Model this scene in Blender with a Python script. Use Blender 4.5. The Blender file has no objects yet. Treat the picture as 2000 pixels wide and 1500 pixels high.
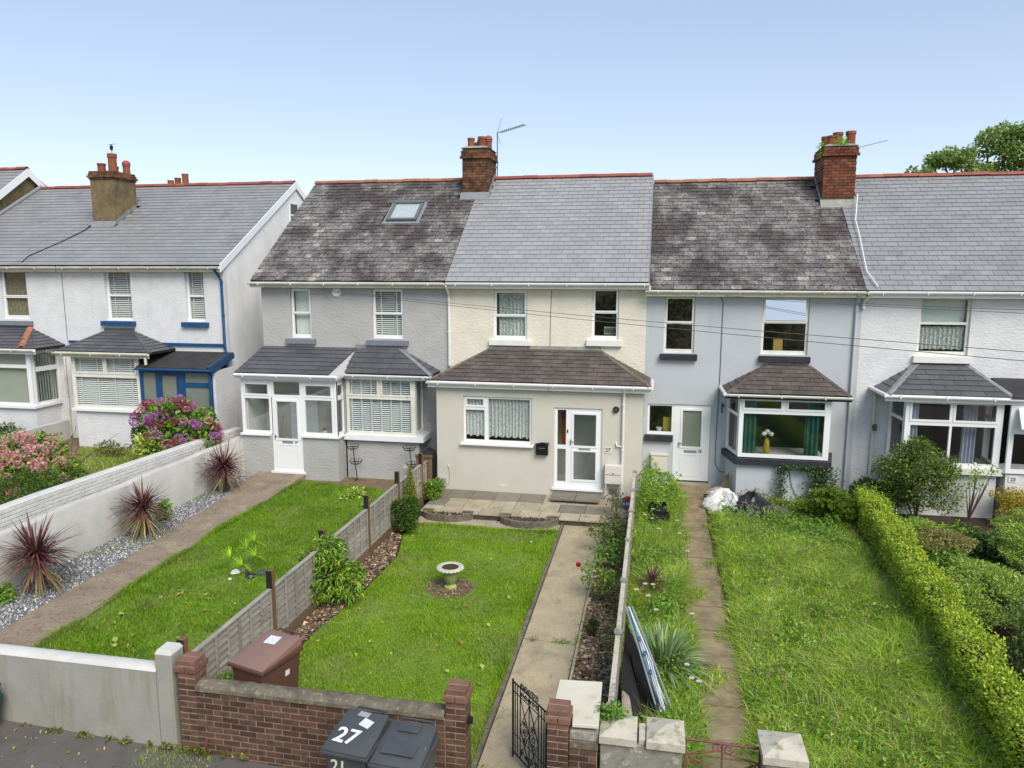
import bpy, math, random
import numpy as np
from mathutils import Vector, Matrix
R = math.radians
rnd = random.Random(7)
rng = np.random.default_rng(11)
scn = bpy.context.scene
col = scn.collection

# ------------------------------------------------------------------ camera, sky, sun, exposure
cam_d = bpy.data.cameras.new('camera')
cam = bpy.data.objects.new('camera', cam_d); col.objects.link(cam)
cam_d.sensor_width = 36; cam_d.lens = 1450 * 36 / 2000; cam_d.clip_start = .1; cam_d.clip_end = 6000
YAW, PITCH, ROLL = R(10.84834705), R(8.73490826), R(0.04909774)
fw = Vector((-math.sin(YAW) * math.cos(PITCH), math.cos(YAW) * math.cos(PITCH), -math.sin(PITCH)))
rt = Vector((math.cos(YAW), math.sin(YAW), 0)); upv = rt.cross(fw)
r2 = rt * math.cos(ROLL) + upv * math.sin(ROLL); u2 = -rt * math.sin(ROLL) + upv * math.cos(ROLL)
cam.matrix_world = Matrix.Translation((5.3012, -17.6186, 5.4996)) @ Matrix((r2, u2, -fw)).transposed().to_4x4()
scn.camera = cam

SUN_EL, SUN_AZ = 46, 143      # azimuth measured clockwise from +Y (north)
world = bpy.data.worlds.new('World'); scn.world = world; world.use_nodes = True
nt = world.node_tree; nt.nodes.clear()
wo = nt.nodes.new('ShaderNodeOutputWorld'); bg = nt.nodes.new('ShaderNodeBackground')
sky = nt.nodes.new('ShaderNodeTexSky'); sky.sky_type = 'NISHITA'; sky.sun_disc = False
sky.sun_elevation = R(SUN_EL); sky.sun_rotation = R(SUN_AZ)
sky.altitude = 50; sky.air_density = .85; sky.dust_density = .35; sky.ozone_density = 1.0
hs = nt.nodes.new('ShaderNodeHueSaturation'); hs.inputs['Saturation'].default_value = 1.17; hs.inputs['Hue'].default_value = .506; hs.inputs['Value'].default_value = 1.83
gm = nt.nodes.new('ShaderNodeGamma'); gm.inputs['Gamma'].default_value = .5      # thin high haze: evens out the whole sky dome
nt.links.new(sky.outputs[0], gm.inputs['Color']); nt.links.new(gm.outputs[0], hs.inputs['Color']); nt.links.new(hs.outputs[0], bg.inputs['Color'])
bg.inputs['Strength'].default_value = .15
nt.links.new(bg.outputs[0], wo.inputs['Surface'])
sun_d = bpy.data.lights.new('sun', 'SUN'); sun_d.energy = 2.5; sun_d.angle = R(34); sun_d.color = (1, .93, .82)
sun = bpy.data.objects.new('sun', sun_d); col.objects.link(sun)
sd = Vector((math.sin(R(SUN_AZ)) * math.cos(R(SUN_EL)), math.cos(R(SUN_AZ)) * math.cos(R(SUN_EL)), math.sin(R(SUN_EL))))
sun.rotation_euler = sd.to_track_quat('Z', 'Y').to_euler()
vs = scn.view_settings; vs.view_transform = 'Standard'; vs.look = 'None'; vs.exposure = .6; vs.gamma = 1
vs.use_curve_mapping = False
scn.render.engine = 'CYCLES'
scn.cycles.max_bounces = 8; scn.cycles.transparent_max_bounces = 12; scn.cycles.diffuse_bounces = 3
scn.cycles.glossy_bounces = 3; scn.cycles.transmission_bounces = 4

# ------------------------------------------------------------------ materials
def mat(name, c1, c2=None, scale=3, detail=5, rough=.8, bump=0, bscale=40, bdist=.01, isl=0, stains=(), stretch=(1, 1, 1),
        obj=False, metal=0, trans=0, spec=.3, hue=0, wave=None, lo=.35, hi=.65, c3=None, p3=.9, coat=0):
    m = bpy.data.materials.new(name); m.use_nodes = True
    t = m.node_tree; N = t.nodes; L = t.links
    bs = N['Principled BSDF']; out = N['Material Output']
    bs.inputs['Roughness'].default_value = rough; bs.inputs['Metallic'].default_value = metal
    bs.inputs['Specular IOR Level'].default_value = spec
    if coat: bs.inputs['Coat Weight'].default_value = coat
    if obj:
        pos = N.new('ShaderNodeTexCoord').outputs['Object']
    else:
        pos = N.new('ShaderNodeNewGeometry').outputs['Position']
    def noise(sc, det=5, st=(1, 1, 1), r=.55):
        mp = N.new('ShaderNodeMapping'); L.new(pos, mp.inputs['Vector']); mp.inputs['Scale'].default_value = st
        n = N.new('ShaderNodeTexNoise'); n.inputs['Scale'].default_value = sc; n.inputs['Detail'].default_value = det
        n.inputs['Roughness'].default_value = r
        L.new(mp.outputs[0], n.inputs['Vector']); return n.outputs['Fac']
    def ramp(f, a, b):
        r_ = N.new('ShaderNodeMapRange'); r_.inputs['From Min'].default_value = a; r_.inputs['From Max'].default_value = b
        L.new(f, r_.inputs['Value']); return r_.outputs['Result']
    def mix(f, a, b, typ='MIX'):
        x = N.new('ShaderNodeMix'); x.data_type = 'RGBA'; x.blend_type = typ
        if isinstance(f, float) or isinstance(f, int): x.inputs[0].default_value = f
        else: L.new(f, x.inputs[0])
        for k, v in ((6, a), (7, b)):
            if isinstance(v, tuple): x.inputs[k].default_value = (*v[:3], 1)
            else: L.new(v, x.inputs[k])
        return x.outputs[2]
    def math_(op, a, b=None):
        x = N.new('ShaderNodeMath'); x.operation = op
        for k, v in ((0, a), (1, b)):
            if v is None: continue
            if isinstance(v, (float, int)): x.inputs[k].default_value = v
            else: L.new(v, x.inputs[k])
        return x.outputs[0]
    c = c1
    if c2 is not None: c = mix(ramp(noise(scale, detail, stretch), lo, hi), c1, c2)
    if isl or c3 is not None:
        oi = N.new('ShaderNodeObjectInfo').outputs['Random']; gi = N.new('ShaderNodeNewGeometry').outputs['Random Per Island']
        rr = math_('FRACT', math_('ADD', oi, gi))
        if c3 is not None:
            c = mix(math_('GREATER_THAN', rr, p3), c, c3)
        if isl:
            r3 = math_('FRACT', math_('MULTIPLY', rr, 7.31))
            v = math_('ADD', math_('MULTIPLY', r3, isl), 1 - isl / 2)
            h = N.new('ShaderNodeHueSaturation'); L.new(v, h.inputs['Value'])
            if isinstance(c, tuple): h.inputs['Color'].default_value = (*c, 1)
            else: L.new(c, h.inputs['Color'])
            if hue:
                L.new(math_('ADD', math_('MULTIPLY', math_('FRACT', math_('MULTIPLY', rr, 13.7)), hue), .5 - hue / 2), h.inputs['Hue'])
            c = h.outputs[0]
    for s in stains:   # (colour, scale, lo, hi, stretch, amount)
        f = ramp(noise(s[1], 7, s[4] if len(s) > 4 else (1, 1, 1), .62), s[2], s[3])
        f = math_('MULTIPLY', f, s[5] if len(s) > 5 else 1.0)
        c = mix(f, c, s[0])
    if isinstance(c, tuple): bs.inputs['Base Color'].default_value = (*c, 1)
    else: L.new(c, bs.inputs['Base Color'])
    if bump:
        b = N.new('ShaderNodeBump'); b.inputs['Strength'].default_value = bump; b.inputs['Distance'].default_value = bdist
        h_ = noise(bscale, 4, wave or (1, 1, 1))
        L.new(h_, b.inputs['Height']); L.new(b.outputs[0], bs.inputs['Normal'])
    if trans:
        tr = N.new('ShaderNodeBsdfTranslucent')
        if isinstance(c, tuple): tr.inputs[0].default_value = (*c, 1)
        else: L.new(c, tr.inputs[0])
        ms = N.new('ShaderNodeMixShader'); ms.inputs[0].default_value = trans
        L.new(bs.outputs[0], ms.inputs[1]); L.new(tr.outputs[0], ms.inputs[2]); L.new(ms.outputs[0], out.inputs['Surface'])
    return m

def glass_mat(name, tint=(.93, .96, .95), refl=1.35, frost=0):
    m = bpy.data.materials.new(name); m.use_nodes = True; t = m.node_tree; N = t.nodes; L = t.links; N.clear()
    o = N.new('ShaderNodeOutputMaterial'); g = N.new('ShaderNodeBsdfGlossy'); g.inputs['Roughness'].default_value = .015
    tr = N.new('ShaderNodeBsdfTransparent'); tr.inputs[0].default_value = (*tint, 1)
    fr = N.new('ShaderNodeLayerWeight'); fr.inputs['Blend'].default_value = .5
    pw = N.new('ShaderNodeMath'); pw.operation = 'POWER'; pw.inputs[1].default_value = 4; L.new(fr.outputs['Facing'], pw.inputs[0])
    mu = N.new('ShaderNodeMath'); mu.operation = 'MULTIPLY_ADD'; mu.inputs[1].default_value = .85; mu.inputs[2].default_value = .10 * refl; mu.use_clamp = True
    geo = N.new('ShaderNodeNewGeometry')
    ns = N.new('ShaderNodeTexNoise'); ns.inputs['Scale'].default_value = 1.3; bp = N.new('ShaderNodeBump'); bp.inputs['Strength'].default_value = .05
    L.new(geo.outputs['Position'], ns.inputs['Vector']); L.new(ns.outputs['Fac'], bp.inputs['Height']); L.new(bp.outputs[0], g.inputs['Normal'])
    L.new(pw.outputs[0], mu.inputs[0]); ms = N.new('ShaderNodeMixShader'); L.new(mu.outputs[0], ms.inputs[0])
    if frost:
        df = N.new('ShaderNodeBsdfDiffuse'); df.inputs[0].default_value = (.28, .31, .26, 1)
        m2 = N.new('ShaderNodeMixShader'); m2.inputs[0].default_value = frost; L.new(tr.outputs[0], m2.inputs[1]); L.new(df.outputs[0], m2.inputs[2])
        L.new(m2.outputs[0], ms.inputs[1])
    else: L.new(tr.outputs[0], ms.inputs[1])
    L.new(g.outputs[0], ms.inputs[2]); L.new(ms.outputs[0], o.inputs['Surface'])
    return m

def lace_mat(name, c=(.75, .78, .77), holes=.5, scale=26):
    m = bpy.data.materials.new(name); m.use_nodes = True; t = m.node_tree; N = t.nodes; L = t.links; N.clear()
    o = N.new('ShaderNodeOutputMaterial'); d = N.new('ShaderNodeBsdfDiffuse'); d.inputs[0].default_value = (*c, 1)
    tr = N.new('ShaderNodeBsdfTransparent'); ms = N.new('ShaderNodeMixShader'); geo = N.new('ShaderNodeNewGeometry')
    vo = N.new('ShaderNodeTexVoronoi'); vo.inputs['Scale'].default_value = scale
    mr = N.new('ShaderNodeMapRange'); mr.inputs['From Min'].default_value = .25; mr.inputs['From Max'].default_value = .6
    mr.inputs['To Min'].default_value = 1; mr.inputs['To Max'].default_value = 1 - holes
    L.new(geo.outputs['Position'], vo.inputs['Vector']); L.new(vo.outputs['Distance'], mr.inputs['Value']); L.new(mr.outputs[0], ms.inputs[0])
    L.new(tr.outputs[0], ms.inputs[1]); L.new(d.outputs[0], ms.inputs[2]); L.new(ms.outputs[0], o.inputs['Surface'])
    return m

M = {}
rough_stain = [((.40, .39, .35), 1.6, .55, .8, (1.6, 1, .22), .35)]
M['white_rough'] = mat('white_roughcast', (.70, .705, .71), (.63, .635, .64), 2.5, bump=.34, bscale=13, bdist=.05, wave=(1, 1, 2.2), stains=rough_stain)
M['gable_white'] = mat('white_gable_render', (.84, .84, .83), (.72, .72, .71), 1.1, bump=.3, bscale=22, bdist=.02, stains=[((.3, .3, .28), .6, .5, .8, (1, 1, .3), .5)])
M['grey_rough'] = mat('grey_roughcast', (.445, .44, .43), (.40, .395, .385), 2.5, bump=.34, bscale=12, bdist=.05, wave=(1, 1, 2), stains=[((.3, .29, .26), 1.1, .6, .85, (1, 1, .35), .4)])
M['cream_rough'] = mat('cream_roughcast', (.74, .695, .58), (.68, .635, .53), 2.5, bump=.34, bscale=12, bdist=.04, wave=(1, 1, 2), stains=[((.42, .37, .28), 1.2, .58, .82, (1, 1, .35), .35)])
M['cream_smooth'] = mat('cream_render', (.60, .57, .49), (.565, .535, .46), 1.6, bump=.22, bscale=30, bdist=.01, stains=[((.44, .41, .34), 2.2, .57, .8, (1.6, 1, .2), .35), ((.5, .47, .4), 9, .6, .75, (1, 1, .6), .25)])
M['bluegrey'] = mat('blue_grey_render', (.49, .515, .545), (.465, .49, .52), 1.6, bump=.2, bscale=26, bdist=.012, stains=[((.27, .285, .29), 2.2, .57, .8, (1.6, 1, .2), .35), ((.5, .53, .56), 7, .6, .75, (1, 1, .6), .25)])
M['brown_rough'] = mat('brown_roughcast', (.17, .125, .062), (.24, .185, .10), 6, bump=.8, bscale=60, bdist=.03, stains=[((.06, .055, .035), 2.2, .52, .7, (1, 1, .6), .7)])
M['upvc'] = mat('white_upvc', (.82, .83, .84), (.80, .81, .81), 2, rough=.35, spec=.5)
M['old_white'] = mat('weathered_white_paint', (.78, .77, .71), (.68, .67, .58), 4, rough=.5, stains=[((.33, .32, .2), 5, .6, .75, (1, 1, 1), .5)])
M['gutter'] = mat('weathered_gutter', (.70, .69, .60), (.56, .54, .42), 3, rough=.5, stains=[((.22, .20, .12), 6, .55, .75, (.6, 1, 1), .5)])
M['gutter_white'] = mat('white_gutter', (.78, .78, .76), (.70, .69, .65), 3, rough=.4, stains=[((.35, .33, .25), 6, .62, .78, (.6, 1, 1), .4)])
M['blue'] = mat('blue_paint', (.012, .065, .17), (.016, .08, .2), 5, rough=.4)
M['greysill'] = mat('slate_grey_paint', (.17, .19, .22), (.2, .22, .25), 6, rough=.6)
M['blacksill'] = mat('black_paint', (.025, .025, .033), (.04, .04, .05), 6, rough=.55, stains=[((.3, .3, .3), 14, .66, .72)])
M['whitesill'] = mat('painted_sill', (.76, .75, .71), (.70, .69, .64), 5, rough=.6, stains=[((.4, .38, .33), 6, .6, .8, (1, 1, 1), .4)])
M['glass'] = glass_mat('window_glass'); M['frost'] = glass_mat('frosted_glass', frost=.75, refl=.8)
M['slate_new'] = mat('new_slate', (.29, .292, .294), (.32, .322, .324), 1.0, rough=.42, isl=.16, bump=.1, bscale=30, spec=.5)
M['slate_grey'] = mat('grey_slate', (.24, .242, .244), (.285, .287, .289), .8, rough=.45, isl=.14, bump=.1, bscale=30, spec=.45,
                      stains=[((.10, .10, .105), .8, .56, .75, (1, 1, 1), .6), ((.3, .3, .3), 3, .65, .8, (1, 1, 1), .3)])
M['slate_old'] = mat('old_mossy_slate', (.15, .14, .135), (.25, .24, .23), 3.2, rough=.8, isl=.55, hue=.03, bump=.8, bscale=45, bdist=.014, spec=.2,
                     c3=(.33, .31, .26), p3=.93,
                     stains=[((.33, .315, .29), 6, .54, .66, (1, 1, 1), .55), ((.055, .042, .042), .8, .46, .58, (1.3, 1, .4), .82), ((.37, .34, .24), 2.3, .66, .72, (1, 1, 1), .6), ((.05, .038, .04), 19, .50, .60, (1, 1, 1), .75), ((.42, .40, .36), 26, .60, .66, (1, 1, 1), .6)])
M['slate_brown'] = mat('brown_slate', (.095, .078, .072), (.135, .11, .10), 2.6, rough=.8, isl=.3, bump=.6, bscale=45, bdist=.01, spec=.2,
                       stains=[((.24, .22, .19), 11, .62, .7, (1, 1, 1), .5), ((.05, .042, .035), 4, .5, .7, (1, 1, 1), .5)])
M['slate_dark'] = mat('dark_slate', (.075, .078, .085), (.10, .10, .11), 2, rough=.5, isl=.25, bump=.2, bscale=40, spec=.4, stains=[((.22, .22, .23), 12, .66, .74, (1, 1, 1), .4)])
M['felt'] = mat('roof_felt', (.035, .034, .036), (.05, .048, .05), 3, rough=.9, bump=.5, bscale=90)
M['deck'] = mat('roof_underlay', (.02, .02, .02))
M['ridge_red'] = mat('red_ridge_tile', (.34, .10, .07), (.28, .075, .06), 4, rough=.6, isl=.25, bump=.2)
M['ridge_old'] = mat('old_ridge_tile', (.40, .17, .10), (.30, .12, .08), 5, rough=.75, isl=.3, bump=.4, stains=[((.09, .07, .06), 9, .56, .66, (1, 1, 1), .7)])
M['terracotta'] = mat('terracotta_pot', (.25, .085, .045), (.19, .06, .032), 7, rough=.75, isl=.3, obj=False, bump=.2, stains=[((.06, .04, .03), 8, .6, .72, (1, 1, 1), .6)])
M['brick_brown'] = mat('brown_brick', (.13, .07, .044), (.095, .052, .034), 7, rough=.85, isl=.65, hue=.02, bump=.5, bscale=60, stains=[((.035, .022, .018), 9, .5, .66, (1, 1, 1), .6), ((.3, .24, .18), 25, .66, .72, (1, 1, 1), .5)])
M['brick_red'] = mat('red_brick', (.20, .07, .038), (.15, .05, .03), 7, rough=.85, isl=.5, hue=.02, bump=.5, bscale=60, stains=[((.05, .03, .022), 7, .52, .68, (1, 1, 1), .6)])
M['brick_cap'] = mat('pier_brick', (.22, .115, .08), (.17, .09, .062), 8, rough=.8, isl=.3, bump=.4, bscale=60, stains=[((.09, .05, .035), 12, .58, .68, (1, 1, 1), .6)])
M['brick_soot'] = mat('sooty_brick', (.19, .085, .04), (.10, .05, .03), 5, rough=.9, isl=.6, hue=.02, bump=.8, bscale=50, stains=[((.035, .028, .018), 5, .48, .62, (1, 1, 1), .75), ((.16, .13, .05), 9, .6, .7, (1, 1, 1), .6)])
M['mortar'] = mat('mortar', (.36, .31, .24), (.26, .22, .17), 9, rough=.95, bump=.4, bscale=80)
M['mortar_dark'] = mat('dark_mortar', (.11, .09, .06), (.07, .06, .045), 9, rough=.95, bump=.4, bscale=80)
M['brick_white'] = mat('painted_brick', (.72, .71, .68), (.63, .62, .58), 5, rough=.7, isl=.12, bump=.4, bscale=40, stains=[((.2, .17, .13), 9, .67, .72, (1, 1, 1), .7)])
M['wall_paint'] = mat('painted_render_wall', (.55, .54, .51), (.48, .47, .44), 2, rough=.8, bump=.3, bscale=18, bdist=.02, stains=[((.35, .34, .27), 1.6, .54, .8, (1, 1, .5), .5)])
M['front_wall'] = mat('grey_render_wall', (.36, .355, .315), (.31, .305, .27), 2, rough=.85, bump=.3, bscale=30, stains=[((.20, .21, .12), 2.6, .5, .72, (1.8, 1, .2), .75), ((.42, .42, .38), 5, .6, .75, (1, 1, 1), .5)])
M['wall_top'] = mat('white_wall_top', (.64, .63, .60), (.55, .54, .51), 3, rough=.8, bump=.3)
M['lichen_cap'] = mat('lichened_stone', (.56, .52, .42), (.45, .42, .33), 5, rough=.9, bump=.5, bscale=45, stains=[((.17, .15, .09), 9, .53, .66, (1, 1, 1), .65)])
M['pebbledash'] = mat('lichened_render', (.30, .29, .24), (.22, .215, .18), 9, rough=.95, bump=.7, bscale=70, stains=[((.48, .46, .37), 14, .55, .62, (1, 1, 1), .7), ((.09, .08, .06), 5, .56, .7, (1, 1, 1), .6)])
M['cream_slab'] = mat('cream_board', (.66, .62, .5), (.60, .56, .44), 3, rough=.6, stains=[((.36, .32, .2), 3, .58, .7, (1, 1, 1), .5)])
M['concrete'] = mat('path_concrete', (.45, .375, .24), (.36, .30, .20), 2.2, rough=.9, bump=.4, bscale=90, stains=[((.17, .145, .10), 1.7, .52, .7, (1, 1, 1), .6), ((.20, .17, .115), 5, .57, .68, (2.5, 1, 1), .5), ((.52, .46, .34), 18, .6, .68, (1, 1, 1), .5), ((.11, .095, .065), 30, .58, .66, (1, 1, 1), .5)])
M['concrete29'] = mat('brown_path_concrete', (.31, .25, .18), (.25, .20, .145), 2.2, rough=.9, bump=.4, bscale=90, stains=[((.44, .38, .25), 1.3, .55, .68, (1, 1, 1), .6), ((.13, .105, .08), 2.3, .56, .7, (1, 1, 1), .55), ((.11, .085, .065), 22, .52, .62, (1, 1, 1), .6), ((.5, .46, .38), 7, .70, .74, (1, 2, 1), .8)])
M['path25'] = mat('worn_path_concrete', (.34, .265, .165), (.22, .165, .105), 3, rough=.95, bump=.5, bscale=60, stains=[((.14, .13, .06), 2.2, .5, .68, (1, 1, 1), .7), ((.17, .125, .08), 8, .54, .66, (1, 1, 1), .6)])
M['coping'] = mat('coping_concrete', (.19, .165, .12), (.11, .095, .07), 7, rough=.95, bump=.7, bscale=60, stains=[((.36, .33, .24), 20, .56, .66, (1, 1, 1), .6), ((.06, .055, .04), 12, .58, .68, (1, 1, 1), .6)])
M['slab'] = mat('paving_slab', (.44, .38, .27), (.35, .30, .215), 3, rough=.9, isl=.2, bump=.4, bscale=70, stains=[((.12, .105, .07), 5, .55, .7, (1, 1, 1), .5)])
M['slab_dark'] = mat('dark_paving_slab', (.24, .215, .17), (.19, .175, .135), 3, rough=.9, isl=.3, bump=.4, bscale=70, stains=[((.25, .22, .15), 4, .56, .72, (1, 1, 1), .5)])
M['asphalt'] = mat('asphalt', (.135, .125, .115), (.11, .10, .093), 3, rough=.95, bump=.6, bscale=160, stains=[((.17, .155, .135), 60, .55, .65, (1, 1, 1), .5), ((.05, .045, .035), 2, .58, .75, (1, 1, 1), .5)])
M['soil'] = mat('soil', (.075, .05, .033), (.05, .034, .024), 8, rough=1, bump=.9, bscale=50, bdist=.03)
M['dryearth'] = mat('dry_earth', (.21, .15, .085), (.15, .11, .065), 5, rough=1, bump=.6, bscale=50, stains=[((.10, .12, .04), 4, .55, .7, (1, 1, 1), .6)])
M['lawn_soil'] = mat('lawn_base', (.17, .27, .03), (.12, .2, .025), 3, rough=1, bump=.5, bscale=60)
M['chips'] = mat('bark_chips', (.15, .10, .07), None, rough=.9, isl=1.2, hue=.04, c3=(.40, .31, .20), p3=.72)
M['gravelbase'] = mat('gravel_base', (.06, .065, .07), (.09, .09, .09), 20, rough=.9, bump=.8, bscale=50)
M['gravel'] = mat('gravel_stone', (.14, .15, .165), None, rough=.8, isl=.8, c3=(.62, .6, .53), p3=.80)
M['grass'] = mat('grass_blade', (.29, .47, .012), (.19, .35, .008), 1.4, rough=.6, isl=.8, hue=.05, trans=.35, c3=(.42, .42, .16), p3=.93, stains=[((.38, .41, .15), .9, .48, .66, (1, 1, 1), .7), ((.13, .22, .02), 2.6, .54, .7, (1, 1, 1), .5), ((.42, .42, .18), 7, .62, .72, (1, 1, 1), .5)])
M['grass29'] = mat('dark_grass_blade', (.22, .40, .010), (.14, .28, .008), 1.2, rough=.6, isl=.8, hue=.05, trans=.35, c3=(.36, .36, .12), p3=.94, stains=[((.32, .33, .11), 1.0, .48, .68, (1, 1, 1), .65), ((.09, .17, .015), 2.8, .52, .68, (1, 1, 1), .55), ((.4, .4, .16), 8, .63, .72, (1, 1, 1), .5)])
M['deadgrass'] = mat('dead_grass', (.5, .42, .24), (.38, .3, .16), 3, isl=.4, trans=.2)
M['wildgrass'] = mat('long_grass_blade', (.42, .60, .065), (.28, .47, .035), 1.3, rough=.6, isl=.85, hue=.07, trans=.4, c3=(.58, .52, .27), p3=.88, stains=[((.44, .46, .16), .9, .5, .7, (1, 1, 1), .45), ((.14, .25, .03), 2.2, .54, .68, (1, 1, 1), .5), ((.42, .33, .18), 3.1, .63, .72, (1, 1, 1), .45)])
def leaf(name, c1, c2, c3=None, p3=.85, isl=.8, sc=5, rough=.5, trans=.3, hue=.04, g=1.55):
    if not name.startswith('petal'): c1, c2 = [tuple(min(.8, v * g) for v in c) for c in (c1, c2)]; c3 = c3 and tuple(min(.8, v * g) for v in c3)
    M[name] = mat(name, c1, c2, sc, rough=rough, isl=isl, hue=hue, trans=trans, c3=c3, p3=p3, spec=.35)
leaf('leaf_weed', (.15, .26, .04), (.10, .20, .03)); leaf('leaf_hedge', (.28, .36, .03), (.17, .26, .02), (.38, .43, .05), .85)
leaf('leaf_shrub', (.13, .19, .04), (.055, .095, .022), (.26, .24, .04), .93); leaf('leaf_gold', (.30, .24, .02), (.20, .20, .02), (.42, .3, .02), .7)
leaf('leaf_juniper', (.23, .33, .055), (.16, .25, .04), (.32, .37, .09), .8, sc=2); leaf('leaf_bronze', (.24, .24, .08), (.19, .21, .065), (.2, .12, .06), .8)
leaf('leaf_bamboo', (.16, .29, .03), (.10, .20, .022), (.26, .32, .05), .8); leaf('leaf_box', (.05, .105, .012), (.035, .075, .010), (.10, .14, .02), .85)
leaf('leaf_cone', (.17, .21, .02), (.12, .16, .015), (.3, .27, .03), .8); leaf('leaf_dark', (.05, .10, .018), (.035, .07, .012))
leaf('leaf_tree', (.17, .25, .055), (.10, .165, .035), (.28, .36, .12), .7, sc=1.5, trans=.45); leaf('leaf_palm', (.24, .40, .02), (.18, .33, .02)); leaf('leaf_hydr', (.13, .23, .03), (.085, .16, .022), (.28, .33, .05), .88)
leaf('leaf_cord', (.105, .035, .04), (.07, .028, .03), (.19, .13, .05), .9, trans=.12); leaf('leaf_cord_low', (.17, .13, .05), (.11, .09, .035), (.3, .24, .1), .8, trans=.12)
leaf('leaf_phor', (.13, .20, .085), (.10, .165, .065), (.22, .27, .13), .8, trans=.15); leaf('leaf_fir', (.12, .2, .02), (.08, .14, .015), (.2, .26, .03), .8)
leaf('leaf_rose', (.07, .12, .035), (.05, .09, .028), (.20, .035, .03), .75); leaf('leaf_ivy', (.07, .12, .045), (.045, .08, .03), (.18, .2, .12), .9)
leaf('leaf_varieg', (.30, .40, .06), (.14, .24, .035), (.5, .52, .15), .7); leaf('leaf_lower', (.12, .13, .03), (.08, .10, .025), (.2, .17, .04), .8)
leaf('petal_pink', (.75, .30, .36), (.62, .26, .24), (.66, .50, .38), .7, hue=.06, isl=.4); leaf('petal_purple', (.55, .22, .52), (.62, .14, .34), (.32, .24, .62), .7, hue=.08, isl=.4)
leaf('petal_white', (.75, .62, .72), (.8, .7, .78), isl=.2); leaf('petal_red', (.5, .01, .04), (.4, .01, .03), isl=.3); leaf('petal_yellow', (.7, .6, .03), (.6, .5, .02), isl=.2)
leaf('fallen', (.34, .28, .08), (.25, .14, .05), (.3, .33, .08), .6, isl=.5)
leaf('petal_crimson', (.36, .03, .09), (.28, .03, .06), (.5, .1, .2), .7, isl=.4)
M['stem'] = mat('stem', (.09, .065, .04), (.06, .045, .03), 9, rough=.9)
M['stem_green'] = mat('green_stem', (.13, .17, .05), None, rough=.7)
M['wood'] = mat('weathered_wood', (.38, .35, .30), (.29, .265, .225), 4, rough=.9, isl=.35, bump=.6, bscale=60, wave=(6, 1, 12), stretch=(6, .6, 9), stains=[((.11, .10, .08), 3, .52, .7, (3, .5, 8), .6)])
M['wood_brown'] = mat('brown_timber', (.22, .11, .055), (.15, .075, .04), 6, rough=.85, isl=.2, stretch=(9, 9, 1), bump=.3)
M['wood_gate'] = mat('stained_timber', (.19, .13, .075), (.14, .095, .055), 5, rough=.85, isl=.3, stretch=(9, 9, 1), bump=.3)
M['black_bit'] = mat('black_coating', (.018, .018, .018), rough=.7)
M['bin_brown'] = mat('brown_plastic', (.105, .047, .033), (.12, .055, .04), 8, rough=.5, bump=.25, bscale=250, spec=.4, stains=[((.2, .12, .09), 9, .62, .75, (1, 1, 1), .3)])
M['bin_lid'] = mat('brown_lid_plastic', (.25, .15, .12), (.215, .13, .105), 3, rough=.42, spec=.45, stains=[((.28, .19, .16), 3, .55, .8, (1, 1, 1), .5)])
M['bin_grey'] = mat('dark_grey_plastic', (.055, .06, .065), (.072, .077, .082), 4, rough=.42, spec=.5, bump=.1, bscale=200, stains=[((.12, .125, .13), 3, .55, .8, (1, 1, 1), .4)])
M['bin_green'] = mat('dark_green_plastic', (.01, .05, .055), (.012, .06, .06), 5, rough=.45, spec=.45)
M['sticker'] = mat('white_sticker', (.7, .7, .72), (.6, .6, .63), 30, rough=.5); M['sticker_grey'] = mat('faded_sticker', (.33, .35, .38), rough=.5)
M['iron'] = mat('black_iron', (.02, .02, .024), rough=.45, metal=.3); M['iron_red'] = mat('rusty_red_iron', (.25, .09, .09), (.16, .055, .05), 20, rough=.65, stains=[((.08, .04, .03), 30, .55, .65)])
M['metal'] = mat('galvanised_metal', (.4, .42, .44), rough=.4, metal=.6); M['lead'] = mat('lead_flashing', (.25, .265, .28), (.19, .2, .21), 5, rough=.55, stains=[((.42, .43, .44), 5, .58, .7, (1, 1, 1), .5)])
M['grout'] = mat('mortar_flashing', (.34, .34, .30), (.24, .24, .21), 7, rough=.9)
M['black_gloss'] = mat('black_metal', (.012, .012, .014), rough=.25, spec=.6); M['black_sheet'] = mat('black_sheeting', (.013, .013, .015), (.02, .02, .022), 4, rough=.38, spec=.5, bump=.4, bscale=6, bdist=.04)
M['meter'] = mat('meter_box', (.68, .64, .57), rough=.5); M['greybox'] = mat('grey_box', (.36, .37, .38), rough=.5)
M['letters'] = mat('grey_numerals', (.13, .12, .11), rough=.5); M['letters_white'] = mat('white_numerals', (.8, .8, .8), rough=.5); M['letters_cream'] = mat('cream_numerals', (.62, .58, .47), rough=.5)
M['urn'] = mat('mossy_urn', (.36, .42, .14), (.30, .34, .13), 9, rough=.8, bump=.3, stains=[((.55, .55, .40), 6, .55, .7, (1, 1, 1), .7)]); M['urn_rim'] = mat('urn_rim', (.58, .57, .46), (.45, .45, .33), 20, rough=.85, bump=.3)
M['sheet'] = mat('dirty_white_sheet', (.72, .72, .70), (.55, .55, .50), 6, rough=.7, bump=.5, bscale=9, bdist=.05, stains=[((.25, .28, .18), 12, .58, .68, (1, 1, 1), .5)])
M['sheet_pink'] = mat('beige_cloth', (.5, .42, .36), (.42, .35, .3), 6, rough=.8)
M['wire'] = mat('white_wire', (.70, .76, .82), rough=.4); M['wire_blue'] = mat('blue_wire', (.07, .13, .18), rough=.4)
M['blind'] = mat('white_slats', (.80, .81, .79), rough=.5); M['blind_green'] = mat('pale_blind', (.50, .54, .46), (.46, .5, .42), 3, rough=.7, trans=.2); M['tape'] = mat('blind_tape', (.62, .70, .74), rough=.7)
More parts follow.
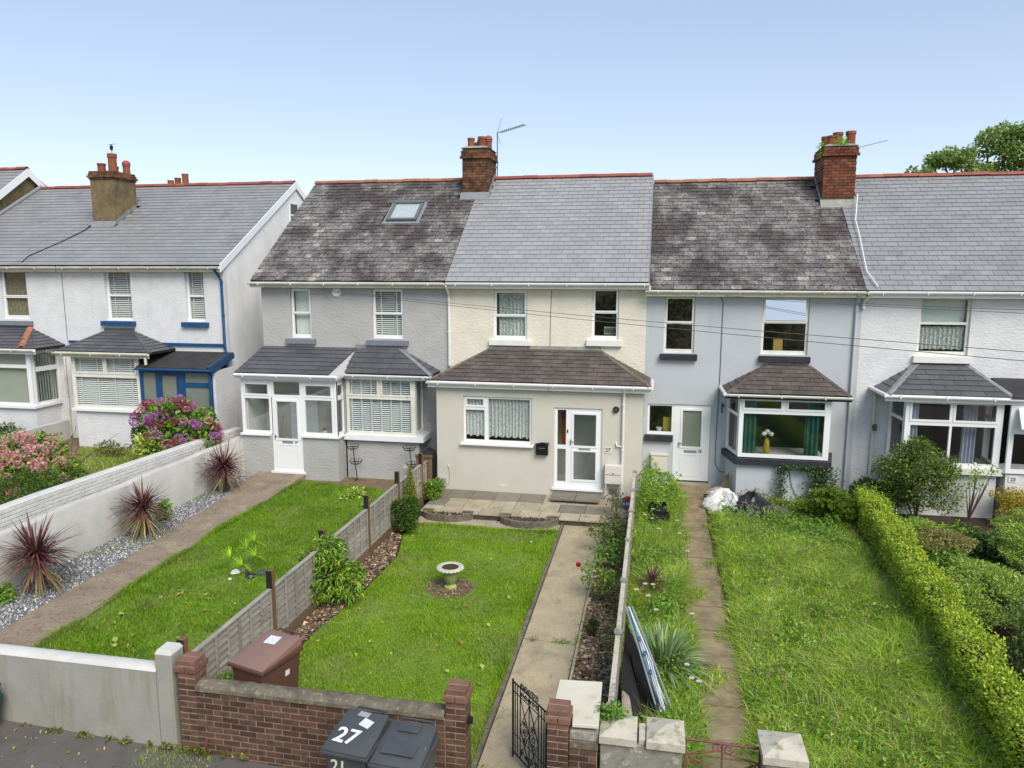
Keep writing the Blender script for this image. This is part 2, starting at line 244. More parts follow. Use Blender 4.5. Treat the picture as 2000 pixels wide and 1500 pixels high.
M['lace'] = lace_mat('lace_curtain', (.80, .83, .81), .4, 30); M['lace2'] = lace_mat('fine_lace_curtain', (.72, .76, .74), .5, 28); M['net'] = lace_mat('net_curtain', (.78, .85, .80), .1, 60)
M['curtain_brown'] = mat('patterned_curtain', (.22, .19, .11), (.32, .28, .18), 14, rough=.9, trans=.15); M['teal'] = mat('teal_curtain', (.012, .075, .07), (.018, .11, .10), 5, rough=.8); M['curtain_grey'] = mat('grey_curtain', (.38, .40, .48), (.3, .32, .4), 5, rough=.8)
M['inner'] = mat('interior_wall', (.42, .40, .36), (.46, .44, .4), 1); M['floorin'] = mat('interior_floor', (.12, .08, .05)); M['yellowbox'] = mat('yellow_cloth', (.42, .29, .07), rough=.7)
M['red_cloth'] = mat('red_cloth', (.45, .03, .02), rough=.8); M['gold'] = mat('gold_vase', (.5, .35, .06), rough=.3, metal=.5); M['white_cer'] = mat('white_ceramic', (.7, .72, .7), rough=.3)
M['bark'] = mat('bark', (.12, .09, .06), (.08, .06, .04), 12, rough=.95, bump=.6)
M['skylit'] = glass_mat('skylight_glass', (.8, .85, .9), 12.0); M['mirror_glass'] = glass_mat('sky_mirror_glass', refl=8.0); M['stone'] = mat('garden_stone', (.16, .155, .145), (.6, .58, .5), 16, rough=.8, bump=.4)
M['alu'] = mat('grey_aluminium', (.17, .175, .18), rough=.45, metal=.3); M['blue_plastic'] = mat('blue_plastic', (.05, .1, .28), rough=.4)

# ------------------------------------------------------------------ object helpers
def wl(o):
    v = Vector((0, 0, 0))
    while o is not None: v = v + o.location; o = o.parent
    return v
def tag(o, label=None, cat=None, group=None, kind=None):
    if label: o['label'] = label
    if cat: o['category'] = cat
    if group: o['group'] = group
    if kind: o['kind'] = kind
    return o
def thing(name, label, cat, loc=(0, 0, 0), rz=0, group=None):
    o = bpy.data.objects.new(name, None); o.empty_display_size = .1; col.objects.link(o); o.location = loc; o.rotation_euler = (0, 0, rz)
    return tag(o, label, cat, group)
def link(name, me, m=None, parent=None, kind=None):
    o = bpy.data.objects.new(name, me); col.objects.link(o)
    if parent is not None: o.parent = parent
    if m is not None and not me.materials: me.materials.append(M[m] if isinstance(m, str) else m)
    if kind: o['kind'] = kind
    return o
class MB:
    def __init__(s): s.v = []; s.f = []
    def box(s, x0, x1, y0, y1, z0, z1):
        n = len(s.v)
        s.v += [(x0, y0, z0), (x1, y0, z0), (x1, y1, z0), (x0, y1, z0), (x0, y0, z1), (x1, y0, z1), (x1, y1, z1), (x0, y1, z1)]
        s.f += [(n, n + 3, n + 2, n + 1), (n + 4, n + 5, n + 6, n + 7), (n, n + 1, n + 5, n + 4), (n + 1, n + 2, n + 6, n + 5), (n + 2, n + 3, n + 7, n + 6), (n + 3, n, n + 4, n + 7)]
        return s
    def quad(s, a, b, c, d):
        n = len(s.v); s.v += [a, b, c, d]; s.f.append((n, n + 1, n + 2, n + 3)); return s
    def poly(s, pts):
        n = len(s.v); s.v += list(pts); s.f.append(tuple(range(n, n + len(pts)))); return s
    def prism(s, bottom, top):
        n = len(s.v); k = len(bottom); s.v += list(bottom) + list(top)
        s.f.append(tuple(range(n + k - 1, n - 1, -1))); s.f.append(tuple(range(n + k, n + 2 * k)))
        for i in range(k): j = (i + 1) % k; s.f.append((n + i, n + j, n + k + j, n + k + i))
        return s
    def tube(s, pts, r, n=6, cap=True):
        pts = [Vector(p) for p in pts]; rr = r if isinstance(r, (list, tuple)) else [r] * len(pts)
        base = len(s.v); ref = None
        for i, p in enumerate(pts):
            d = (pts[min(i + 1, len(pts) - 1)] - pts[max(i - 1, 0)]).normalized()
            a = Vector((0, 0, 1)) if abs(d.z) < .9 else Vector((1, 0, 0))
            u = d.cross(a).normalized()
            if ref is not None and (u - ref).length > (u + ref).length: u = -u
            ref = u; w = d.cross(u)
            for k in range(n):
                t = 2 * math.pi * k / n; s.v.append(tuple(p + (u * math.cos(t) + w * math.sin(t)) * rr[i]))
        for i in range(len(pts) - 1):
            for k in range(n):
                a = base + i * n + k; b = base + i * n + (k + 1) % n; s.f.append((a, b, b + n, a + n))
        if cap: s.f.append(tuple(base + k for k in range(n - 1, -1, -1))); s.f.append(tuple(base + (len(pts) - 1) * n + k for k in range(n)))
        return s
    def lathe(s, prof, n=20, c=(0, 0, 0), wob=0, lobes=0):
        b = len(s.v)
        for (r, z) in prof:
            for k in range(n):
                t = 2 * math.pi * k / n; q = r * (1 + wob * math.cos(lobes * t)); s.v.append((c[0] + q * math.cos(t), c[1] + q * math.sin(t), c[2] + z))
        for i in range(len(prof) - 1):
            for k in range(n):
                a = b + i * n + k; d = b + i * n + (k + 1) % n; s.f.append((a, d, d + n, a + n))
        return s
    def xf(s, m4, start=0):
        for i in range(start, len(s.v)): s.v[i] = tuple(m4 @ Vector(s.v[i]))
        return s
    def mesh(s, name, off=None):
        me = bpy.data.meshes.new(name)
        v = s.v if off is None else [(a - off[0], b - off[1], c - off[2]) for a, b, c in s.v]
        me.from_pydata(v, [], s.f); return me
    def build(s, name, m, parent=None, local=False, smooth=False, bevel=0, kind=None):
        me = s.mesh(name, None if (local or parent is None) else wl(parent))
        if smooth:
            me.polygons.foreach_set('use_smooth', [True] * len(me.polygons))
            me.set_sharp_from_angle(angle=R(40)) if hasattr(me, 'set_sharp_from_angle') else None
        o = link(name, me, m, parent, kind)
        if bevel:
            b = o.modifiers.new('bevel', 'BEVEL'); b.width = bevel; b.segments = 2; b.limit_method = 'ANGLE'; b.angle_limit = R(35)
        return o
def bx(name, m, parent, x0, x1, y0, y1, z0, z1, **k): return MB().box(x0, x1, y0, y1, z0, z1).build(name, m, parent, **k)
def np_mesh(name, V, F):
    me = bpy.data.meshes.new(name); nv = len(V); nf, k = F.shape
    me.vertices.add(nv); me.vertices.foreach_set('co', np.ascontiguousarray(V, dtype=np.float32).ravel())
    me.loops.add(nf * k); me.loops.foreach_set('vertex_index', F.astype(np.int32).ravel())
    me.polygons.add(nf); me.polygons.foreach_set('loop_start', np.arange(0, nf * k, k, dtype=np.int32))
    me.update(calc_edges=True); return me
def unit(a): return a / np.maximum(np.linalg.norm(a, axis=-1, keepdims=True), 1e-9)

def leaves(name, P, m, parent=None, size=.05, aspect=.5, up=.4, out=None, fold=.15, droop=0, kind=None, off=None):
    """one small folded leaf (two triangles) at each point"""
    n = len(P); d = rng.normal(size=(n, 3))
    if out is not None: d = unit(d) + out
    d = unit(d); nrm = unit(rng.normal(size=(n, 3)) * .7 + np.array([0, 0, 1.0]) * up * 2 + (out if out is not None else 0))
    side = unit(np.cross(d, nrm)); nn = np.cross(side, d)
    s = size * (.6 + .8 * rng.random((n, 1)))
    a = P; b = P + d * s * .5 + side * s * aspect * .5 + nn * s * fold; c = P + d * s - np.array([0, 0, 1.]) * droop * s; e = P + d * s * .5 - side * s * aspect * .5 + nn * s * fold
    V = np.stack([a, b, c, e], 1).reshape(-1, 3)
    if parent is not None: V = V - np.array(wl(parent))
    if off is not None: V = V - np.array(off)
    i = np.arange(n)[:, None] * 4
    F = np.concatenate([i + np.array([[0, 1, 2]]), i + np.array([[0, 2, 3]])], 0)
    # keep both triangles of one leaf connected through shared vertices
    me = np_mesh(name, V, F); o = link(name, me, m, parent, kind); return o
def blob_points(n, blobs, shell=.55):
    """points in several ellipsoids (cx,cy,cz,rx,ry,rz), mostly near the surface; also the outward direction"""
    w = np.array([b[3] * b[4] + b[4] * b[5] + b[3] * b[5] for b in blobs]); w = w / w.sum(); k = rng.choice(len(blobs), n, p=w)
    B = np.array(blobs)[k]; d = unit(rng.normal(size=(n, 3))); r = shell + (1 - shell) * rng.random((n, 1)) ** .6
    r = r * (1 + .14 * np.sin(d[:, :1] * 7 + B[:, :1] * 9) * np.cos(d[:, 1:2] * 6 + B[:, 1:2] * 5))
    return B[:, :3] + d * r * B[:, 3:6], d
def subblobs(c, r, n, f=.45, seed=0, flat=1):
    q = random.Random(seed); out = [(c[0], c[1], c[2], r[0] * .75, r[1] * .75, r[2] * .75)]
    for i in range(n):
        t = q.uniform(0, 2 * math.pi); p = q.uniform(-.55, 1) * math.pi / 2 * .9
        out.append((c[0] + math.cos(t) * math.cos(p) * r[0] * .68, c[1] + math.sin(t) * math.cos(p) * r[1] * .68, c[2] + math.sin(p) * r[2] * .68,
                    r[0] * f * q.uniform(.7, 1.2), r[1] * f * q.uniform(.7, 1.2), r[2] * f * q.uniform(.6, 1.1) * flat))
    return out
def twigs(parent, base, tips, r=.012, m='stem', name='stem'):
    b = MB()
    for t in tips:
        mid = [(base[i] + t[i]) / 2 + rnd.uniform(-.05, .05) for i in range(3)]
        b.tube([base, mid, t], [r, r * .7, r * .3], 5)
    return b.build(name, m, parent)
def shrub(name, label, cat, c, r, n, m, size=.05, aspect=.5, sub=9, f=.45, group=None, z0=None, up=.3, shell=.5, seed=0, flat=1, droop=0, blobs=None, ntw=8):
    z0 = c[2] - r[2] if z0 is None else z0
    t = thing(name, label, cat, (c[0], c[1], z0), group=group)
    bl = blobs or subblobs(c, r, sub, f, seed, flat); P, d = blob_points(n, bl, shell)
    keep = P[:, 2] > z0 + .01; P, d = P[keep], d[keep]
    leaves('foliage', P, m, t, size, aspect, up, d * .8, droop=droop)
    q = random.Random(seed + 5)
    twigs(t, (c[0], c[1], z0 - .02), [(b[0], b[1], b[2]) for b in (bl * 3)[:ntw]] + [(c[0] + q.uniform(-.7, .7) * r[0], c[1] + q.uniform(-.7, .7) * r[1], c[2] + q.uniform(0, .7) * r[2]) for _ in range(4)])
    return t
def ribbons(name, specs, m, parent=None, segs=5, kind=None, off=None):
    """strap leaves: (base, direction, length, width, droop)"""
    V = []; F = []
    for (b, d, L, w, dr) in specs:
        b = np.array(b, float); d = unit(np.array(d, float)); side = np.cross(d, [0, 0, 1.]); 
        if np.linalg.norm(side) < .05: side = np.array([math.cos(b[0] * 99), math.sin(b[0] * 99), 0])
        side = unit(side); n0 = len(V)
        for i in range(segs + 1):
            t = i / segs; p = b + d * L * t + np.array([0, 0, -1.]) * dr * L * t * t
            ww = w * (1 - t ** 2.2) * (.55 + .9 * min(t * 3, .5)) + .0008
            V.append(p - side * ww / 2); V.append(p + side * ww / 2)
        for i in range(segs): a = n0 + 2 * i; F.append((a, a + 1, a + 3, a + 2))
    V = np.array(V)
    if parent is not None: V = V - np.array(wl(parent))
    if off is not None: V = V - np.array(off)
    return link(name, np_mesh(name, V, np.array(F)), m, parent, kind)
def inpoly(P, poly):
    x, y = P[:, 0], P[:, 1]; ins = np.zeros(len(P), bool); n = len(poly)
    for i in range(n):
        x1, y1 = poly[i]; x2, y2 = poly[(i + 1) % n]
        c = ((y1 > y) != (y2 > y)) & (x < (x2 - x1) * (y - y1) / ((y2 - y1) if y2 != y1 else 1e-9) + x1); ins ^= c
    return ins
def scatter(poly, n, excl=()):
    poly = np.array(poly); lo, hi = poly.min(0), poly.max(0); out = []; tot = 0
    while tot < n:
        P = lo + rng.random((n * 2, 2)) * (hi - lo); k = inpoly(P, poly)
        for e in excl:
            if len(e) == 3: k &= (P[:, 0] - e[0]) ** 2 + (P[:, 1] - e[1]) ** 2 > e[2] ** 2 * (.85 + .3 * rng.random(len(P)))
        out.append(P[k]); tot += k.sum()
    return np.concatenate(out)[:n]
def vn(P, s, seed=0):
    """smooth pseudo noise in 0..1 for uneven growth"""
    x, y = P[:, 0] * s + seed, P[:, 1] * s - seed
    return .5 + .25 * (np.sin(x + 1.7 * np.sin(y * .7)) + np.sin(y * 1.3 + 2.1 * np.sin(x * .6 + 1)) * .6 + np.sin(x * 2.3 - y * 1.9) * .4)
def blades(name, label, poly, z, n, h, w, m, excl=(), lean=.5, seed=0, hvar=.5, parent=None, cat='grass', zf=None, tall=None):
    P = scatter(poly, n, excl); H = h * (1 - hvar + 2 * hvar * rng.random(n)) * (.55 + .9 * vn(P, 2.2, seed))
    if tall is not None: H = H * tall(P)
    t = rng.random(n) * 2 * math.pi; d = np.stack([np.cos(t), np.sin(t), np.zeros(n)], 1); s = np.stack([-np.sin(t + rng.normal(size=n) * .8), np.cos(t), np.zeros(n)], 1)
    zz = np.full(n, z) if zf is None else zf(P)
    B = np.column_stack([P, zz]); ln = (rng.random((n, 1)) * lean + .1) * H[:, None]; ww = w * (.6 + .8 * rng.random((n, 1)))
    if h > .09:   # long bent blades: two quads' worth in 3 triangles
        a = B - s * ww / 2; b = B + s * ww / 2; mid = B + d * ln * .45 + np.array([0, 0, 1.]) * H[:, None] * .65
        c = mid + s * ww * .35; e = mid - s * ww * .35; tip = B + d * ln * 1.5 + np.array([0, 0, 1.]) * H[:, None] * (.95 - .4 * rng.random((n, 1)))
        V = np.stack([a, b, c, e, tip], 1).reshape(-1, 3); i = np.arange(n)[:, None] * 5
        F = np.concatenate([i + np.array([[0, 1, 2]]), i + np.array([[0, 2, 3]]), i + np.array([[3, 2, 4]])], 0)
    else:
        a = B - s * ww / 2; b = B + s * ww / 2; tip = B + d * ln + np.array([0, 0, 1.]) * H[:, None]
        V = np.stack([a, b, tip], 1).reshape(-1, 3); F = np.arange(n * 3).reshape(-1, 3)
    o = link(name, np_mesh(name, V, F), m, parent, 'stuff')
    if parent is None: tag(o, label, cat)
    return o
def sheet(name, poly, z, m, label=None, kind='structure', th=.05, zf=None):
    b = MB(); zz = [(z if zf is None else zf(x, y)) for x, y in poly]
    b.prism([(x, y, q - th) for (x, y), q in zip(poly, zz)], [(x, y, q) for (x, y), q in zip(poly, zz)])
    o = b.build(name, m); o['kind'] = kind
    if label: o['label'] = label
    return o
def chips(name, poly, z, n, s, m, label, flat=.35, excl=(), hgt=.03):
    P = scatter(poly, n, excl); c = np.column_stack([P, z + rng.random(n) * hgt]); d = unit(rng.normal(size=(n, 3)) * np.array([1, 1, flat])); u = unit(np.cross(d, rng.normal(size=(n, 3)) * .4 + np.array([0, 0, 1.])))
    L = s * (.5 + rng.random((n, 1))); W = L * (.25 + .3 * rng.random((n, 1)))
    V = np.stack([c - d * L / 2, c + u * W, c + d * L / 2, c - u * W], 1).reshape(-1, 3)
    o = link(name, np_mesh(name, V, np.arange(4 * n).reshape(-1, 4)), m, None, 'stuff'); tag(o, label, 'ground cover'); return o
def pebbles(name, poly, z, n, s, m, label):
    P = scatter(poly, n); c = np.column_stack([P, z + rng.random(n) * .012]); L = s * (.5 + rng.random((n, 1)))
    t = rng.random((n, 1)) * 6.28; a = np.concatenate([np.cos(t), np.sin(t), 0 * t], 1); b = np.concatenate([-np.sin(t), np.cos(t), 0 * t], 1) * .7; h = np.array([0, 0, .5])
    V = np.stack([c - a * L / 2, c - b * L / 2, c + a * L / 2, c + b * L / 2, c + h * L], 1).reshape(-1, 3); i = np.arange(n)[:, None] * 5
    F = np.concatenate([i + np.array([[q, (q + 1) % 4, 4]]) for q in range(4)], 0)
    o = link(name, np_mesh(name, V, F), m, None, 'stuff'); tag(o, label, 'gravel'); return o
def text(body, size, m, parent, mtx, name='number', ext=.003):
    cu = bpy.data.curves.new(name, 'FONT'); cu.body = body; cu.size = size; cu.extrude = ext; cu.align_x = 'CENTER'; cu.align_y = 'CENTER'; cu.offset = size * .012
    tmp = bpy.data.objects.new('tmp', cu); col.objects.link(tmp); bpy.context.view_layer.update()
    me = bpy.data.meshes.new_from_object(tmp.evaluated_get(bpy.context.evaluated_depsgraph_get())); bpy.data.objects.remove(tmp)
    o = link(name, me, None, parent); me.materials.clear(); me.materials.append(M[m]); o.matrix_local = mtx; return o
FRONT = Matrix.Rotation(R(90), 4, 'X')   # text plane facing -Y

# ------------------------------------------------------------------ building helpers
def frame_mtx(p0, yaw): return Matrix.Translation((p0[0], p0[1], 0)) @ Matrix.Rotation(yaw, 4, 'Z')
def holed(b, x0, x1, z0, z1, holes, y0, y1):
    """a slab in local x/z between y0 (front) and y1 with rectangular openings"""
    xs = sorted({x0, x1, *[v for h in holes for v in h[:2]]}); zs = sorted({z0, z1, *[v for h in holes for v in h[2:]]})
    xs = [v for v in xs if x0 - 1e-6 <= v <= x1 + 1e-6]; zs = [v for v in zs if z0 - 1e-6 <= v <= z1 + 1e-6]
    def solid(i, j):
        if i < 0 or j < 0 or i >= len(xs) - 1 or j >= len(zs) - 1: return False
        cx, cz = (xs[i] + xs[i + 1]) / 2, (zs[j] + zs[j + 1]) / 2
        return not any(h[0] < cx < h[1] and h[2] < cz < h[3] for h in holes)
    for i in range(len(xs) - 1):
        for j in range(len(zs) - 1):
            if not solid(i, j): continue
            a, c, d, e = xs[i], xs[i + 1], zs[j], zs[j + 1]
            b.quad((a, y0, d), (c, y0, d), (c, y0, e), (a, y0, e)); b.quad((c, y1, d), (a, y1, d), (a, y1, e), (c, y1, e))
            if not solid(i - 1, j): b.quad((a, y1, d), (a, y0, d), (a, y0, e), (a, y1, e))
            if not solid(i + 1, j): b.quad((c, y0, d), (c, y1, d), (c, y1, e), (c, y0, e))
            if not solid(i, j - 1): b.quad((a, y1, d), (c, y1, d), (c, y0, d), (a, y0, d))
            if not solid(i, j + 1): b.quad((a, y0, e), (c, y0, e), (c, y1, e), (a, y1, e))
    return b
def window(house, p0, yaw, W, z0, z1, panes, m='upvc', fill=None, rec=.05, sash=(), name='window', glass='glass', th=.06, sm=None):
    """frame mesh with panes as sub-parts. panes: (u0,u1,w0,w1) metres inside the frame, local coordinates"""
    T = frame_mtx(p0, yaw); b = MB(); holed(b, 0, W, z0, z1, panes, rec, rec + th)
    for k in sash:
        u0, u1, w0, w1 = panes[k]; g = .035; st = MB(); holed(st, u0 - g, u1 + g, w0 - g, w1 + g, [(u0 + .012, u1 - .012, w0 + .012, w1 - .012)], rec - .014, rec + .02)
        n = len(b.v); b.v += st.v; b.f += [tuple(n + i for i in f) for f in st.f]
    b.xf(T); w = b.build(name, m, house)
    for (u0, u1, w0, w1) in panes:
        g = MB().quad((u0 - .005, rec + .03, w0 - .005), (u1 + .005, rec + .03, w0 - .005), (u1 + .005, rec + .03, w1 + .005), (u0 - .005, rec + .03, w1 + .005)); g.xf(T); g.build('pane', glass, w)
    if fill: fill(w, T, W, z0, z1, rec + th + .02)
    return w
def f_curtain(m='lace', u0=0, u1=None, zt=None, zb=None, amp=.02, wl_=.09, off=.015, scallop=0, name='curtain'):
    def go(w, T, W, z0, z1, y):
        a = u0; c = W if u1 is None else u1; n = max(8, int((c - a) / wl_ * 6)); b = MB(); top = z1 if zt is None else zt; bot = z0 if zb is None else zb
        for i in range(n + 1):
            u = a + (c - a) * i / n; yy = y + off + amp * math.sin(u / wl_ * 2 * math.pi + 1.3 * math.sin(u * 5)); s = scallop * abs(math.sin(u / .16 * math.pi))
            b.v += [(u, yy, bot + s), (u, yy, top)]
        for i in range(n): q = 2 * i; b.f.append((q, q + 2, q + 3, q + 1))
        b.xf(T); b.build(name, m, w, smooth=True)
    return go
def f_blind(m='blind', tapes=2, pitch=.05, u0=0, u1=None, tapem='blind', tw=.02, tilt=.85, zb=None):
    def go(w, T, W, z0, z1, y):
        c = W if u1 is None else u1; b = MB(); z = z1 - .02; d = .045; zlow = z0 if zb is None else zb
        while z > zlow:
            dz = d * .5 * math.sin(tilt); dy = d * .5 * math.cos(tilt)
            b.quad((u0 + .03, y + .01 - dy, z - dz), (c - .03, y + .01 - dy, z - dz), (c - .03, y + .01 + dy, z + dz), (u0 + .03, y + .01 + dy, z + dz)); z -= pitch
        b.xf(T); b.build('blind', m, w, kind='stuff')
        if tapes:
            t = MB()
            for k in range(tapes):
                u = u0 + (c - u0) * (k + .5) / tapes; t.box(u - tw / 2, u + tw / 2, y - .03, y - .028, zlow, z1)
            t.xf(T); t.build('blind_tape', tapem, w)
    return go
def f_many(*fs):
    def go(*a):
        for f in fs: f(*a)
    return go
def f_flat(m, u0, u1, w0, w1, off=.1, name='roller_blind'):
    def go(w, T, W, z0, z1, y): MB().box(u0, u1, y + off, y + off + .01, w0, w1).xf(T).build(name, m, w)
    return go
def f_vert(m='blind_green', pitch=.09):
    def go(w, T, W, z0, z1, y):
        b = MB(); u = .02
        while u < W - .02:
            b.quad((u, y + .03, z0), (u + pitch * .8, y + .055, z0), (u + pitch * .8, y + .055, z1), (u, y + .03, z1)); u += pitch
        b.xf(T); b.build('blind', m, w, kind='stuff')
    return go
def two_pane(W, z0, z1, split=.5, f=.06, bot=.09):
    zm = z0 + (z1 - z0) * split; return [(f, W - f, z0 + bot, zm - .03), (f, W - f, zm + .03, z1 - f)]

def clip(poly, clipper):
    out = list(poly); n = len(clipper)
    for i in range(n):
        a, b = clipper[i], clipper[(i + 1) % n]; src = out; out = []
        if not src: return []
        def side(p): return (b[0] - a[0]) * (p[1] - a[1]) - (b[1] - a[1]) * (p[0] - a[0])
        for j in range(len(src)):
            p, q = src[j], src[(j + 1) % len(src)]; sp, sq = side(p), side(q)
            if sp >= 0: out.append(p)
            if (sp > 0 and sq < 0) or (sp < 0 and sq > 0):
                t = sp / (sp - sq); out.append((p[0] + (q[0] - p[0]) * t, p[1] + (q[1] - p[1]) * t))
    return out
def area(p): return abs(sum(p[i][0] * p[(i + 1) % len(p)][1] - p[(i + 1) % len(p)][0] * p[i][1] for i in range(len(p)))) / 2 if len(p) > 2 else 0
def slates(roof, O, U, Vv, poly, w, e, m, holes=(), n_ind=300, jit=0, th=.010, name='slate', order='v', skip=0, wvar=0):
    """overlapping slates on the plane O + u*U + v*V inside the (counter-clockwise) polygon"""
    O, U, Vv = Vector(O), Vector(U).normalized(), Vector(Vv).normalized(); Nn = U.cross(Vv).normalized(); base = wl(roof)
    fr = Matrix((U, Vv, Nn)).transposed().to_4x4(); fr.translation = O - base
    lo = [min(p[i] for p in poly) for i in (0, 1)]; hi = [max(p[i] for p in poly) for i in (0, 1)]
    rows = int(math.ceil((hi[1] - lo[1]) / e)); shared = None; ind = 0; rest = MB(); L = e * 1.28
    for r in range(rows):
        v0 = lo[1] + r * e; u = lo[0] - (w / 2 if r % 2 else 0) - rnd.random() * .02
        while u < hi[0]:
            ww = w * (1 + wvar * rnd.uniform(-1, 1)); q = [(u + .004, v0), (u + ww - .004, v0), (u + ww - .004, v0 + L), (u + .004, v0 + L)]
            cu, cv = u + ww / 2, v0 + e / 2; u += ww
            if any(h[0] < cu < h[1] and h[2] < cv < h[3] for h in holes): continue
            if skip and rnd.random() < skip: continue
            c = clip(q, poly)
            if area(c) < w * e * .06: continue
            full = abs(area(c) - area(q)) < 1e-6 and not wvar
            a = rnd.uniform(-1, 1) * jit; dz = rnd.random() * jit * .12; dv = rnd.uniform(-1, 1) * jit * .12
            ht = lambda vv: th * 2.4 - (vv - v0) / L * th * 2.0 + dz
            ox, oy = cu, v0
            bot = [(p[0] - ox, p[1] - oy + dv, ht(p[1]) - th) for p in c]; top = [(p[0] - ox, p[1] - oy + dv, ht(p[1])) for p in c]
            loc = Matrix.Translation((ox, oy, 0)) @ Matrix.Rotation(a * .35, 4, 'Z')
            if ind < n_ind:
                if full and not jit:
                    if shared is None: shared = MB().prism(bot, top).mesh(name)
                    me = shared
                else: me = MB().prism(bot, top).mesh(name)
                o = link(name, me, m, roof); o.matrix_local = fr @ loc; ind += 1
            else:
                n = len(rest.v); rest.prism(bot, top); rest.xf(fr @ loc, n)
    if rest.v: rest.build('slates', m, roof, local=True, kind='stuff')
def ridge(roof, p, q, m, n, r=.11, name='ridge_tile', sag=.008):
    p, q = Vector(p), Vector(q); base = wl(roof); d = (q - p) / n; x = d.normalized(); zz = Vector((0, 0, 1)); y = zz.cross(x).normalized(); z = x.cross(y)
    b = MB(); L = d.length - .008; k = 7; arc = [(r * math.cos(t), r * .8 * math.sin(t) - r * .35) for t in [math.pi * i / (k - 1) for i in range(k)]]
    arc2 = [(a * .82, c - .02) for a, c in arc]; n0 = 0
    for xx in (0, L):
        for a, c in arc: b.v.append((xx, a, c))
        for a, c in arc2: b.v.append((xx, a, c))
    for i in range(k - 1):
        b.f += [(i, i + 1, 2 * k + i + 1, 2 * k + i), (k + i, 3 * k + i, 3 * k + i + 1, k + i + 1), (i, k + i, k + i + 1, i + 1), (2 * k + i, 2 * k + i + 1, 3 * k + i + 1, 3 * k + i)]
    me = b.mesh(name)
    for i in range(n):
        o = link(name, me, m, roof); pos = p + d * i - base; pos.z += rnd.uniform(-1, 1) * sag; mt = Matrix((x, y, z)).transposed().to_4x4(); mt.translation = pos; o.matrix_local = mt @ Matrix.Rotation(rnd.uniform(-1, 1) * .012, 4, 'Y')
def brick_mesh(L, D, H, ch=.004):
    b = MB(); x, y, z = L / 2, D / 2, H / 2
    b.v = [(-x + ch, -y, -z + ch), (x - ch, -y, -z + ch), (x - ch, -y, z - ch), (-x + ch, -y, z - ch), (-x, -y + ch, -z), (x, -y + ch, -z), (x, -y + ch, z), (-x, -y + ch, z), (-x, y, -z), (x, y, -z), (x, y, z), (-x, y, z)]
    b.f = [(0, 1, 2, 3), (0, 4, 5, 1), (1, 5, 6, 2), (2, 6, 7, 3), (3, 7, 4, 0), (4, 8, 9, 5), (5, 9, 10, 6), (6, 10, 11, 7), (7, 11, 8, 4), (8, 11, 10, 9)]
    return b.mesh('brick')
BM = {}
def brick(parent, c, L, D, H, m, rz=0, name='brick'):
    k = (round(L, 3), round(D, 3), round(H, 3), m)
    if k not in BM: BM[k] = brick_mesh(L, D, H); BM[k].materials.append(M[m])
    o = bpy.data.objects.new(name, BM[k]); col.objects.link(o); o.parent = parent
    o.location = Vector(c) - wl(parent); o.rotation_euler = (0, 0, rz + rnd.uniform(-1, 1) * .004); return o
def brick_face(parent, x0, x1, yf, z0, rows, L, H, m, depth=.09, rz=0, origin=None, jit=.002, first=0, joint=.010, limit=10 ** 9, kind_rest=None):
    """running bond on a face starting at x0, facing -Y (or rotated by rz about origin)"""
    cnt = 0
    for r in range(rows):
        off = ((r + first) % 2) * L / 2; u = x0 - off
        while u < x1 - .01:
            a, c = max(u, x0), min(u + L, x1)
            if c - a > .03:
                p = Vector(((a + c) / 2, yf + depth / 2 + rnd.uniform(-1, 1) * jit, z0 + r * H + H / 2))
                if origin is not None: o_ = Vector(origin); p = o_ + Matrix.Rotation(rz, 3, 'Z') @ (p - o_)
                brick(parent, p, c - a - joint, depth, H - joint, m, rz); cnt += 1
            u += L
    return cnt
def pier(parent, cx, cy, w, z0, rows, H, m, capm, proj_row=-2):
    """square one-brick pier: half bricks alternating with stretchers, projecting course and cap"""
    bx('mortar', 'mortar', parent, cx - w / 2 + .006, cx + w / 2 - .006, cy - w / 2 + .006, cy + w / 2 - .006, z0, z0 + rows * H - .005)
    for r in range(rows):
        pj = .022 if r == rows + proj_row else 0; mm = capm if r >= rows - 3 else m; zc = z0 + r * H + H / 2; W = w + 2 * pj
        if r % 2: 
            for s in (-1, 1): brick(parent, (cx + s * W / 4, cy, zc), W / 2 - .008, W, H - .009, mm)
        else:
            for s in (-1, 1): brick(parent, (cx, cy + s * W / 4, zc), W, W / 2 - .008, H - .009, mm)

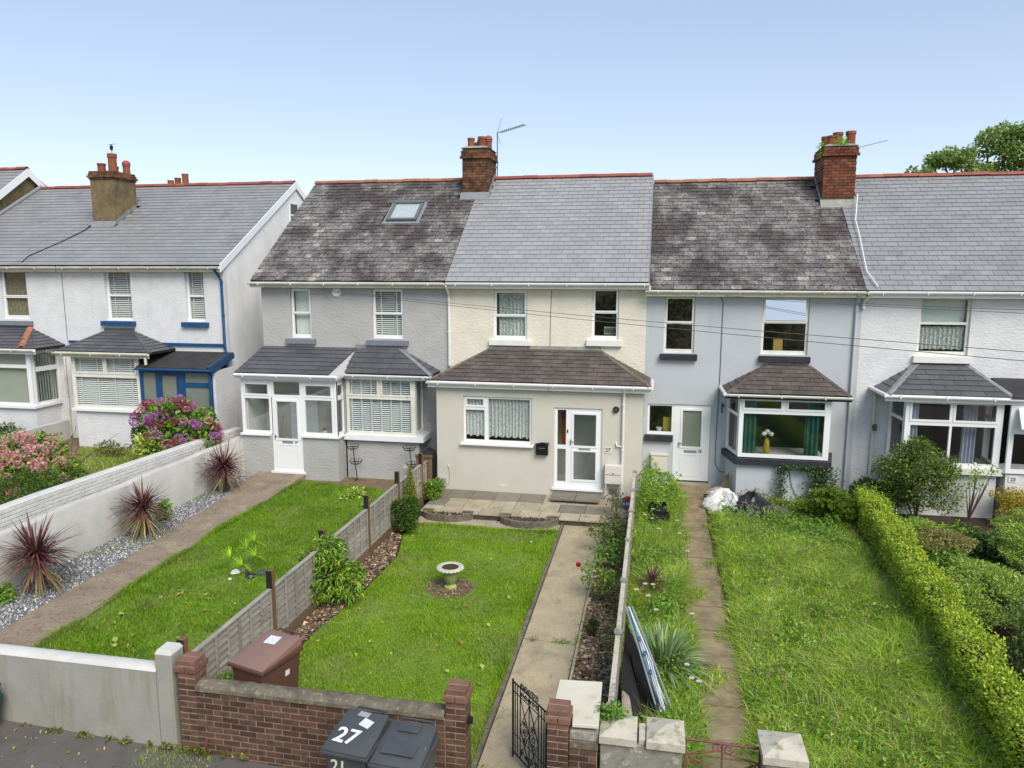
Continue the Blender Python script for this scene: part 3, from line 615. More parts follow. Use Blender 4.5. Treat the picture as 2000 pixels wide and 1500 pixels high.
def house_shell(h, X0, X1, Y0, Y1, ze, zr, Yr, m, holes, side_m=None, th=.15, zg=-.2, right_holes=(), floor=True):
    b = MB(); holed(b, X0, X1, zg, ze, holes, Y0, Y0 + th); b.build('wall', m, h)
    sm = side_m or 'inner'; e = .004
    for nm, xa, xb, mm, hl in (('side_wall', X0 + e, X0 + th, sm, ()), ('side_wall', X1 - th, X1 - e, sm, right_holes)):
        g = MB(); ya, yb = Y0 + th + .002, Y1 - th - .002
        prof = [(ya, zg), (yb, zg), (yb, ze), (Yr, zr - .02), (ya, ze + (zr - ze) * (ya - Y0) / (Yr - Y0) - .03)]
        g.prism([(xa, y, z) for y, z in prof], [(xb, y, z) for y, z in prof]); g.build(nm, mm, h)
    bx('back_wall', m, h, X0, X1, Y1 - th, Y1, zg, ze)
    if floor:
        zf = 2.62 if zg < .2 else 3.0; g = MB(); g.box(X0 + th, X1 - th, Y0 + th, Y1 - th, zf, zf + .12); g.box(X0 + th, X1 - th, Y0 + th, Y1 - th, ze - .12, ze - .03); g.box(X0 + th, X1 - th, Y0 + th, Y1 - th, zg, max(zg + .02, .12)); g.build('floor', 'floorin', h)
        g = MB(); g.box(X0 + th, X1 - th, Y0 + 3.6, Y0 + 3.7, .15, ze - .15); g.box((X0 + X1) / 2 - .25, (X0 + X1) / 2 - .15, Y0 + th + .01, Y0 + 3.6, .15, ze - .15); g.build('inner_wall', 'inner', h)
def main_roof(h, X0, X1, Ye, ze, Yr, zr, m, w, e, ridge_m, nr=12, holes=(), jit=0, Yb=None, n_ind=300, x1top=None, wvar=0):
    th = math.atan2(zr - ze, Yr - Ye); L = math.hypot(zr - ze, Yr - Ye); Yb = Yb or 2 * Yr - Ye
    b = MB(); s = .06
    b.prism([(X0, Ye + .02, ze - s), (X1, Ye + .02, ze - s), (X1, Yr, zr - s), (X0, Yr, zr - s)], [(X0, Ye + .02, ze), (X1, Ye + .02, ze), (X1, Yr, zr), (X0, Yr, zr)])
    roof = b.build('roof', 'deck', h)
    MB().prism([(X0, Yr + .002, zr - s), (X1, Yr + .002, zr - s), (X1, Yb, ze - s), (X0, Yb, ze - s)], [(X0, Yr + .002, zr + .01), (X1, Yr + .002, zr + .01), (X1, Yb, ze + .01), (X0, Yb, ze + .01)]).build('rear_slope', 'slate_dark', roof)
    slates(roof, (X0, Ye, ze), (1, 0, 0), (0, Yr - Ye, zr - ze), [(0, 0), (X1 - X0, 0), (X1 - X0, L), (0, L)], w, e, m, holes, n_ind, jit, wvar=wvar)
    ridge(roof, (X0, Yr, zr + .035), (X1, Yr, zr + .035), ridge_m, nr)
    return roof
def hip(h, x0, x1, yf, yb, ze, zr, xr0, xr1, m, w, e, hipm=None, hipw=.05, jit=0, left=True, right=True, edge='lead', name='bay_roof'):
    """lean-to roof against the wall at yb with hipped ends"""
    b = MB(); t = .05
    pts = [(x0, yf, ze), (x1, yf, ze), (xr1, yb, zr), (xr0, yb, zr)]
    b.prism([(x0, yf, ze - t), (x1, yf, ze - t), (x1, yb, ze - t), (x0, yb, ze - t)], [(x0, yf, ze - .002), (x1, yf, ze - .002), (x1, yb, ze - .002), (x0, yb, ze - .002)])
    b.poly(pts)
    if left: b.poly([(x0, yb, ze), (x0, yf, ze), (xr0, yb, zr)])
    if right: b.poly([(x1, yf, ze), (x1, yb, ze), (xr1, yb, zr)])
    roof = b.build(name, 'deck', h); L = math.hypot(yb - yf, zr - ze)
    slates(roof, (x0, yf, ze), (1, 0, 0), (0, yb - yf, zr - ze), [(0, 0), (x1 - x0, 0), (xr1 - x0, L), (xr0 - x0, L)], w, e, m, jit=jit)
    if right and xr1 < x1 - .05:
        La = math.hypot(x1 - xr1, zr - ze); slates(roof, (x1, yf, ze), (0, 1, 0), (xr1 - x1, 0, zr - ze), [(0, 0), (yb - yf, 0), (yb - yf, La)], w, e, m, jit=jit)
    if left and xr0 > x0 + .05:
        La = math.hypot(xr0 - x0, zr - ze); slates(roof, (x0, yb, ze), (0, -1, 0), (xr0 - x0, 0, zr - ze), [(0, 0), (yb - yf, 0), (0, La)], w, e, m, jit=jit)
    if hipm:
        for (a, c, on) in (((x0, yf, ze), (xr0, yb, zr), left), ((x1, yf, ze), (xr1, yb, zr), right)):
            if not on: continue
            a, c = Vector(a), Vector(c); d = (c - a).normalized(); s = d.cross(Vector((0, 0, 1))).normalized() * hipw; g = MB(); up = Vector((0, 0, .028)); dn = Vector((0, 0, -.012))
            g.prism([tuple(a - s + dn), tuple(a + dn * 0), tuple(a + s + dn), tuple(c + s + dn), tuple(c), tuple(c - s + dn)], [tuple(a - s + up * .5), tuple(a + up * 1.3), tuple(a + s + up * .5), tuple(c + s + up * .5), tuple(c + up * 1.3), tuple(c - s + up * .5)])
            g.build('hip_capping', hipm, roof)
    if edge: bx('flashing', edge, roof, xr0 - .03, xr1 + .03, yb - .03, yb - .004, zr - .03, zr + .09)
    return roof
def gutter(h, x0, x1, y, z, m='gutter', r=.055, fascia='gutter', fh=.13, sides=(None, None), fy=None):
    n = 8; b = MB(); arc = [(math.cos(t), math.sin(t)) for t in [math.pi + math.pi * i / n for i in range(n + 1)]]
    for xx in (x0, x1):
        for a, c in arc: b.v.append((xx, y + a * r, z + c * r))
        for a, c in arc[::-1]: b.v.append((xx, y + a * (r - .008), z + c * (r - .008)))
    k = 2 * (n + 1)
    for i in range(k): j = (i + 1) % k; b.f.append((i, j, k + j, k + i))
    b.f += [tuple(range(n + 1)) + tuple(range(n + 1, k))]
    b.f += [tuple(range(2 * k - 1, k - 1, -1))]
    # brackets
    q = x0 + .3
    while q < x1: b.box(q, q + .02, y - r - .004, y + r, z - r - .006, z + .006); q += .95
    b.build('gutter', m, h)
    yb = y + r + .004 if fy is None else fy
    bx('fascia', fascia, h, x0 + .02, x1 - .02, yb, yb + .02, z - fh, z + .02)
def pipe(h, pts, m='gutter_white', r=.034, name='downpipe'):
    b = MB(); b.tube(pts, r, 10)
    for i in range(len(pts) - 1):
        a, c = Vector(pts[i]), Vector(pts[i + 1])
        if (c - a).length > .8:
            for f in (.03, .5, .97):
                p = a.lerp(c, f); b.tube([p - (c - a).normalized() * .02, p + (c - a).normalized() * .02], r + .009, 10)
    return b.build(name, m, h, smooth=True)
def sill(h, x0, x1, y, z0, z1, m, out=.09): return bx('sill', m, h, x0, x1, y - out, y + .03, z0, z1, bevel=.008)
def pots(ch, spots, m='terracotta'):
    for (x, y, z, r, hh, dent) in spots:
        b = MB().lathe([(r * 1.05, 0), (r, hh * .75), (r * 1.15, hh * .78), (r * 1.12, hh), (r * .85, hh), (r * .8, hh * .6), (.001, hh * .6)], 14, (x, y, z))
        o = b.build('pot', m, ch, smooth=True)
        if dent: MB().lathe([(r * 1.25, hh), (r * 1.1, hh + .07), (r * .5, hh + .12), (.001, hh + .13)], 12, (x, y, z)).build('cowl', 'ridge_red', ch)
def chimney(h, x0, x1, y0, y1, zb, zt, m, L=.2, H=.075, rows_cap=2, mort='mortar_dark', flash='lead', zback=None, side='R'):
    ch = bx('chimney', mort, h, x0 + .012, x1 - .012, y0 + .012, y1 - .012, zb - .6, zt)
    rows = int((zt - zb) / H)
    for r in range(rows):
        pr = (.03 if r >= rows - 3 else 0) + (.03 if r in (rows - 3,) else 0); z = zb + r * H
        off = (r % 2) * L / 2; u = x0 - pr - off
        while u < x1 + pr - .02:
            a, c = max(u, x0 - pr), min(u + L, x1 + pr)
            if c - a > .03: brick(ch, ((a + c) / 2, y0 - pr + .05, z + H / 2), c - a - .01, .1, H - .01, m)
            u += L
        for xs, s in ((x1 + pr - .05, 1), (x0 - pr + .05, -1)):
            if (side == 'R') != (s > 0): continue
            u = y0 - pr + .1 - (0 if r % 2 else L / 2)
            while u < y1 + pr - .02:
                a, c = max(u, y0 - pr + .1), min(u + L, y1 + pr)
                if c - a > .03: brick(ch, (xs, (a + c) / 2, z + H / 2), c - a - .01, .1, H - .01, m, R(90))
                u += L
    MB().prism([(x0 - .03, y0 - .03, zt), (x1 + .03, y0 - .03, zt), (x1 + .03, y1 + .03, zt), (x0 - .03, y1 + .03, zt)], [(x0 + .1, y0 + .1, zt + .07), (x1 - .1, y0 + .1, zt + .07), (x1 - .1, y1 - .1, zt + .07), (x0 + .1, y1 - .1, zt + .07)]).build('flaunching', 'grout', ch)
    return ch
def lead_apron(ch, x0, x1, y0, y1, Ye, ze, slope, m='lead', w=.12, side='R'):
    z = lambda y: ze + (y - Ye) * slope + .03
    b = MB(); b.prism([(x0 - .04, y0 - .16, z(y0 - .16) - .01), (x1 + .04, y0 - .16, z(y0 - .16) - .01), (x1 + .04, y0 - .01, z(y0) - .01), (x0 - .04, y0 - .01, z(y0) - .01)], [(x0 - .04, y0 - .16, z(y0 - .16)), (x1 + .04, y0 - .16, z(y0 - .16)), (x1 + .04, y0 - .012, z(y0) + .1), (x0 - .04, y0 - .012, z(y0) + .1)])
    xs = (x1 + .003, x1 + .018) if side == 'R' else (x0 - .018, x0 - .003)
    b.prism([(xs[0], y0, z(y0) - .05), (xs[1], y0, z(y0) - .05), (xs[1], y1, z(y1) - .05), (xs[0], y1, z(y1) - .05)], [(xs[0], y0, z(y0) + .11), (xs[1], y0, z(y0) + .11), (xs[1], y1, z(y1) + .11), (xs[0], y1, z(y1) + .11)])
    b.build('flashing', m, ch)

# ------------------------------------------------------------------ ground, pavement, road
road_z = lambda x, y=0: -.05 - .035 * x
tag(sheet('ground', [(-3000, -3000), (3000, -3000), (3000, 3000), (-3000, 3000)], -1.3, 'dryearth', th=.2), 'open ground around and beyond the houses', kind='structure')
sheet('pavement', [(-16, -12.9), (20, -12.9), (20, -10.40), (-16, -10.40)], 0, 'asphalt', 'grey asphalt pavement in front of the garden walls', zf=road_z)
sheet('road', [(-16, -19.5), (20, -19.5), (20, -12.92), (-16, -12.92)], 0, 'asphalt', 'asphalt road in front of the houses', zf=lambda x, y: road_z(x) - .12)
sheet('verge', [(-16, -34), (20, -34), (20, -19.52), (-16, -19.52)], 0, 'lawn_soil', 'grass verge on the far side of the road', zf=lambda x, y: road_z(x) - .02)
sheet('garden_soil', [(-.2, -10.44), (5.0, -10.44), (5.0, .3), (-.2, .3)], -.15, 'soil', 'brown soil of the middle garden', th=.5)
sheet('garden_soil', [(-5.6, -10.4), (-.21, -10.4), (-.21, 1.25), (-5.6, 1.25)], -.01, 'dryearth', 'bare brown earth around the grey house lawn', th=.6)
sheet('garden_soil', [(5.01, -10.5), (9.5, -10.5), (9.5, 1.25), (5.01, 1.25)], -.06, 'soil', 'soil of the overgrown garden', th=.6)
sheet('garden_soil', [(9.51, -10.5), (19, -10.5), (19, 1.25), (9.51, 1.25)], -.05, 'soil', 'dark soil under the shrubs of the far right garden', th=.6)
sheet('garden_soil', [(-22, -10.4), (-6.2, -10.4), (-6.2, 2.1), (-22, 2.1)], .33, 'dryearth', 'dry grassy earth of the white house garden', th=.9)
sheet('alley', [(-7, 1.26), (-5.35, 1.26), (-5.35, 10), (-7, 10)], .0, 'concrete29', 'narrow passage between the white and the grey house', th=.3)

# ------------------------------------------------------------------ house 27 (cream, middle)
Yw = 1.2
h27 = thing('terraced_house', 'cream roughcast house numbered 27 with plain new slate roof and single storey front extension', 'house', (2.55, Yw, 0), group='terraced houses in the row')
W27L, W27R = (1.21, 2.09, 3.72, 4.99), (3.75, 4.42, 3.76, 5.05)
house_shell(h27, 0, 5.1, Yw, 9.2, 5.14, 8.22, 5.2, 'cream_rough', [W27L, W27R, (.3, 4.9, .0, 2.45)])
r27 = main_roof(h27, 0, 5.13, .93, 5.2, 5.2, 8.24, 'slate_new', .29, .2, 'ridge_red', 12, n_ind=300, holes=[(-.6, .42, 4.1, 5.3)])
bx('verge_trim', 'upvc', r27, 5.135, 5.165, .95, 5.2, 0, 0).data.clear_geometry()
MB().prism([(5.135, .93, 5.1), (5.16, .93, 5.1), (5.16, 5.2, 8.14), (5.135, 5.2, 8.14)], [(5.135, .93, 5.225), (5.16, .93, 5.225), (5.16, 5.2, 8.27), (5.135, 5.2, 8.27)]).build('verge', 'lead', r27)
for o in [c for c in r27.children if c.name.startswith('verge_trim')]: bpy.data.objects.remove(o)
gutter(h27, -.02, 5.17, .87, 5.16, 'gutter_white', fascia='gutter_white')
bx('soffit', 'old_white', h27, 0, 5.12, .95, Yw - .002, 5.03, 5.05)
def upper(h, r_, fill, m='upvc', split=.5, sash=(1,)):
    x0, x1, z0, z1 = r_; return window(h, (x0, Yw + .0), 0, x1 - x0, z0, z1, two_pane(x1 - x0, z0, z1, split), m, fill, sash=sash, rec=.06)
upper(h27, W27L, f_many(f_curtain('lace2', .1, .86), f_curtain('lace2', .5, .86, off=.12)), split=.48)
def baby(w, T, W, z0, z1, y):
    b = MB(); b.box(.28, .62, y + .25, y + .27, z0 + .26, z0 + .3); b.box(.28, .62, y + .25, y + .27, z0 + .1, z0 + .13)
    for k in range(8): b.box(.285 + k * .043, .297 + k * .043, y + .25, y + .265, z0 + .1, z0 + .28)
    b.xf(T); b.build('shelf_rail', 'blind', w)
upper(h27, W27R, baby, split=.53)
sill(h27, 1.1, 2.2, Yw, 3.57, 3.715, 'whitesill', .1); sill(h27, 3.62, 4.52, Yw, 3.6, 3.755, 'whitesill', .1)
# extension
bx_h = [(.69, 2.42, 1.24, 2.41), (2.98, 4.14, .2, 2.2)]
b = MB(); holed(b, 0, 5.1, -.1, 2.72, bx_h, 0, .14); b.build('extension_wall', 'cream_smooth', h27)
for xx in (0, 4.96):
    bx('extension_side', 'cream_smooth', h27, xx, xx + .14, .142, Yw - .004, -.1, 2.72)
hip(h27, -.16, 5.24, -.14, Yw - .002, 2.80, 3.48, 1.14, 3.95, 'slate_brown', .26, .17, 'coping', .055, jit=.05, edge='grout')
gutter(h27, -.2, 5.28, -.2, 2.77, 'gutter_white', fascia='upvc', fh=.14)
for s_ in (-.2, 5.22):
    bx('side_fascia', 'upvc', h27, s_ + .01, s_ + .04, -.12, Yw - .004, 2.66, 2.79)
b = MB(); b.tube([(5.29, -.2, 2.76), (5.29, Yw - .1, 2.76)], .04, 8); b.build('side_gutter', 'gutter_white', h27, smooth=True)
window(h27, (.69, 0), 0, 1.73, 1.24, 2.41, [(.05, .53, 1.3, 2.06), (.07, .51, 2.17, 2.345), (.63, 1.67, 1.3, 2.35)], 'upvc', f_many(f_curtain('lace', .05, .58, zb=1.36, scallop=.05), f_curtain('lace', .63, 1.68, zb=1.34, scallop=.05, amp=.03)), sash=(1,), rec=.05)
sill(h27, .63, 2.47, 0, 1.185, 1.238, 'upvc', .11)
T0 = [(.06, .30, 1.29 - .2 + .2, 2.15), (.06, .30, .33, 1.17)]
dw = window(h27, (2.98, 0), 0, 1.16, .2, 2.2, [(.07, .28, .34, 1.17), (.07, .28, 1.26, 2.14), (.46, 1.02, .40, 1.13), (.46, 1.02, 1.25, 2.05)], 'upvc', None, sash=(2, 3), rec=.04, name='front_door')
b = MB(); b.box(.60, .88, .02, .036, 1.165, 1.215); b.xf(frame_mtx((2.98, 0), 0)); b.build('letter_slot', 'metal', dw)
b = MB(); b.box(.385, .405, .015, .036, 1.28, 1.42); b.box(.385, .47, .0, .016, 1.36, 1.375); b.xf(frame_mtx((2.98, 0), 0)); b.build('handle', 'metal', dw)
b = MB(); b.box(.31, .335, .02, .036, 1.58, 1.66); b.xf(frame_mtx((2.98, 0), 0)); b.build('doorbell', 'black_gloss', dw)
b = MB().box(3.1, 3.22, .5, .58, 1.1, 2.0); b.build('coat', 'red_cloth', h27)
bx('threshold', 'upvc', h27, 2.93, 4.19, -.06, .05, .15, .198)
# porch interior behind the extension
g = MB(); g.box(.14, 4.96, .15, Yw + .3, -.1, .14); g.box(2.7, 2.78, .145, Yw, .14, 2.6); g.box(.14, 4.96, .145, Yw + .1, 2.62, 2.66); g.build('porch_inside', 'inner', h27)
pipe(h27, [(4.65, -.2, 2.72), (4.65, -.07, 2.55), (4.64, -.05, 2.4), (4.64, -.05, .05)])
pipe(h27, [(4.64, -.05, 1.3), (4.5, -.05, 1.32), (4.47, .01, 1.4)], r=.02, name='overflow_pipe')
pipe(h27, [(.03, .86, 5.1), (.03, 1.1, 4.9), (.03, Yw - .05, 4.8), (.03, Yw - .05, 3.0)], r=.036)
pipe(h27, [(5.16, .87, 5.12), (5.16, .9, 5.0)], name='gutter_outlet')
b = MB(); b.tube([(2.72, Yw - .012, 5.0), (2.70, Yw - .012, 4.4), (2.69, Yw - .012, 3.5)], .006, 5); b.build('cable', 'letters', h27)
b = MB(); b.tube([(2.85, -.21, 2.8), (2.84, -.26, 2.65), (2.9, -.01, 2.6)], .006, 5); b.build('cable_end', 'letters', h27)
g = MB(); g.box(2.785, 4.95, Yw - .12, Yw - .05, .14, 2.6); g.build('inner_wall', 'cream_smooth', h27); bx('inner_door', 'upvc', h27, 3.25, 4.05, Yw - .16, Yw - .125, .15, 2.1)
# letter box, lamp, number, meter, grey box
pb = thing('letter_box', 'black wall-mounted letter box with pitched lid beside the cream extension window', 'letter box', (2.69, -.01, 1.02))
b = MB(); b.box(-.15, .15, -.11, 0, 0, .27); b.build('body', 'black_gloss', pb, local=True, bevel=.006)
MB().prism([(-.17, -.13, .27), (.17, -.13, .27), (.17, 0, .27), (-.17, 0, .27)], [(-.17, -.13, .285), (0, -.13, .33), (.17, -.13, .285), (.17, 0, .30), (-.17, 0, .30)][:4]).build('lid', 'black_gloss', pb, local=True)
MB().box(-.08, .08, -.115, -.108, .17, .18).build('slot', 'metal', pb, local=True)
wlm = thing('wall_lamp', 'round black wall lamp above the number 27 plate', 'lamp', (4.46, -.005, 2.2))
MB().lathe([(.001, .07), (.05, .07), (.075, .04), (.08, 0)], 18).xf(Matrix.Rotation(R(90), 4, 'X')).build('housing', 'black_gloss', wlm, local=True, smooth=True)
MB().lathe([(.001, .085), (.035, .08), (.04, .07)], 14).xf(Matrix.Rotation(R(90), 4, 'X')).build('lens', 'bin_grey', wlm, local=True, smooth=True)
pl = bx('number_plate', 'meter', h27, 4.2, 4.38, -.012, -.001, 1.12, 1.28)
text('27', .13, 'letters', pl, Matrix.Translation(Vector((4.29, -.016, 1.2)) - wl(pl)) @ FRONT)
mb = thing('meter_cabinet', 'cream meter cabinet on legs below the number 27 plate', 'meter box', (4.43, -.01, .0))
MB().box(-.2, .2, -.17, 0, .4, .86).build('cabinet', 'meter', mb, local=True, bevel=.012)
MB().box(-.18, .18, -.176, -.171, .63, .64).box(-.02, .02, -.18, -.171, .66, .68).build('lid_seam', 'letters', mb, local=True)
for s_ in (-.18, .16): MB().box(s_, s_ + .02, -.16, -.1, 0, .4).build('leg', 'meter', mb, local=True)
vb = bx('vent_grille', 'greybox', h27, 4.32, 4.53, -.012, -.001, .1, .25)
for k in range(7): MB().box(4.33, 4.52, -.018, -.0125, .115 + k * .018, .123 + k * .018).build('louvre', 'letters', vb)
gb = thing('outdoor_socket', 'small grey box low on the cream extension wall by the fence', 'outdoor socket', (.13, -.005, .08))
MB().box(-.11, .11, -.09, 0, 0, .22).build('box', 'greybox', gb, local=True, bevel=.01)
MB().tube([(.12, -.02, .05), (.18, -.02, .06), (.2, -.01, .3), (.17, -.01, .5)], .006, 5).build('cable', 'greybox', gb, local=True)
MB().box(.15, .19, -.02, 0, .5, .56).build('clip', 'meter', gb, local=True)
bx('air_brick', 'cream_rough', h27, 1.62, 1.8, -.006, -.001, .14, .2)
sg = thing('black_and_white_sign', 'narrow black and white sign seen edge-on at the right end of the cream extension', 'sign', (5.115, .35, 1.9))
MB().box(0, .012, -.12, .12, 0, .34).build('board', 'sticker', sg, local=True); MB().prism([(.013, -.12, .08), (.016, -.12, .08), (.016, .12, .2), (.013, .12, .2)], [(.013, -.12, .15), (.016, -.12, .15), (.016, .12, .28), (.013, .12, .28)]).build('stripe', 'black_bit', sg, local=True)
# chimney on the 29/27 boundary
def zroof(y, Ye=.93, ze=5.2, Yr=5.2, zr=8.24): return ze + (y - Ye) * (zr - ze) / (Yr - Ye)
ch = chimney(h27, -.42, .38, 4.36, 5.45, 7.66, 9.04, 'brick_soot', L=.205, H=.077)
lead_apron(ch, -.42, .38, 4.36, 5.3, .93, 5.2, .712)
pots(ch, [(-.2, 4.62, 9.1, .1, .26, 0), (.13, 4.62, 9.1, .115, .29, 0), (.2, 5.2, 9.1, .1, .3, 1), (-.18, 5.2, 9.1, .1, .22, 0), (.0, 4.95, 9.1, .09, .25, 0)])
ae = thing('tv_aerial', 'television aerial with long toothed boom on the sooty chimney of the cream house', 'aerial', (.47, 5.2, 8.1))
MB().tube([(0, 0, 0), (0, 0, 1.52)], .018, 6).build('mast', 'alu', ae, local=True)
MB().box(-.09, 0, -.03, .03, .45, .5).build('bracket', 'alu', ae, local=True)
d = Vector((.74, -.35, .11)).normalized()
b = MB(); b.tube([Vector((0, 0, 1.48)), Vector((0, 0, 1.48)) + d * 1.05], .009, 5)
side = d.cross(Vector((0, 0, 1))).normalized()
for k in range(13):
    p = Vector((0, 0, 1.48)) + d * (.14 + .07 * k); b.tube([p - side * .13 + Vector((0, 0, .0)), p + side * .13], .005, 4); b.tube([p - Vector((0, 0, .03)), p + Vector((0, 0, .04))], .008, 4)
b.build('boom', 'alu', ae, local=True)
MB().tube([Vector((0, 0, 1.48)), Vector((.14, -.05, 1.9))], .006, 4).tube([Vector((0, 0, 1.48)), Vector((.12, -.04, 1.12))], .006, 4).build('reflector', 'alu', ae, local=True)

# ------------------------------------------------------------------ house 29 (grey, left of middle)
h29 = thing('terraced_house', 'grey roughcast house numbered 29 with mossy roof, skylight, white glazed porch and square bay', 'house', (-2.65, Yw, 0), group='terraced houses in the row')
A29, B29 = (-4.45, -3.86, 3.66, 5.0), (-2.1, -1.24, 3.68, 5.0)
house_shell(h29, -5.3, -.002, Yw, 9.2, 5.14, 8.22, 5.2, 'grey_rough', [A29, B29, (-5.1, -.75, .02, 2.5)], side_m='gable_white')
r29 = main_roof(h29, -5.46, -.01, .93, 5.2, 5.2, 8.22, 'slate_old', .235, .178, 'ridge_old', 13, jit=.09, holes=[(3.0, 4.0, 2.8, 4.0), (4.98, 6, 4.1, 5.3)], n_ind=300, wvar=.12)
gutter(h29, -5.5, -.03, .87, 5.16, 'gutter_white', fascia='gutter')
bx('soffit', 'old_white', h29, -5.42, -.01, .95, Yw - .002, 5.03, 5.05)
for xx in (-5.47,):
    MB().prism([(xx, .95, 5.08), (xx + .02, .95, 5.08), (xx + .02, 5.2, 8.1), (xx, 5.2, 8.1)], [(xx, .95, 5.19), (xx + .02, .95, 5.19), (xx + .02, 5.2, 8.21), (xx, 5.2, 8.21)]).build('verge', 'grout', r29)
# skylight: frame on the slope plane
def on_slope(X, Ye, ze, Yr, zr):
    U, V_ = Vector((1, 0, 0)), Vector((0, Yr - Ye, zr - ze)).normalized(); Nn = U.cross(V_); m_ = Matrix((U, V_, Nn)).transposed().to_4x4(); m_.translation = Vector((X, Ye, ze)); return m_
SM = on_slope(-2.42, .93, 5.2, 5.2, 8.22)
b = MB(); holed(b, 0, .92, 0, .98, [(.075, .845, .075, .905)], -.11, 0); b.xf(Matrix.Rotation(R(-90), 4, 'X') @ Matrix.Scale(-1, 4, (0, 0, 1))) if False else None
def ring(u0, u1, v0, v1, g, z0, z1):
    b = MB()
    for (a, c, d_, e_) in ((u0, u1, v0, v0 + g), (u0, u1, v1 - g, v1), (u0, u0 + g, v0 + g, v1 - g), (u1 - g, u1, v0 + g, v1 - g)): b.box(a, c, d_, e_, z0, z1)
    return b
sky_l = ring(0, .92, 2.88, 3.86, .085, .0, .1).xf(SM).build('skylight', 'alu', h29, bevel=.006)
MB().box(.085, .835, 2.965, 3.775, .06, .07).xf(SM).build('pane', 'glass', sky_l)
MB().box(.085, .835, 2.965, 3.775, .045, .055).xf(SM).build('roller_blind', 'upvc', sky_l)
ring(-.09, 1.01, 2.76, 3.96, .1, .0, .03).xf(SM).build('flashing', 'lead', sky_l)
MB().box(-.01, .93, 3.78, 3.9, .1, .125).xf(SM).build('hood', 'alu', sky_l)
upper(h29, A29, f_many(f_flat('net', .05, .55, 3.7, 4.95, .06, 'net_curtain')))
upper(h29, B29, f_blind('blind', 2, .055, tapem='blind', tw=.03, tilt=.75))
sill(h29, -4.6, -3.74, Yw, 3.5, 3.64, 'greysill', .11); sill(h29, -2.27, -1.1, Yw, 3.5, 3.64, 'greysill', .11)
al = thing('alarm_box', 'white hexagonal alarm box under the eaves of the grey house', 'alarm box', (-3.1, Yw - .002, 4.9))
MB().lathe([(.001, .07), (.10, .07), (.15, .02), (.15, 0)], 6).xf(Matrix.Rotation(R(90), 4, 'X')).build('case', 'upvc', al, local=True)
# porch 29: front Y .1, X -5.42..-2.72
def split_front(T, p, panes, W, z0, z1, h, **k): return window(h, p, T, W, z0, z1, panes, **k)
yp = .1
for xa_, xc_ in ((-5.42, -4.56), (-3.70, -2.72)): bx('porch_wall', 'grey_rough', h29, xa_, xc_, yp, yp + .12, -.05, 1.15)
bx('porch_side', 'grey_rough', h29, -2.84, -2.722, yp + .122, .7, -.05, 1.15)
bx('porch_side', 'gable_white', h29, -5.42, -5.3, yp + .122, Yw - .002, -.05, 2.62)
bx('porch_sill', 'upvc', h29, -5.46, -4.6, yp - .07, yp + .14, 1.152, 1.2); bx('porch_sill', 'upvc', h29, -3.7, -2.66, yp - .07, yp + .14, 1.152, 1.2); bx('porch_sill', 'upvc', h29, -2.86, -2.66, yp + .142, .5, 1.152, 1.2)
window(h29, (-5.42, yp), 0, .88, 1.2, 2.68, [(.09, .79, 1.27, 2.14), (.11, .78, 2.25, 2.53)], 'upvc', None, sash=(1,), rec=.02)
window(h29, (-3.70, yp), 0, .98, 1.2, 2.68, [(.09, .83, 1.27, 2.14), (.11, .83, 2.25, 2.53)], 'upvc', None, sash=(1,), rec=.02)
window(h29, (-4.54, yp), 0, .84, 2.19, 2.68, [(.05, .79, 2.25, 2.6)], 'upvc', None, rec=.02)
window(h29, (-2.72, yp + .002), R(90), .5, 1.2, 2.68, [(.09, .44, 1.27, 2.14), (.09, .44, 2.25, 2.53)], 'upvc', None, rec=.0)
dr = window(h29, (-4.56, yp), 0, .86, .2, 2.19, [(.13, .73, 1.07, 2.09)], 'upvc', None, sash=(0,), rec=.02, name='front_door')
ring2 = MB(); holed(ring2, .12, .74, .3, .92, [(.14, .72, .32, .90)], .012, .019); ring2.xf(frame_mtx((-4.56, yp), 0)); ring2.build('door_panel', 'upvc', dr)
MB().box(.27, .57, .008, .019, .96, 1.02).xf(frame_mtx((-4.56, yp), 0)).build('letter_slot', 'metal', dr)
text('29', .07, 'letters', dr, Matrix.Translation(Vector((-4.56 + .66, yp + .012, .99)) - wl(dr)) @ FRONT)
MB().box(.06, .075, .0, .02, 1.05, 1.2).box(.06, .15, -.02, .0, 1.14, 1.155).xf(frame_mtx((-4.56, yp), 0)).build('handle', 'metal', dr)
bx('threshold', 'upvc', h29, -4.62, -3.64, yp - .05, yp + .12, .14, .2)
# porch roof (mono pitch, X -5.5..) and bay roof
b = MB(); b.prism([(-5.5, -.02, 2.78), (-2.86, -.02, 2.78), (-2.6, Yw - .003, 3.36), (-5.28, Yw - .003, 3.36)], [(-5.5, -.02, 2.83), (-2.86, -.02, 2.83), (-2.6, Yw - .003, 3.41), (-5.28, Yw - .003, 3.41)])
pr = b.build('porch_roof', 'deck', h29)
slates(pr, (-5.5, -.02, 2.83), (1, 0, 0), (0, 1.22, .58), [(0, 0), (2.64, 0), (2.95, 1.35), (.2, 1.35)], .5, .2, 'slate_dark', jit=.01)
MB().prism([(-2.86, -.02, 2.68), (-2.66, .0, 2.68), (-2.5, .5, 2.8), (-2.6, Yw - .01, 3.3)], [(-2.86, -.02, 2.82), (-2.66, .0, 2.74), (-2.5, .5, 2.86), (-2.58, Yw - .01, 3.4)]).build('roof_cheek', 'grey_rough', h29)
gutter(h29, -5.52, -2.62, -.08, 2.8, 'upvc', fascia='upvc', fh=.12)
yb = .5
hip(h29, -2.66, -.25, .38, Yw - .002, 2.84, 3.42, -2.55, -1.36, 'slate_dark', .5, .2, 'lead', .06, jit=.01, left=False)
gutter(h29, -2.64, -.22, .33, 2.81, 'upvc', fascia='upvc', fh=.12)
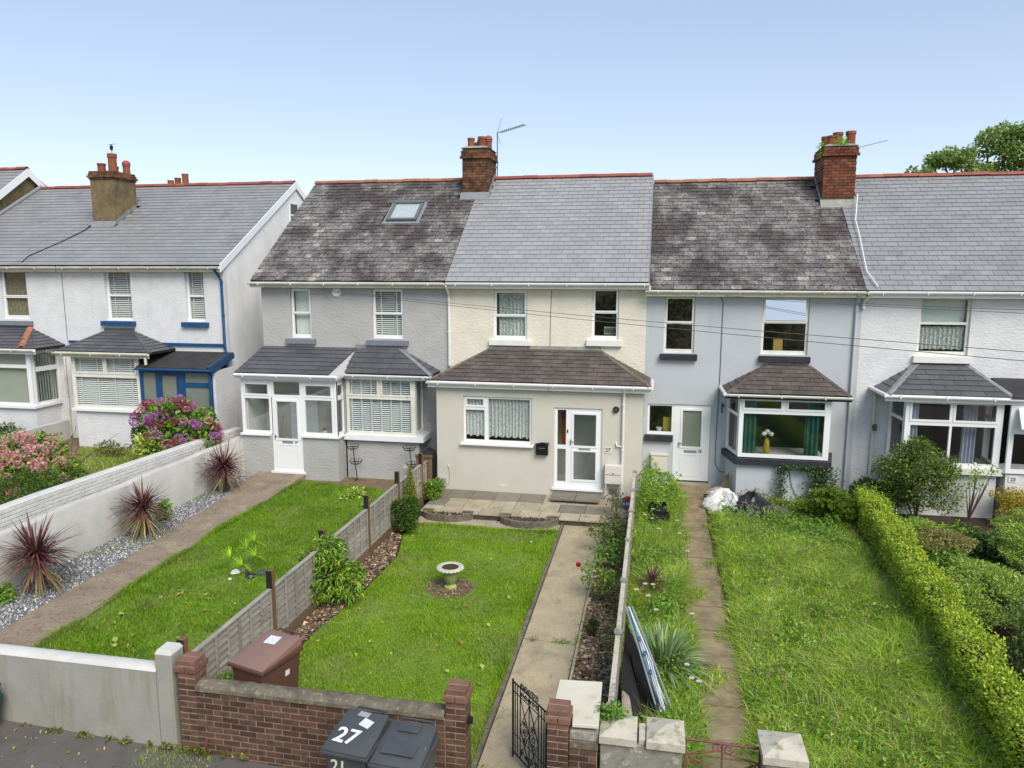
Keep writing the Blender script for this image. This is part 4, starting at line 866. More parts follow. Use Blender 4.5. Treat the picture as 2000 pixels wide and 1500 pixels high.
bx('bay_wall', 'grey_rough', h29, -2.72, -.66, yb + .06, Yw - .004, -.05, 1.05)
bx('bay_sill', 'upvc', h29, -2.7, -.5, yb - .06, Yw - .004, 1.052, 1.2)
bl29 = f_blind('blind', 7, .055, tapem='tape', tw=.045, tilt=.7)
window(h29, (-2.62, yb), 0, 1.9, 1.2, 2.72, [(.07, 1.78, 1.29, 2.15), (.09, .87, 2.27, 2.66), (1.0, 1.78, 2.27, 2.66)], 'old_white', bl29, sash=(1, 2), rec=.0)
window(h29, (-.718, yb + .062), R(90), .62, 1.2, 2.72, [(.07, .55, 1.29, 2.66)], 'upvc', f_blind('blind', 0, .055, tilt=.7), rec=.0)
bx('party_wall', 'inner', h29, -2.7, -2.66, .56, Yw, .0, 2.7)
bx('air_brick', 'meter', h29, -1.1, -.92, .555, .559, .32, .39)
g = MB(); g.box(-5.28, -2.86, Yw - .12, Yw - .04, .0, 2.6); g.build('inner_wall', 'cream_smooth', h29); bx('inner_door', 'blind', h29, -4.5, -3.7, Yw - .17, Yw - .125, .18, 2.15)
bx('porch_floor', 'floorin', h29, -5.28, -2.85, .225, Yw, .0, .18)
# plants inside the porch
pt = thing('potted_plant', 'spiky plant in a small white pot behind the porch glass of house 29', 'plant', (-3.2, .38, 1.16))
MB().lathe([(.001, 0), (.055, 0), (.075, .14), (.065, .14), (.06, .1), (.001, .1)], 14).build('pot', 'white_cer', pt, local=True, smooth=True)
ribbons('foliage', [((-3.2, .38, 1.28), (math.cos(t), math.sin(t), rnd.uniform(.5, 1.6)), .28, .02, .5) for t in [rnd.uniform(0, 6.3) for _ in range(24)]], 'leaf_cord_low', pt)
bx('porch_shelf', 'blind', h29, -3.66, -2.86, .25, .5, 1.1, 1.15)
for xx, y_, hh, sz in ((-2.34, .3, .92, 1), (-.78, .3, .95, .95)):
    st = thing('planter_stand', ('black wire planter stand with two baskets against the grey bay' if xx < -1 else 'black wire planter stand behind the fence at the right end of the grey bay'), 'plant stand', (xx, y_, 0), group='wire planter stands')
    MB().tube([(.05, 0, 0), (.0, 0, .45), (-.06, 0, hh)], .012, 6).build('pole', 'iron', st, local=True)
    MB().tube([(.05, 0, .02), (.2, .05, 0)], .008, 5).tube([(.05, 0, .02), (-.12, .1, 0)], .008, 5).tube([(.05, 0, .02), (.0, -.15, 0)], .008, 5).build('foot', 'iron', st, local=True)
    for k, (z_, ox) in enumerate(((.42, .02), (hh - .1, -.06))):
        b = MB()
        for zz, rr in ((.12, .17), (.06, .14)):
            b.tube([(ox + rr * math.cos(t * math.pi / 8), rr * math.sin(t * math.pi / 8), z_ + zz) for t in range(17)], .007, 4)
        for t in range(8):
            a = t * math.pi / 4; b.tube([(ox + .17 * math.cos(a), .17 * math.sin(a), z_ + .12), (ox + .12 * math.cos(a), .12 * math.sin(a), z_ + .03), (ox, 0, z_)], .004, 4)
        b.build('basket', 'iron', st, local=True)

# ------------------------------------------------------------------ house 25 (blue grey)
h25 = thing('terraced_house', 'blue-grey rendered house numbered 25 with old mossy roof and dark window sills', 'house', (7.6, Yw, 0), group='terraced houses in the row')
A25, B25 = (5.54, 6.28, 3.46, 4.87), (7.86, 8.94, 3.47, 4.87)
house_shell(h25, 5.102, 10.1, Yw, 9.2, 4.98, 8.02, 5.2, 'bluegrey', [A25, B25, (5.2, 5.86, 1.38, 2.16), (5.86, 6.76, .15, 2.17), (7.2, 9.5, .9, 2.6)])
r25 = main_roof(h25, 5.17, 10.1, .93, 5.03, 5.2, 8.03, 'slate_old', .27, .178, 'ridge_old', 12, jit=.06, holes=[(4.4, 5.4, 3.7, 5.3)], wvar=.1)
gutter(h25, 5.06, 10.12, .87, 5.0, 'gutter', fascia='old_white')
bx('soffit', 'old_white', h25, 5.12, 10.1, .95, Yw - .002, 4.87, 4.89)
def clutter(w, T, W, z0, z1, y):
    MB().box(W * .3, W * .5, y + .1, y + .25, z0 + .08, z0 + .35).xf(T).build('yellow_box', 'yellowbox', w)
upper(h25, A25, None, 'old_white', .53); wb = upper(h25, B25, clutter, 'old_white', .56)
MB().quad((7.93, Yw + .03, 4.30), (8.87, Yw + .03, 4.30), (8.87, Yw + .085, 4.80), (7.93, Yw + .085, 4.80)).build('sky_mirror_pane', 'mirror_glass', wb)  # extra pane added in front, tilted and highly reflective to mirror the sky
b = MB(); b.tube([(8.0 + .07 * math.cos(t * .4), Yw + .18, 4.55 + .22 * math.sin(t * .4)) for t in range(17)], .012, 5).build('hanging_loop', 'alu', wb)
sill(h25, 5.46, 6.36, Yw, 3.29, 3.44, 'blacksill', .12); sill(h25, 7.82, 9.0, Yw, 3.29, 3.44, 'blacksill', .12); sill(h25, 5.14, 5.84, Yw, 1.21, 1.37, 'blacksill', .1)
def clutter2(w, T, W, z0, z1, y):
    MB().box(W * .6, W * .9, y + .1, y + .2, z0 + .05, z0 + .4).xf(T).build('yellow_cloth', 'yellowbox', w); MB().lathe([(.001, 0), (.06, 0), (.08, .09), (.001, .09)], 12, (W * .45, y + .12, z0 + .04)).xf(T).build('bowl', 'white_cer', w)
window(h25, (5.2, Yw), 0, .66, 1.38, 2.16, [(.05, .6, 1.44, 2.11)], 'upvc', clutter2, rec=.04)
d25 = window(h25, (5.862, Yw), 0, .896, .2, 2.165, [(.2, .68, 1.07, 2.02)], 'upvc', None, sash=(0,), rec=.04, name='front_door', glass='frost')
T = frame_mtx((5.862, Yw), 0)
MB().box(.27, .58, .025, .039, .93, .99).xf(T).build('letter_slot', 'metal', d25); MB().box(.12, .14, .02, .04, 1.05, 1.2).box(.12, .22, .0, .02, 1.16, 1.175).xf(T).build('handle', 'metal', d25)
q = MB(); holed(q, .18, .70, .32, .88, [(.2, .68, .34, .86)], .032, .039); q.xf(T); q.build('door_panel', 'upvc', d25)
text('25', .095, 'letters', d25, Matrix.Translation(Vector((5.862 + .66, Yw + .03, .97)) - wl(d25)) @ FRONT)
bx('door_step', 'concrete', h25, 5.84, 6.8, Yw - .25, Yw - .003, -.05, .16)
# splayed bay 25
def splay_bay(h, xf0, xf1, yf, yb, spl, z0, z1, wallm, sillm, panes, fm, fill, sz0, base=-.1, silld=.16, fill_s=None, sash=(1, 2), side_panes=True):
    b = MB(); P = [(xf0, yf + .05), (xf1, yf + .05), (xf1 + spl, yb), (xf0 - spl, yb)]
    b.prism([(x, y, base) for x, y in P], [(x, y, sz0) for x, y in P]); b.build('bay_wall', wallm, h)
    o = .07; P = [(xf0 - o, yf - o), (xf1 + o, yf - o), (xf1 + spl + o * 1.3, yb), (xf0 - spl - o * 1.3, yb)]
    MB().prism([(x, y, sz0 + .002) for x, y in P], [(x, y, sz0 + silld) for x, y in P]).build('bay_sill', sillm, h, bevel=.01)
    window(h, (xf0, yf), 0, xf1 - xf0, z0, z1, panes, fm, fill, sash=sash, rec=0)
    dl = math.hypot(yb - yf, spl) - .07
    a = math.atan2(yb - yf, spl)
    for (p, yaw) in (((xf1, yf + .064), a), ((xf0 - spl, yb - .002), -a)):
        window(h, p, yaw, dl, z0, z1, [(.06, dl - .06, z0 + .07, z0 + (z1 - z0) * .66), (.06, dl - .06, z0 + (z1 - z0) * .66 + .07, z1 - .05)], fm, fill_s, rec=0)
def vase(w, T, W, z0, z1, y):
    pass
splay_bay(h25, 7.33, 9.36, .27, Yw - .004, .2, 1.12, 2.56, 'bluegrey', 'blacksill', [(.1, 1.9, 1.2, 2.17), (.1, .94, 2.29, 2.49), (1.08, 1.9, 2.29, 2.49)], 'upvc',
          f_many(f_curtain('teal', .1, .42, zt=2.55, zb=1.15, wl_=.1, amp=.03), f_curtain('teal', 1.5, 1.82, zt=2.55, zb=1.15, wl_=.1, amp=.03)), .94)
bx('bay_floor', 'inner', h25, 7.35, 9.34, .34, Yw + .2, 1.1, 1.13)
vs_ = thing('flower_vase', 'gold vase of white roses in the big window of house 25', 'vase', (8.02, .55, 1.13))
MB().lathe([(.001, 0), (.07, 0), (.085, .12), (.06, .34), (.04, .40), (.045, .42)], 16).build('vase', 'gold', vs_, local=True, smooth=True)
for k in range(3): MB().lathe([(.001, 0), (.05, .02), (.065, .06), (.04, .1), (.001, .11)], 10, (-.07 + .08 * k, (k % 2) * .05, .5 - .05 * abs(k - 1))).build('flower', 'white_cer', vs_, local=True, smooth=True)
leaves('leaf_spray', np.array([(8.02, .55, 1.62)]) + rng.normal(size=(40, 3)) * .08, 'leaf_dark', vs_, .05)
hip(h25, 7.0, 9.72, .12, Yw - .002, 2.66, 3.22, 8.02, 8.98, 'slate_brown', .3, .17, 'slate_brown', .06, jit=.04, edge='grout')
gutter(h25, 6.96, 9.78, .07, 2.645, 'gutter_white', fascia='blacksill', fh=.11)
b = MB(); b.tube([(6.97, .05, 2.645), (6.95, Yw, 2.64)], .045, 8).build('side_gutter', 'gutter_white', h25, smooth=True)
pipe(h25, [(9.93, .87, 4.95), (9.97, 1.05, 4.8), (9.97, Yw - .05, 4.7), (9.97, Yw - .05, .1)], 'bluegrey', r=.03)
pipe(h25, [(10.2, .87, 4.97), (10.14, 1.05, 4.82), (10.12, Yw - .05, 4.75), (10.12, Yw - .05, 4.6)], 'gutter_white', r=.04)
b = MB(); b.tube([(6.86, Yw - .012, 4.9), (6.93, Yw - .012, 4.7), (6.93, Yw - .012, 3), (6.9, Yw - .012, 1.4), (6.9, Yw - .012, .7), (7.0, Yw - .02, .5), (7.3, Yw - .02, .45)], .009, 5); b.build('cable', 'letters', h25)
b = MB(); b.box(7.0, 7.02, Yw - .05, Yw, 2.0, 2.25); b.box(7.0, 7.06, Yw - .08, Yw - .05, 2.17, 2.2); b.build('bracket', 'iron', h25)
mc = thing('meter_box', 'white meter box on the blue-grey wall left of door 25', 'meter box', (5.52, Yw - .002, .42))
MB().box(-.2, .2, -.14, 0, 0, .44).build('case', 'meter', mc, local=True, bevel=.01); MB().box(-.22, .22, -.16, 0, .442, .47).build('lid', 'meter', mc, local=True)
MB().box(-.16, -.13, -.1, -.07, -.42, 0).build('conduit', 'meter', mc, local=True)
ch = chimney(h25, 9.62, 10.45, 4.08, 5.3, 7.42, 8.76, 'brick_red', L=.205, H=.077, side='L')
lead_apron(ch, 9.62, 10.45, 4.08, 5.15, .93, 5.03, .703, 'grout', side='L')
pots(ch, [(9.82, 4.3, 8.82, .1, .24, 0), (10.0, 4.4, 8.82, .12, .33, 0), (10.3, 4.3, 8.82, .12, .34, 0), (9.82, 5.05, 8.82, .1, .34, 0), (10.1, 5.1, 8.82, .1, .34, 0), (9.75, 4.7, 8.82, .1, .28, 0)])
b = MB()
for k in range(2): b.tube([(9.6, 4.15, 8.2 - k * .35), (9.6, 5.2, 8.2 - k * .35)], .012, 5); b.tube([(9.58, 4.2, 8.2 - k * .35), (9.4, 4.2, 8.2 - k * .35)], .012, 5)
b.build('strap', 'iron', ch)
b = MB(); b.tube([(10.5, 4.5, 8.75), (11.3, 4.6, 8.95)], .008, 4); b.build('aerial_rod', 'alu', ch)
wd = thing('chimney_weeds', 'green weeds growing on top of the red brick chimney', 'plant', (9.7, 4.3, 8.8))
P = np.array([(9.62, 4.2, 8.55), (9.66, 4.6, 8.85), (9.95, 4.05, 8.86), (9.6, 4.4, 8.8), (10.1, 4.08, 8.84)])[rng.integers(0, 5, 420)] + rng.normal(size=(420, 3)) * .06
leaves('foliage', P, 'leaf_palm', wd, .05)

# ------------------------------------------------------------------ house 23 (white, right)
h23 = thing('terraced_house', 'white roughcast house numbered 23 at the right with clean grey slate roof', 'house', (13, Yw, 0), group='terraced houses in the row')
A23 = (11.36, 12.46, 3.53, 4.89)
house_shell(h23, 10.102, 16.5, Yw, 9.2, 4.98, 8.04, 5.2, 'white_rough', [A23, (10.95, 13.0, 1.0, 2.55), (13.1, 14.2, .2, 2.5), (14.6, 15.4, 3.6, 4.9)])
r23 = main_roof(h23, 10.11, 16.7, .93, 5.03, 5.2, 8.06, 'slate_grey', .3, .2, 'ridge_red', 15, holes=[(-.6, .4, 3.7, 5.3)], n_ind=300)
gutter(h23, 10.13, 16.7, .87, 5.0, 'gutter_white', fascia='upvc')
bx('soffit', 'upvc', h23, 10.12, 16.5, .95, Yw - .002, 4.87, 4.89)
window(h23, (11.36, Yw), 0, 1.1, 3.53, 4.89, two_pane(1.1, 3.53, 4.89, .55), 'old_white', f_many(f_curtain('lace2', .06, 1.04, zb=3.65, zt=4.2, scallop=.03), f_flat('net', .06, 1.04, 4.3, 4.85, .08, 'net_curtain')), rec=.06, sash=())
window(h23, (14.6, Yw), 0, .8, 3.6, 4.9, two_pane(.8, 3.6, 4.9), 'upvc', None)
sill(h23, 11.28, 12.54, Yw, 3.36, 3.52, 'whitesill', .1)
splay_bay(h23, 10.93, 12.93, .22, Yw - .004, .08, 1.12, 2.62, 'white_rough', 'whitesill', [(.12, .93, 1.2, 2.05), (.98, 1.86, 1.2, 2.05), (.12, .92, 2.17, 2.56), (1.02, 1.86, 2.17, 2.56)], 'upvc',
          f_many(f_curtain('curtain_grey', .08, .3, wl_=.08), f_curtain('curtain_grey', 1.3, 1.6, wl_=.08, off=.2)), .96, sash=(2, 3))
bx('bay_floor', 'inner', h23, 10.95, 12.9, .3, Yw + .2, 1.1, 1.13)
hip(h23, 10.5, 13.05, .08, Yw - .002, 2.75, 3.33, 11.38, 12.45, 'slate_dark', .5, .2, 'lead', .07, jit=.02, edge='lead')
gutter(h23, 10.42, 13.3, .02, 2.73, 'upvc', fascia='upvc')
b = MB(); b.tube([(10.44, .0, 2.73), (10.42, Yw - .02, 2.73)], .05, 8).build('side_gutter', 'upvc', h23, smooth=True)
pipe(h23, [(10.52, 1.0, 2.7), (10.52, Yw - .05, 2.55), (10.52, Yw - .05, .1)], 'gutter', r=.033)
bx('porch_wall', 'white_rough', h23, 13.06, 14.6, .15, Yw - .004, -.1, 1.02)
window(h23, (13.02, .1), 0, 1.58, 1.06, 2.62, [(.1, .72, 1.15, 1.95), (.8, 1.48, 1.15, 1.95), (.8, 1.48, 2.1, 2.5)], 'upvc', None, rec=0)
sw = ring(13.14, 13.74, 2.04, 2.52, .045, 0, .05)
sw2 = MB(); sw2.v = [(x, -z, y) for x, y, z in sw.v]; sw2.f = sw.f; sw2.xf(Matrix.Translation((0, .08, 2.52)) @ Matrix.Rotation(R(-28), 4, 'X') @ Matrix.Translation((0, 0, -2.52)))
vw = sw2.build('vent_sash', 'upvc', h23)
gq = MB().quad((13.18, -.02, 2.08), (13.70, -.02, 2.08), (13.70, -.02, 2.48), (13.18, -.02, 2.48)); gq.xf(Matrix.Translation((0, .08, 2.52)) @ Matrix.Rotation(R(-28), 4, 'X') @ Matrix.Translation((0, 0, -2.52))); gq.build('pane', 'skylit', vw)
b = MB(); b.prism([(13.0, 0, 2.74), (15.2, 0, 2.74), (15.2, Yw - .003, 3.0), (13.0, Yw - .003, 3.0)], [(13.0, 0, 2.78), (15.2, 0, 2.78), (15.2, Yw - .003, 3.04), (13.0, Yw - .003, 3.04)]); b.build('porch_roof', 'felt', h23)
np_ = bx('number_plate', 'whitesill', h23, 13.12, 13.3, .135, .146, .85, .98)
text('23', .11, 'letters', np_, Matrix.Translation(Vector((13.21, .13, .915)) - wl(np_)) @ FRONT)
b = MB(); b.tube([(10.5, 4.0, 7.5), (10.3, 3.2, 6.78), (10.28, 2.6, 6.35), (10.22, 1.8, 5.78), (10.2, 1.4, 5.48), (10.35, .93, 5.12)], .014, 6); b.build('roof_cable', 'upvc', h23, smooth=True)
b = MB(); b.box(10.5, 10.6, Yw - .1, Yw - .01, 1.7, 1.85); b.build('junction_box', 'coping', h23)

# ------------------------------------------------------------------ houses 31, 33 and 35 (white, left, a little higher)
Y3 = 2.0
h31 = thing('terraced_house', 'white end house with blue sills, blue drainpipe and blue glazed porch', 'house', (-9.5, Y3, .35), group='terraced houses in the row')
A31, B31 = (-10.82, -9.95, 4.0, 5.48), (-8.16, -7.56, 4.0, 5.48)
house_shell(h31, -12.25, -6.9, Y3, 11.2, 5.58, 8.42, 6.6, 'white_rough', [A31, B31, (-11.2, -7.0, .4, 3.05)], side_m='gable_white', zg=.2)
def roof31(h, X0, X1, **k): return main_roof(h, X0, X1, 1.78, 5.62, 6.6, 8.42, 'slate_grey', .31, .22, 'ridge_red', 13, **k)
r31 = roof31(h31, -12.25, -6.88, holes=[(-.6, .42, 2.5, 3.9)])
for (ya, za, yb_, zb_) in ((1.76, 5.62, 6.6, 8.44), (11.4, 5.62, 6.6, 8.44)):
    MB().prism([(-6.865, ya, za - .2), (-6.84, ya, za - .2), (-6.84, yb_, zb_ - .2), (-6.865, yb_, zb_ - .2)], [(-6.865, ya, za + .03), (-6.84, ya, za + .03), (-6.84, yb_, zb_ + .03), (-6.865, yb_, zb_ + .03)]).build('barge_board', 'upvc', r31)
gutter(h31, -12.25, -6.86, 1.72, 5.57, 'gutter', fascia='gutter')
bx('soffit', 'old_white', h31, -12.25, -6.9, 1.8, Y3 - .002, 5.44, 5.46)
gw = MB(); holed(gw, 6.15, 6.75, 6.95, 7.75, [(6.2, 6.7, 7.36, 7.7), (6.2, 6.7, 7.0, 7.3)], 0, .06); gw.xf(Matrix.Translation((-6.88, 0, 0)) @ Matrix(((0, -1, 0, 0), (1, 0, 0, 0), (0, 0, 1, 0), (0, 0, 0, 1)))); w_ = gw.build('window', 'old_white', h31)
for k in ((7.36, 7.7), (7.0, 7.3)): MB().box(-6.9, -6.885, 6.2, 6.7, *k).build('pane', 'black_gloss', w_)
for r_ in (A31, B31):
    x0, x1, z0, z1 = r_; window(h31, (x0, Y3), 0, x1 - x0, z0, z1, two_pane(x1 - x0, z0, z1, .5, bot=.06), 'upvc', f_blind('blind', 2, .055, tilt=.8), rec=.1)
sill(h31, -10.98, -9.85, Y3, 3.84, 3.98, 'blue', .11); sill(h31, -8.3, -7.45, Y3, 3.84, 3.98, 'blue', .11)
bx('string_course', 'blue', h31, -9.15, -7.0, Y3 - .05, Y3 - .002, 3.27, 3.36); bx('string_course', 'blue', h31, -12.2, -11.2, Y3 - .04, Y3 - .002, 3.3, 3.37)
bx('bay_wall', 'white_rough', h31, -11.32, -9.14, 1.05, Y3 - .004, .2, 1.42)
bx('bay_sill', 'upvc', h31, -11.38, -9.12, .95, 1.2, 1.422, 1.5)
window(h31, (-11.32, 1.0), 0, 2.2, 1.5, 3.06, [(.1, 2.12, 1.58, 2.42), (.12, 1.06, 2.56, 2.98), (1.16, 2.1, 2.56, 2.98)], 'old_white', f_blind('blind', 4, .058, tapem='blind', tw=.03, tilt=.9), sash=(1, 2), rec=0)
bx('bay_cheek', 'white_rough', h31, -11.32, -11.26, 1.07, Y3 - .004, 1.5, 3.1)
hip(h31, -11.6, -8.6, .82, Y3 - .002, 3.18, 3.68, -10.9, -9.95, 'slate_dark', .5, .19, 'slate_dark', .06, jit=.01, edge='slate_dark')
gutter(h31, -11.68, -8.6, .76, 3.15, 'gutter', fascia='gutter')
pipe(h31, [(-8.72, .8, 3.12), (-8.72, .8, 2.85)], 'gutter', r=.04, name='gutter_outlet')
b = MB(); b.prism([(-9.1, .85, 2.72), (-6.72, .85, 2.72), (-6.72, Y3 - .003, 3.06), (-9.1, Y3 - .003, 3.06)], [(-9.1, .85, 2.78), (-6.72, .85, 2.78), (-6.72, Y3 - .003, 3.12), (-9.1, Y3 - .003, 3.12)]); b.build('porch_roof', 'felt', h31)
MB().tube([(-9.1, .82, 2.72), (-6.7, .82, 2.72)], .035, 8).build('porch_gutter', 'blue', h31, smooth=True)
MB().prism([(-6.72, .83, 2.62), (-6.7, .83, 2.62), (-6.7, Y3, 2.96), (-6.72, Y3, 2.96)], [(-6.72, .83, 2.74), (-6.7, .83, 2.74), (-6.7, Y3, 3.08), (-6.72, Y3, 3.08)]).build('porch_barge', 'blue', h31)
window(h31, (-9.1, 1.0), 0, 2.3, .5, 2.7, [(.09, .5, 1.3, 2.6), (.09, .5, .6, 1.2), (.68, 1.18, .65, 2.55), (1.42, 2.2, 2.35, 2.62), (1.42, 2.2, .65, 2.22)], 'blue', None, rec=0, glass='frost', sash=(2,))
bx('porch_side', 'white_rough', h31, -6.8, -6.72, 1.0, Y3 - .004, .2, 2.7)
pipe(h31, [(-7.02, 1.72, 5.5), (-7.02, 1.9, 5.35), (-6.96, Y3 - .05, 5.2), (-6.96, Y3 - .05, 3.2), (-6.82, 1.85, 3.08), (-6.84, .85, 2.78), (-6.84, .93, 2.6), (-6.84, .93, .4)], 'blue', r=.04)
ch = chimney(h31, -12.7, -11.9, 4.0, 5.15, 6.82, 8.66, 'brick_soot', side='R') if False else None
c31 = bx('chimney', 'brown_rough', h31, -12.7, -11.88, 4.02, 5.1, 6.3, 8.36)
for k, (pr_, z_) in enumerate(((.03, 8.36), (.07, 8.42), (.04, 8.49), (.02, 8.56))):
    u = -12.7 - pr_
    while u < -11.88 + pr_ - .02: c_ = min(u + .205, -11.88 + pr_); brick(c31, ((u + c_) / 2, 4.02 - pr_ + .05, z_ + .035), c_ - u - .008, .1, .066, 'brick_soot'); u += .205
    u = 4.1 - pr_
    while u < 5.1 + pr_ - .02: c_ = min(u + .205, 5.1 + pr_); brick(c31, (-11.88 + pr_ - .05, (u + c_) / 2, z_ + .035), c_ - u - .008, .1, .066, 'brick_soot', R(90)); u += .205
bx('flaunching', 'grout', c31, -12.66, -11.92, 4.08, 5.04, 8.36, 8.64)
lead_apron(c31, -12.7, -11.88, 4.02, 5.05, 1.78, 5.62, .581)
pots(c31, [(-12.42, 4.25, 8.63, .12, .26, 0), (-12.05, 4.3, 8.63, .13, .56, 0), (-11.98, 4.85, 8.63, .11, .3, 1), (-12.4, 4.85, 8.63, .1, .24, 0)])
wv = thing('weather_vane', 'small black weather vane on the tallest pot of the brown rendered chimney', 'weather vane', (-12.08, 4.35, 9.18))
MB().tube([(0, 0, 0), (0, 0, .32)], .01, 5).tube([(-.1, 0, .3), (.14, .02, .33)], .008, 4).build('rod', 'iron', wv, local=True)
MB().prism([(-.05, -.01, .14), (.03, -.01, .12), (.06, -.01, .25), (-.02, -.01, .3), (-.07, -.01, .22)], [(-.05, .01, .14), (.03, .01, .12), (.06, .01, .25), (-.02, .01, .3), (-.07, .01, .22)]).build('figure', 'iron', wv, local=True)
b = MB(); pts = [(-12.68, 3.95, 6.93), (-12.75, 3.6, 6.72), (-13.0, 3.1, 6.42), (-13.3, 2.6, 6.13), (-13.55, 2.2, 5.9), (-13.5, 1.9, 5.72)]; b.tube(pts, .016, 5); b.build('roof_cable', 'black_bit', h31)
h33 = thing('terraced_house', 'pale grey-white house beyond the blue-trimmed one with red hip tile on its bay roof', 'house', (-14.6, Y3, .35), group='terraced houses in the row')
A33 = (-14.45, -13.52, 4.0, 5.48)
house_shell(h33, -17.0, -12.256, Y3, 11.2, 5.58, 8.42, 6.6, 'white_rough', [A33, (-15.5, -13, 1.4, 3.0)], zg=.2)
r33 = roof31(h33, -17.0, -12.256, holes=[(4.3, 5.2, 2.5, 3.9)], n_ind=250)
gutter(h33, -17, -12.26, 1.72, 5.57, 'gutter', fascia='gutter')
window(h33, (A33[0], Y3), 0, .93, 4.0, 5.48, two_pane(.93, 4.0, 5.48, .46), 'upvc', f_many(f_curtain('curtain_brown', .02, .9, wl_=.12)), rec=.08, sash=(0, 1))
sill(h33, -14.6, -13.4, Y3, 3.8, 3.94, 'greysill', .1)
bx('bay_wall', 'white_rough', h33, -16.0, -12.7, 1.05, Y3 - .004, .2, 1.42); bx('bay_sill', 'upvc', h33, -16.0, -12.62, .94, Y3 - .004, 1.422, 1.5)
window(h33, (-16, 1.0), 0, 3.3, 1.5, 3.12, [(.1, 1.1, 1.58, 3.0), (1.2, 3.16, 1.58, 2.62), (1.2, 3.16, 2.72, 3.04)], 'upvc', f_vert(), rec=0)
window(h33, (-12.702, 1.062), R(84), .93, 1.5, 3.12, [(.08, .84, 1.58, 2.5), (.08, .84, 2.64, 3.04)], 'upvc', f_vert(), rec=0)
hr = hip(h33, -16.2, -12.35, .82, Y3 - .002, 3.22, 3.72, -15.4, -13.5, 'slate_dark', .5, .19, None, jit=.01, edge='slate_dark')
ridge(hr, (-12.8, .85, 3.28), (-13.45, 1.9, 3.75), 'ridge_old', 3, r=.09, name='hip_tile')
gutter(h33, -16.2, -12.3, .76, 3.19, 'gutter', fascia='upvc')
pipe(h33, [(-12.4, 1.3, 3.12), (-12.38, Y3 - .06, 2.9), (-12.38, Y3 - .06, .4)], 'gutter', r=.035)
bx('joint_strip', 'letters', h31, -12.262, -12.246, Y3 - .008, Y3 - .001, 3.4, 5.4)
h35 = thing('terraced_house', 'taller house at the far left with brown roughcast gable and white barge boards', 'house', (-19, 2, .6), group='terraced houses in the row')
b = MB(); prof = [(2.2, .4), (11, .4), (11, 6.2), (6.1, 9.0), (2.2, 6.2)]; b.prism([(-22, y, z) for y, z in prof], [(-17.06, y, z) for y, z in prof]); b.build('wall', 'brown_rough', h35)
r35 = main_roof(h35, -22, -16.95, 1.95, 6.1, 6.1, 9.06, 'slate_grey', .31, .22, 'ridge_red', 12, n_ind=200, Yb=10.9)
for (ya, za, yb_, zb_) in ((1.93, 6.1, 6.1, 9.06), (10.6, 5.86, 6.1, 9.06)):
    MB().prism([(-16.94, ya, za - .26), (-16.915, ya, za - .26), (-16.915, yb_, zb_ - .26), (-16.94, yb_, zb_ - .26)], [(-16.94, ya, za + .02), (-16.915, ya, za + .02), (-16.915, yb_, zb_ + .02), (-16.94, yb_, zb_ + .02)]).build('barge_board', 'upvc', r35)
MB().prism([(-16.93, 1.8, 5.66), (-16.85, 1.8, 5.66), (-16.85, 6.6, 8.46), (-16.93, 6.6, 8.46)], [(-16.93, 1.8, 5.75), (-16.85, 1.8, 5.72), (-16.85, 6.6, 8.51), (-16.93, 6.6, 8.56)]).build('abutment_flashing', 'lead', r35)
bc = thing('rear_chimney', 'low rear chimney with three red pots showing above the white end house ridge', 'chimney', (-12.3, 8.0, 5.5))
MB().box(-.5, .5, -.4, .4, 0, 2.95).build('stack', 'brown_rough', bc, local=True)
MB().lathe([(.62, 0), (.62, .05), (.45, .14), (.001, .2)], 14, (0, 0, 2.95)).build('flaunching', 'lichen_cap', bc, local=True)
for x_, hh, cw in ((-.28, .24, 0), (.02, .32, 1), (.33, .46, 0)):
    MB().lathe([(.12, 0), (.11, hh * .8), (.125, hh), (.1, hh), (.09, hh * .6), (.001, hh * .6)], 12, (x_, 0, 3.05)).build('pot', 'terracotta', bc, local=True, smooth=True)

# ------------------------------------------------------------------ overhead wires
def wire(name, label, pts_pairs, sag=.15, r=.0055):
    t = thing(name, label, 'cable', pts_pairs[0][0])
    for a, c in pts_pairs:
        a, c = Vector(a), Vector(c); P = [a.lerp(c, k / 14) - Vector((0, 0, sag * 4 * (k / 14) * (1 - k / 14))) for k in range(15)]
        MB().tube(P, r, 5).build('wire', 'letters', t, smooth=True)
wire('overhead_cable', 'pair of thin dark cables crossing the fronts from the grey house towards the lower right', [((-3.5, 1.1, 4.98), (16.5, -9.4, 4.26)), ((-3.5, 1.1, 4.95), (16.5, -9.9, 4.13))], .12)
wire('overhead_cable', 'pair of thin dark cables from the blue-grey house eaves running right across the white wall', [((6.75, 1.1, 4.9), (17.5, -7.5, 4.95)), ((6.75, 1.1, 4.88), (17.5, -7.8, 4.86))], .12)

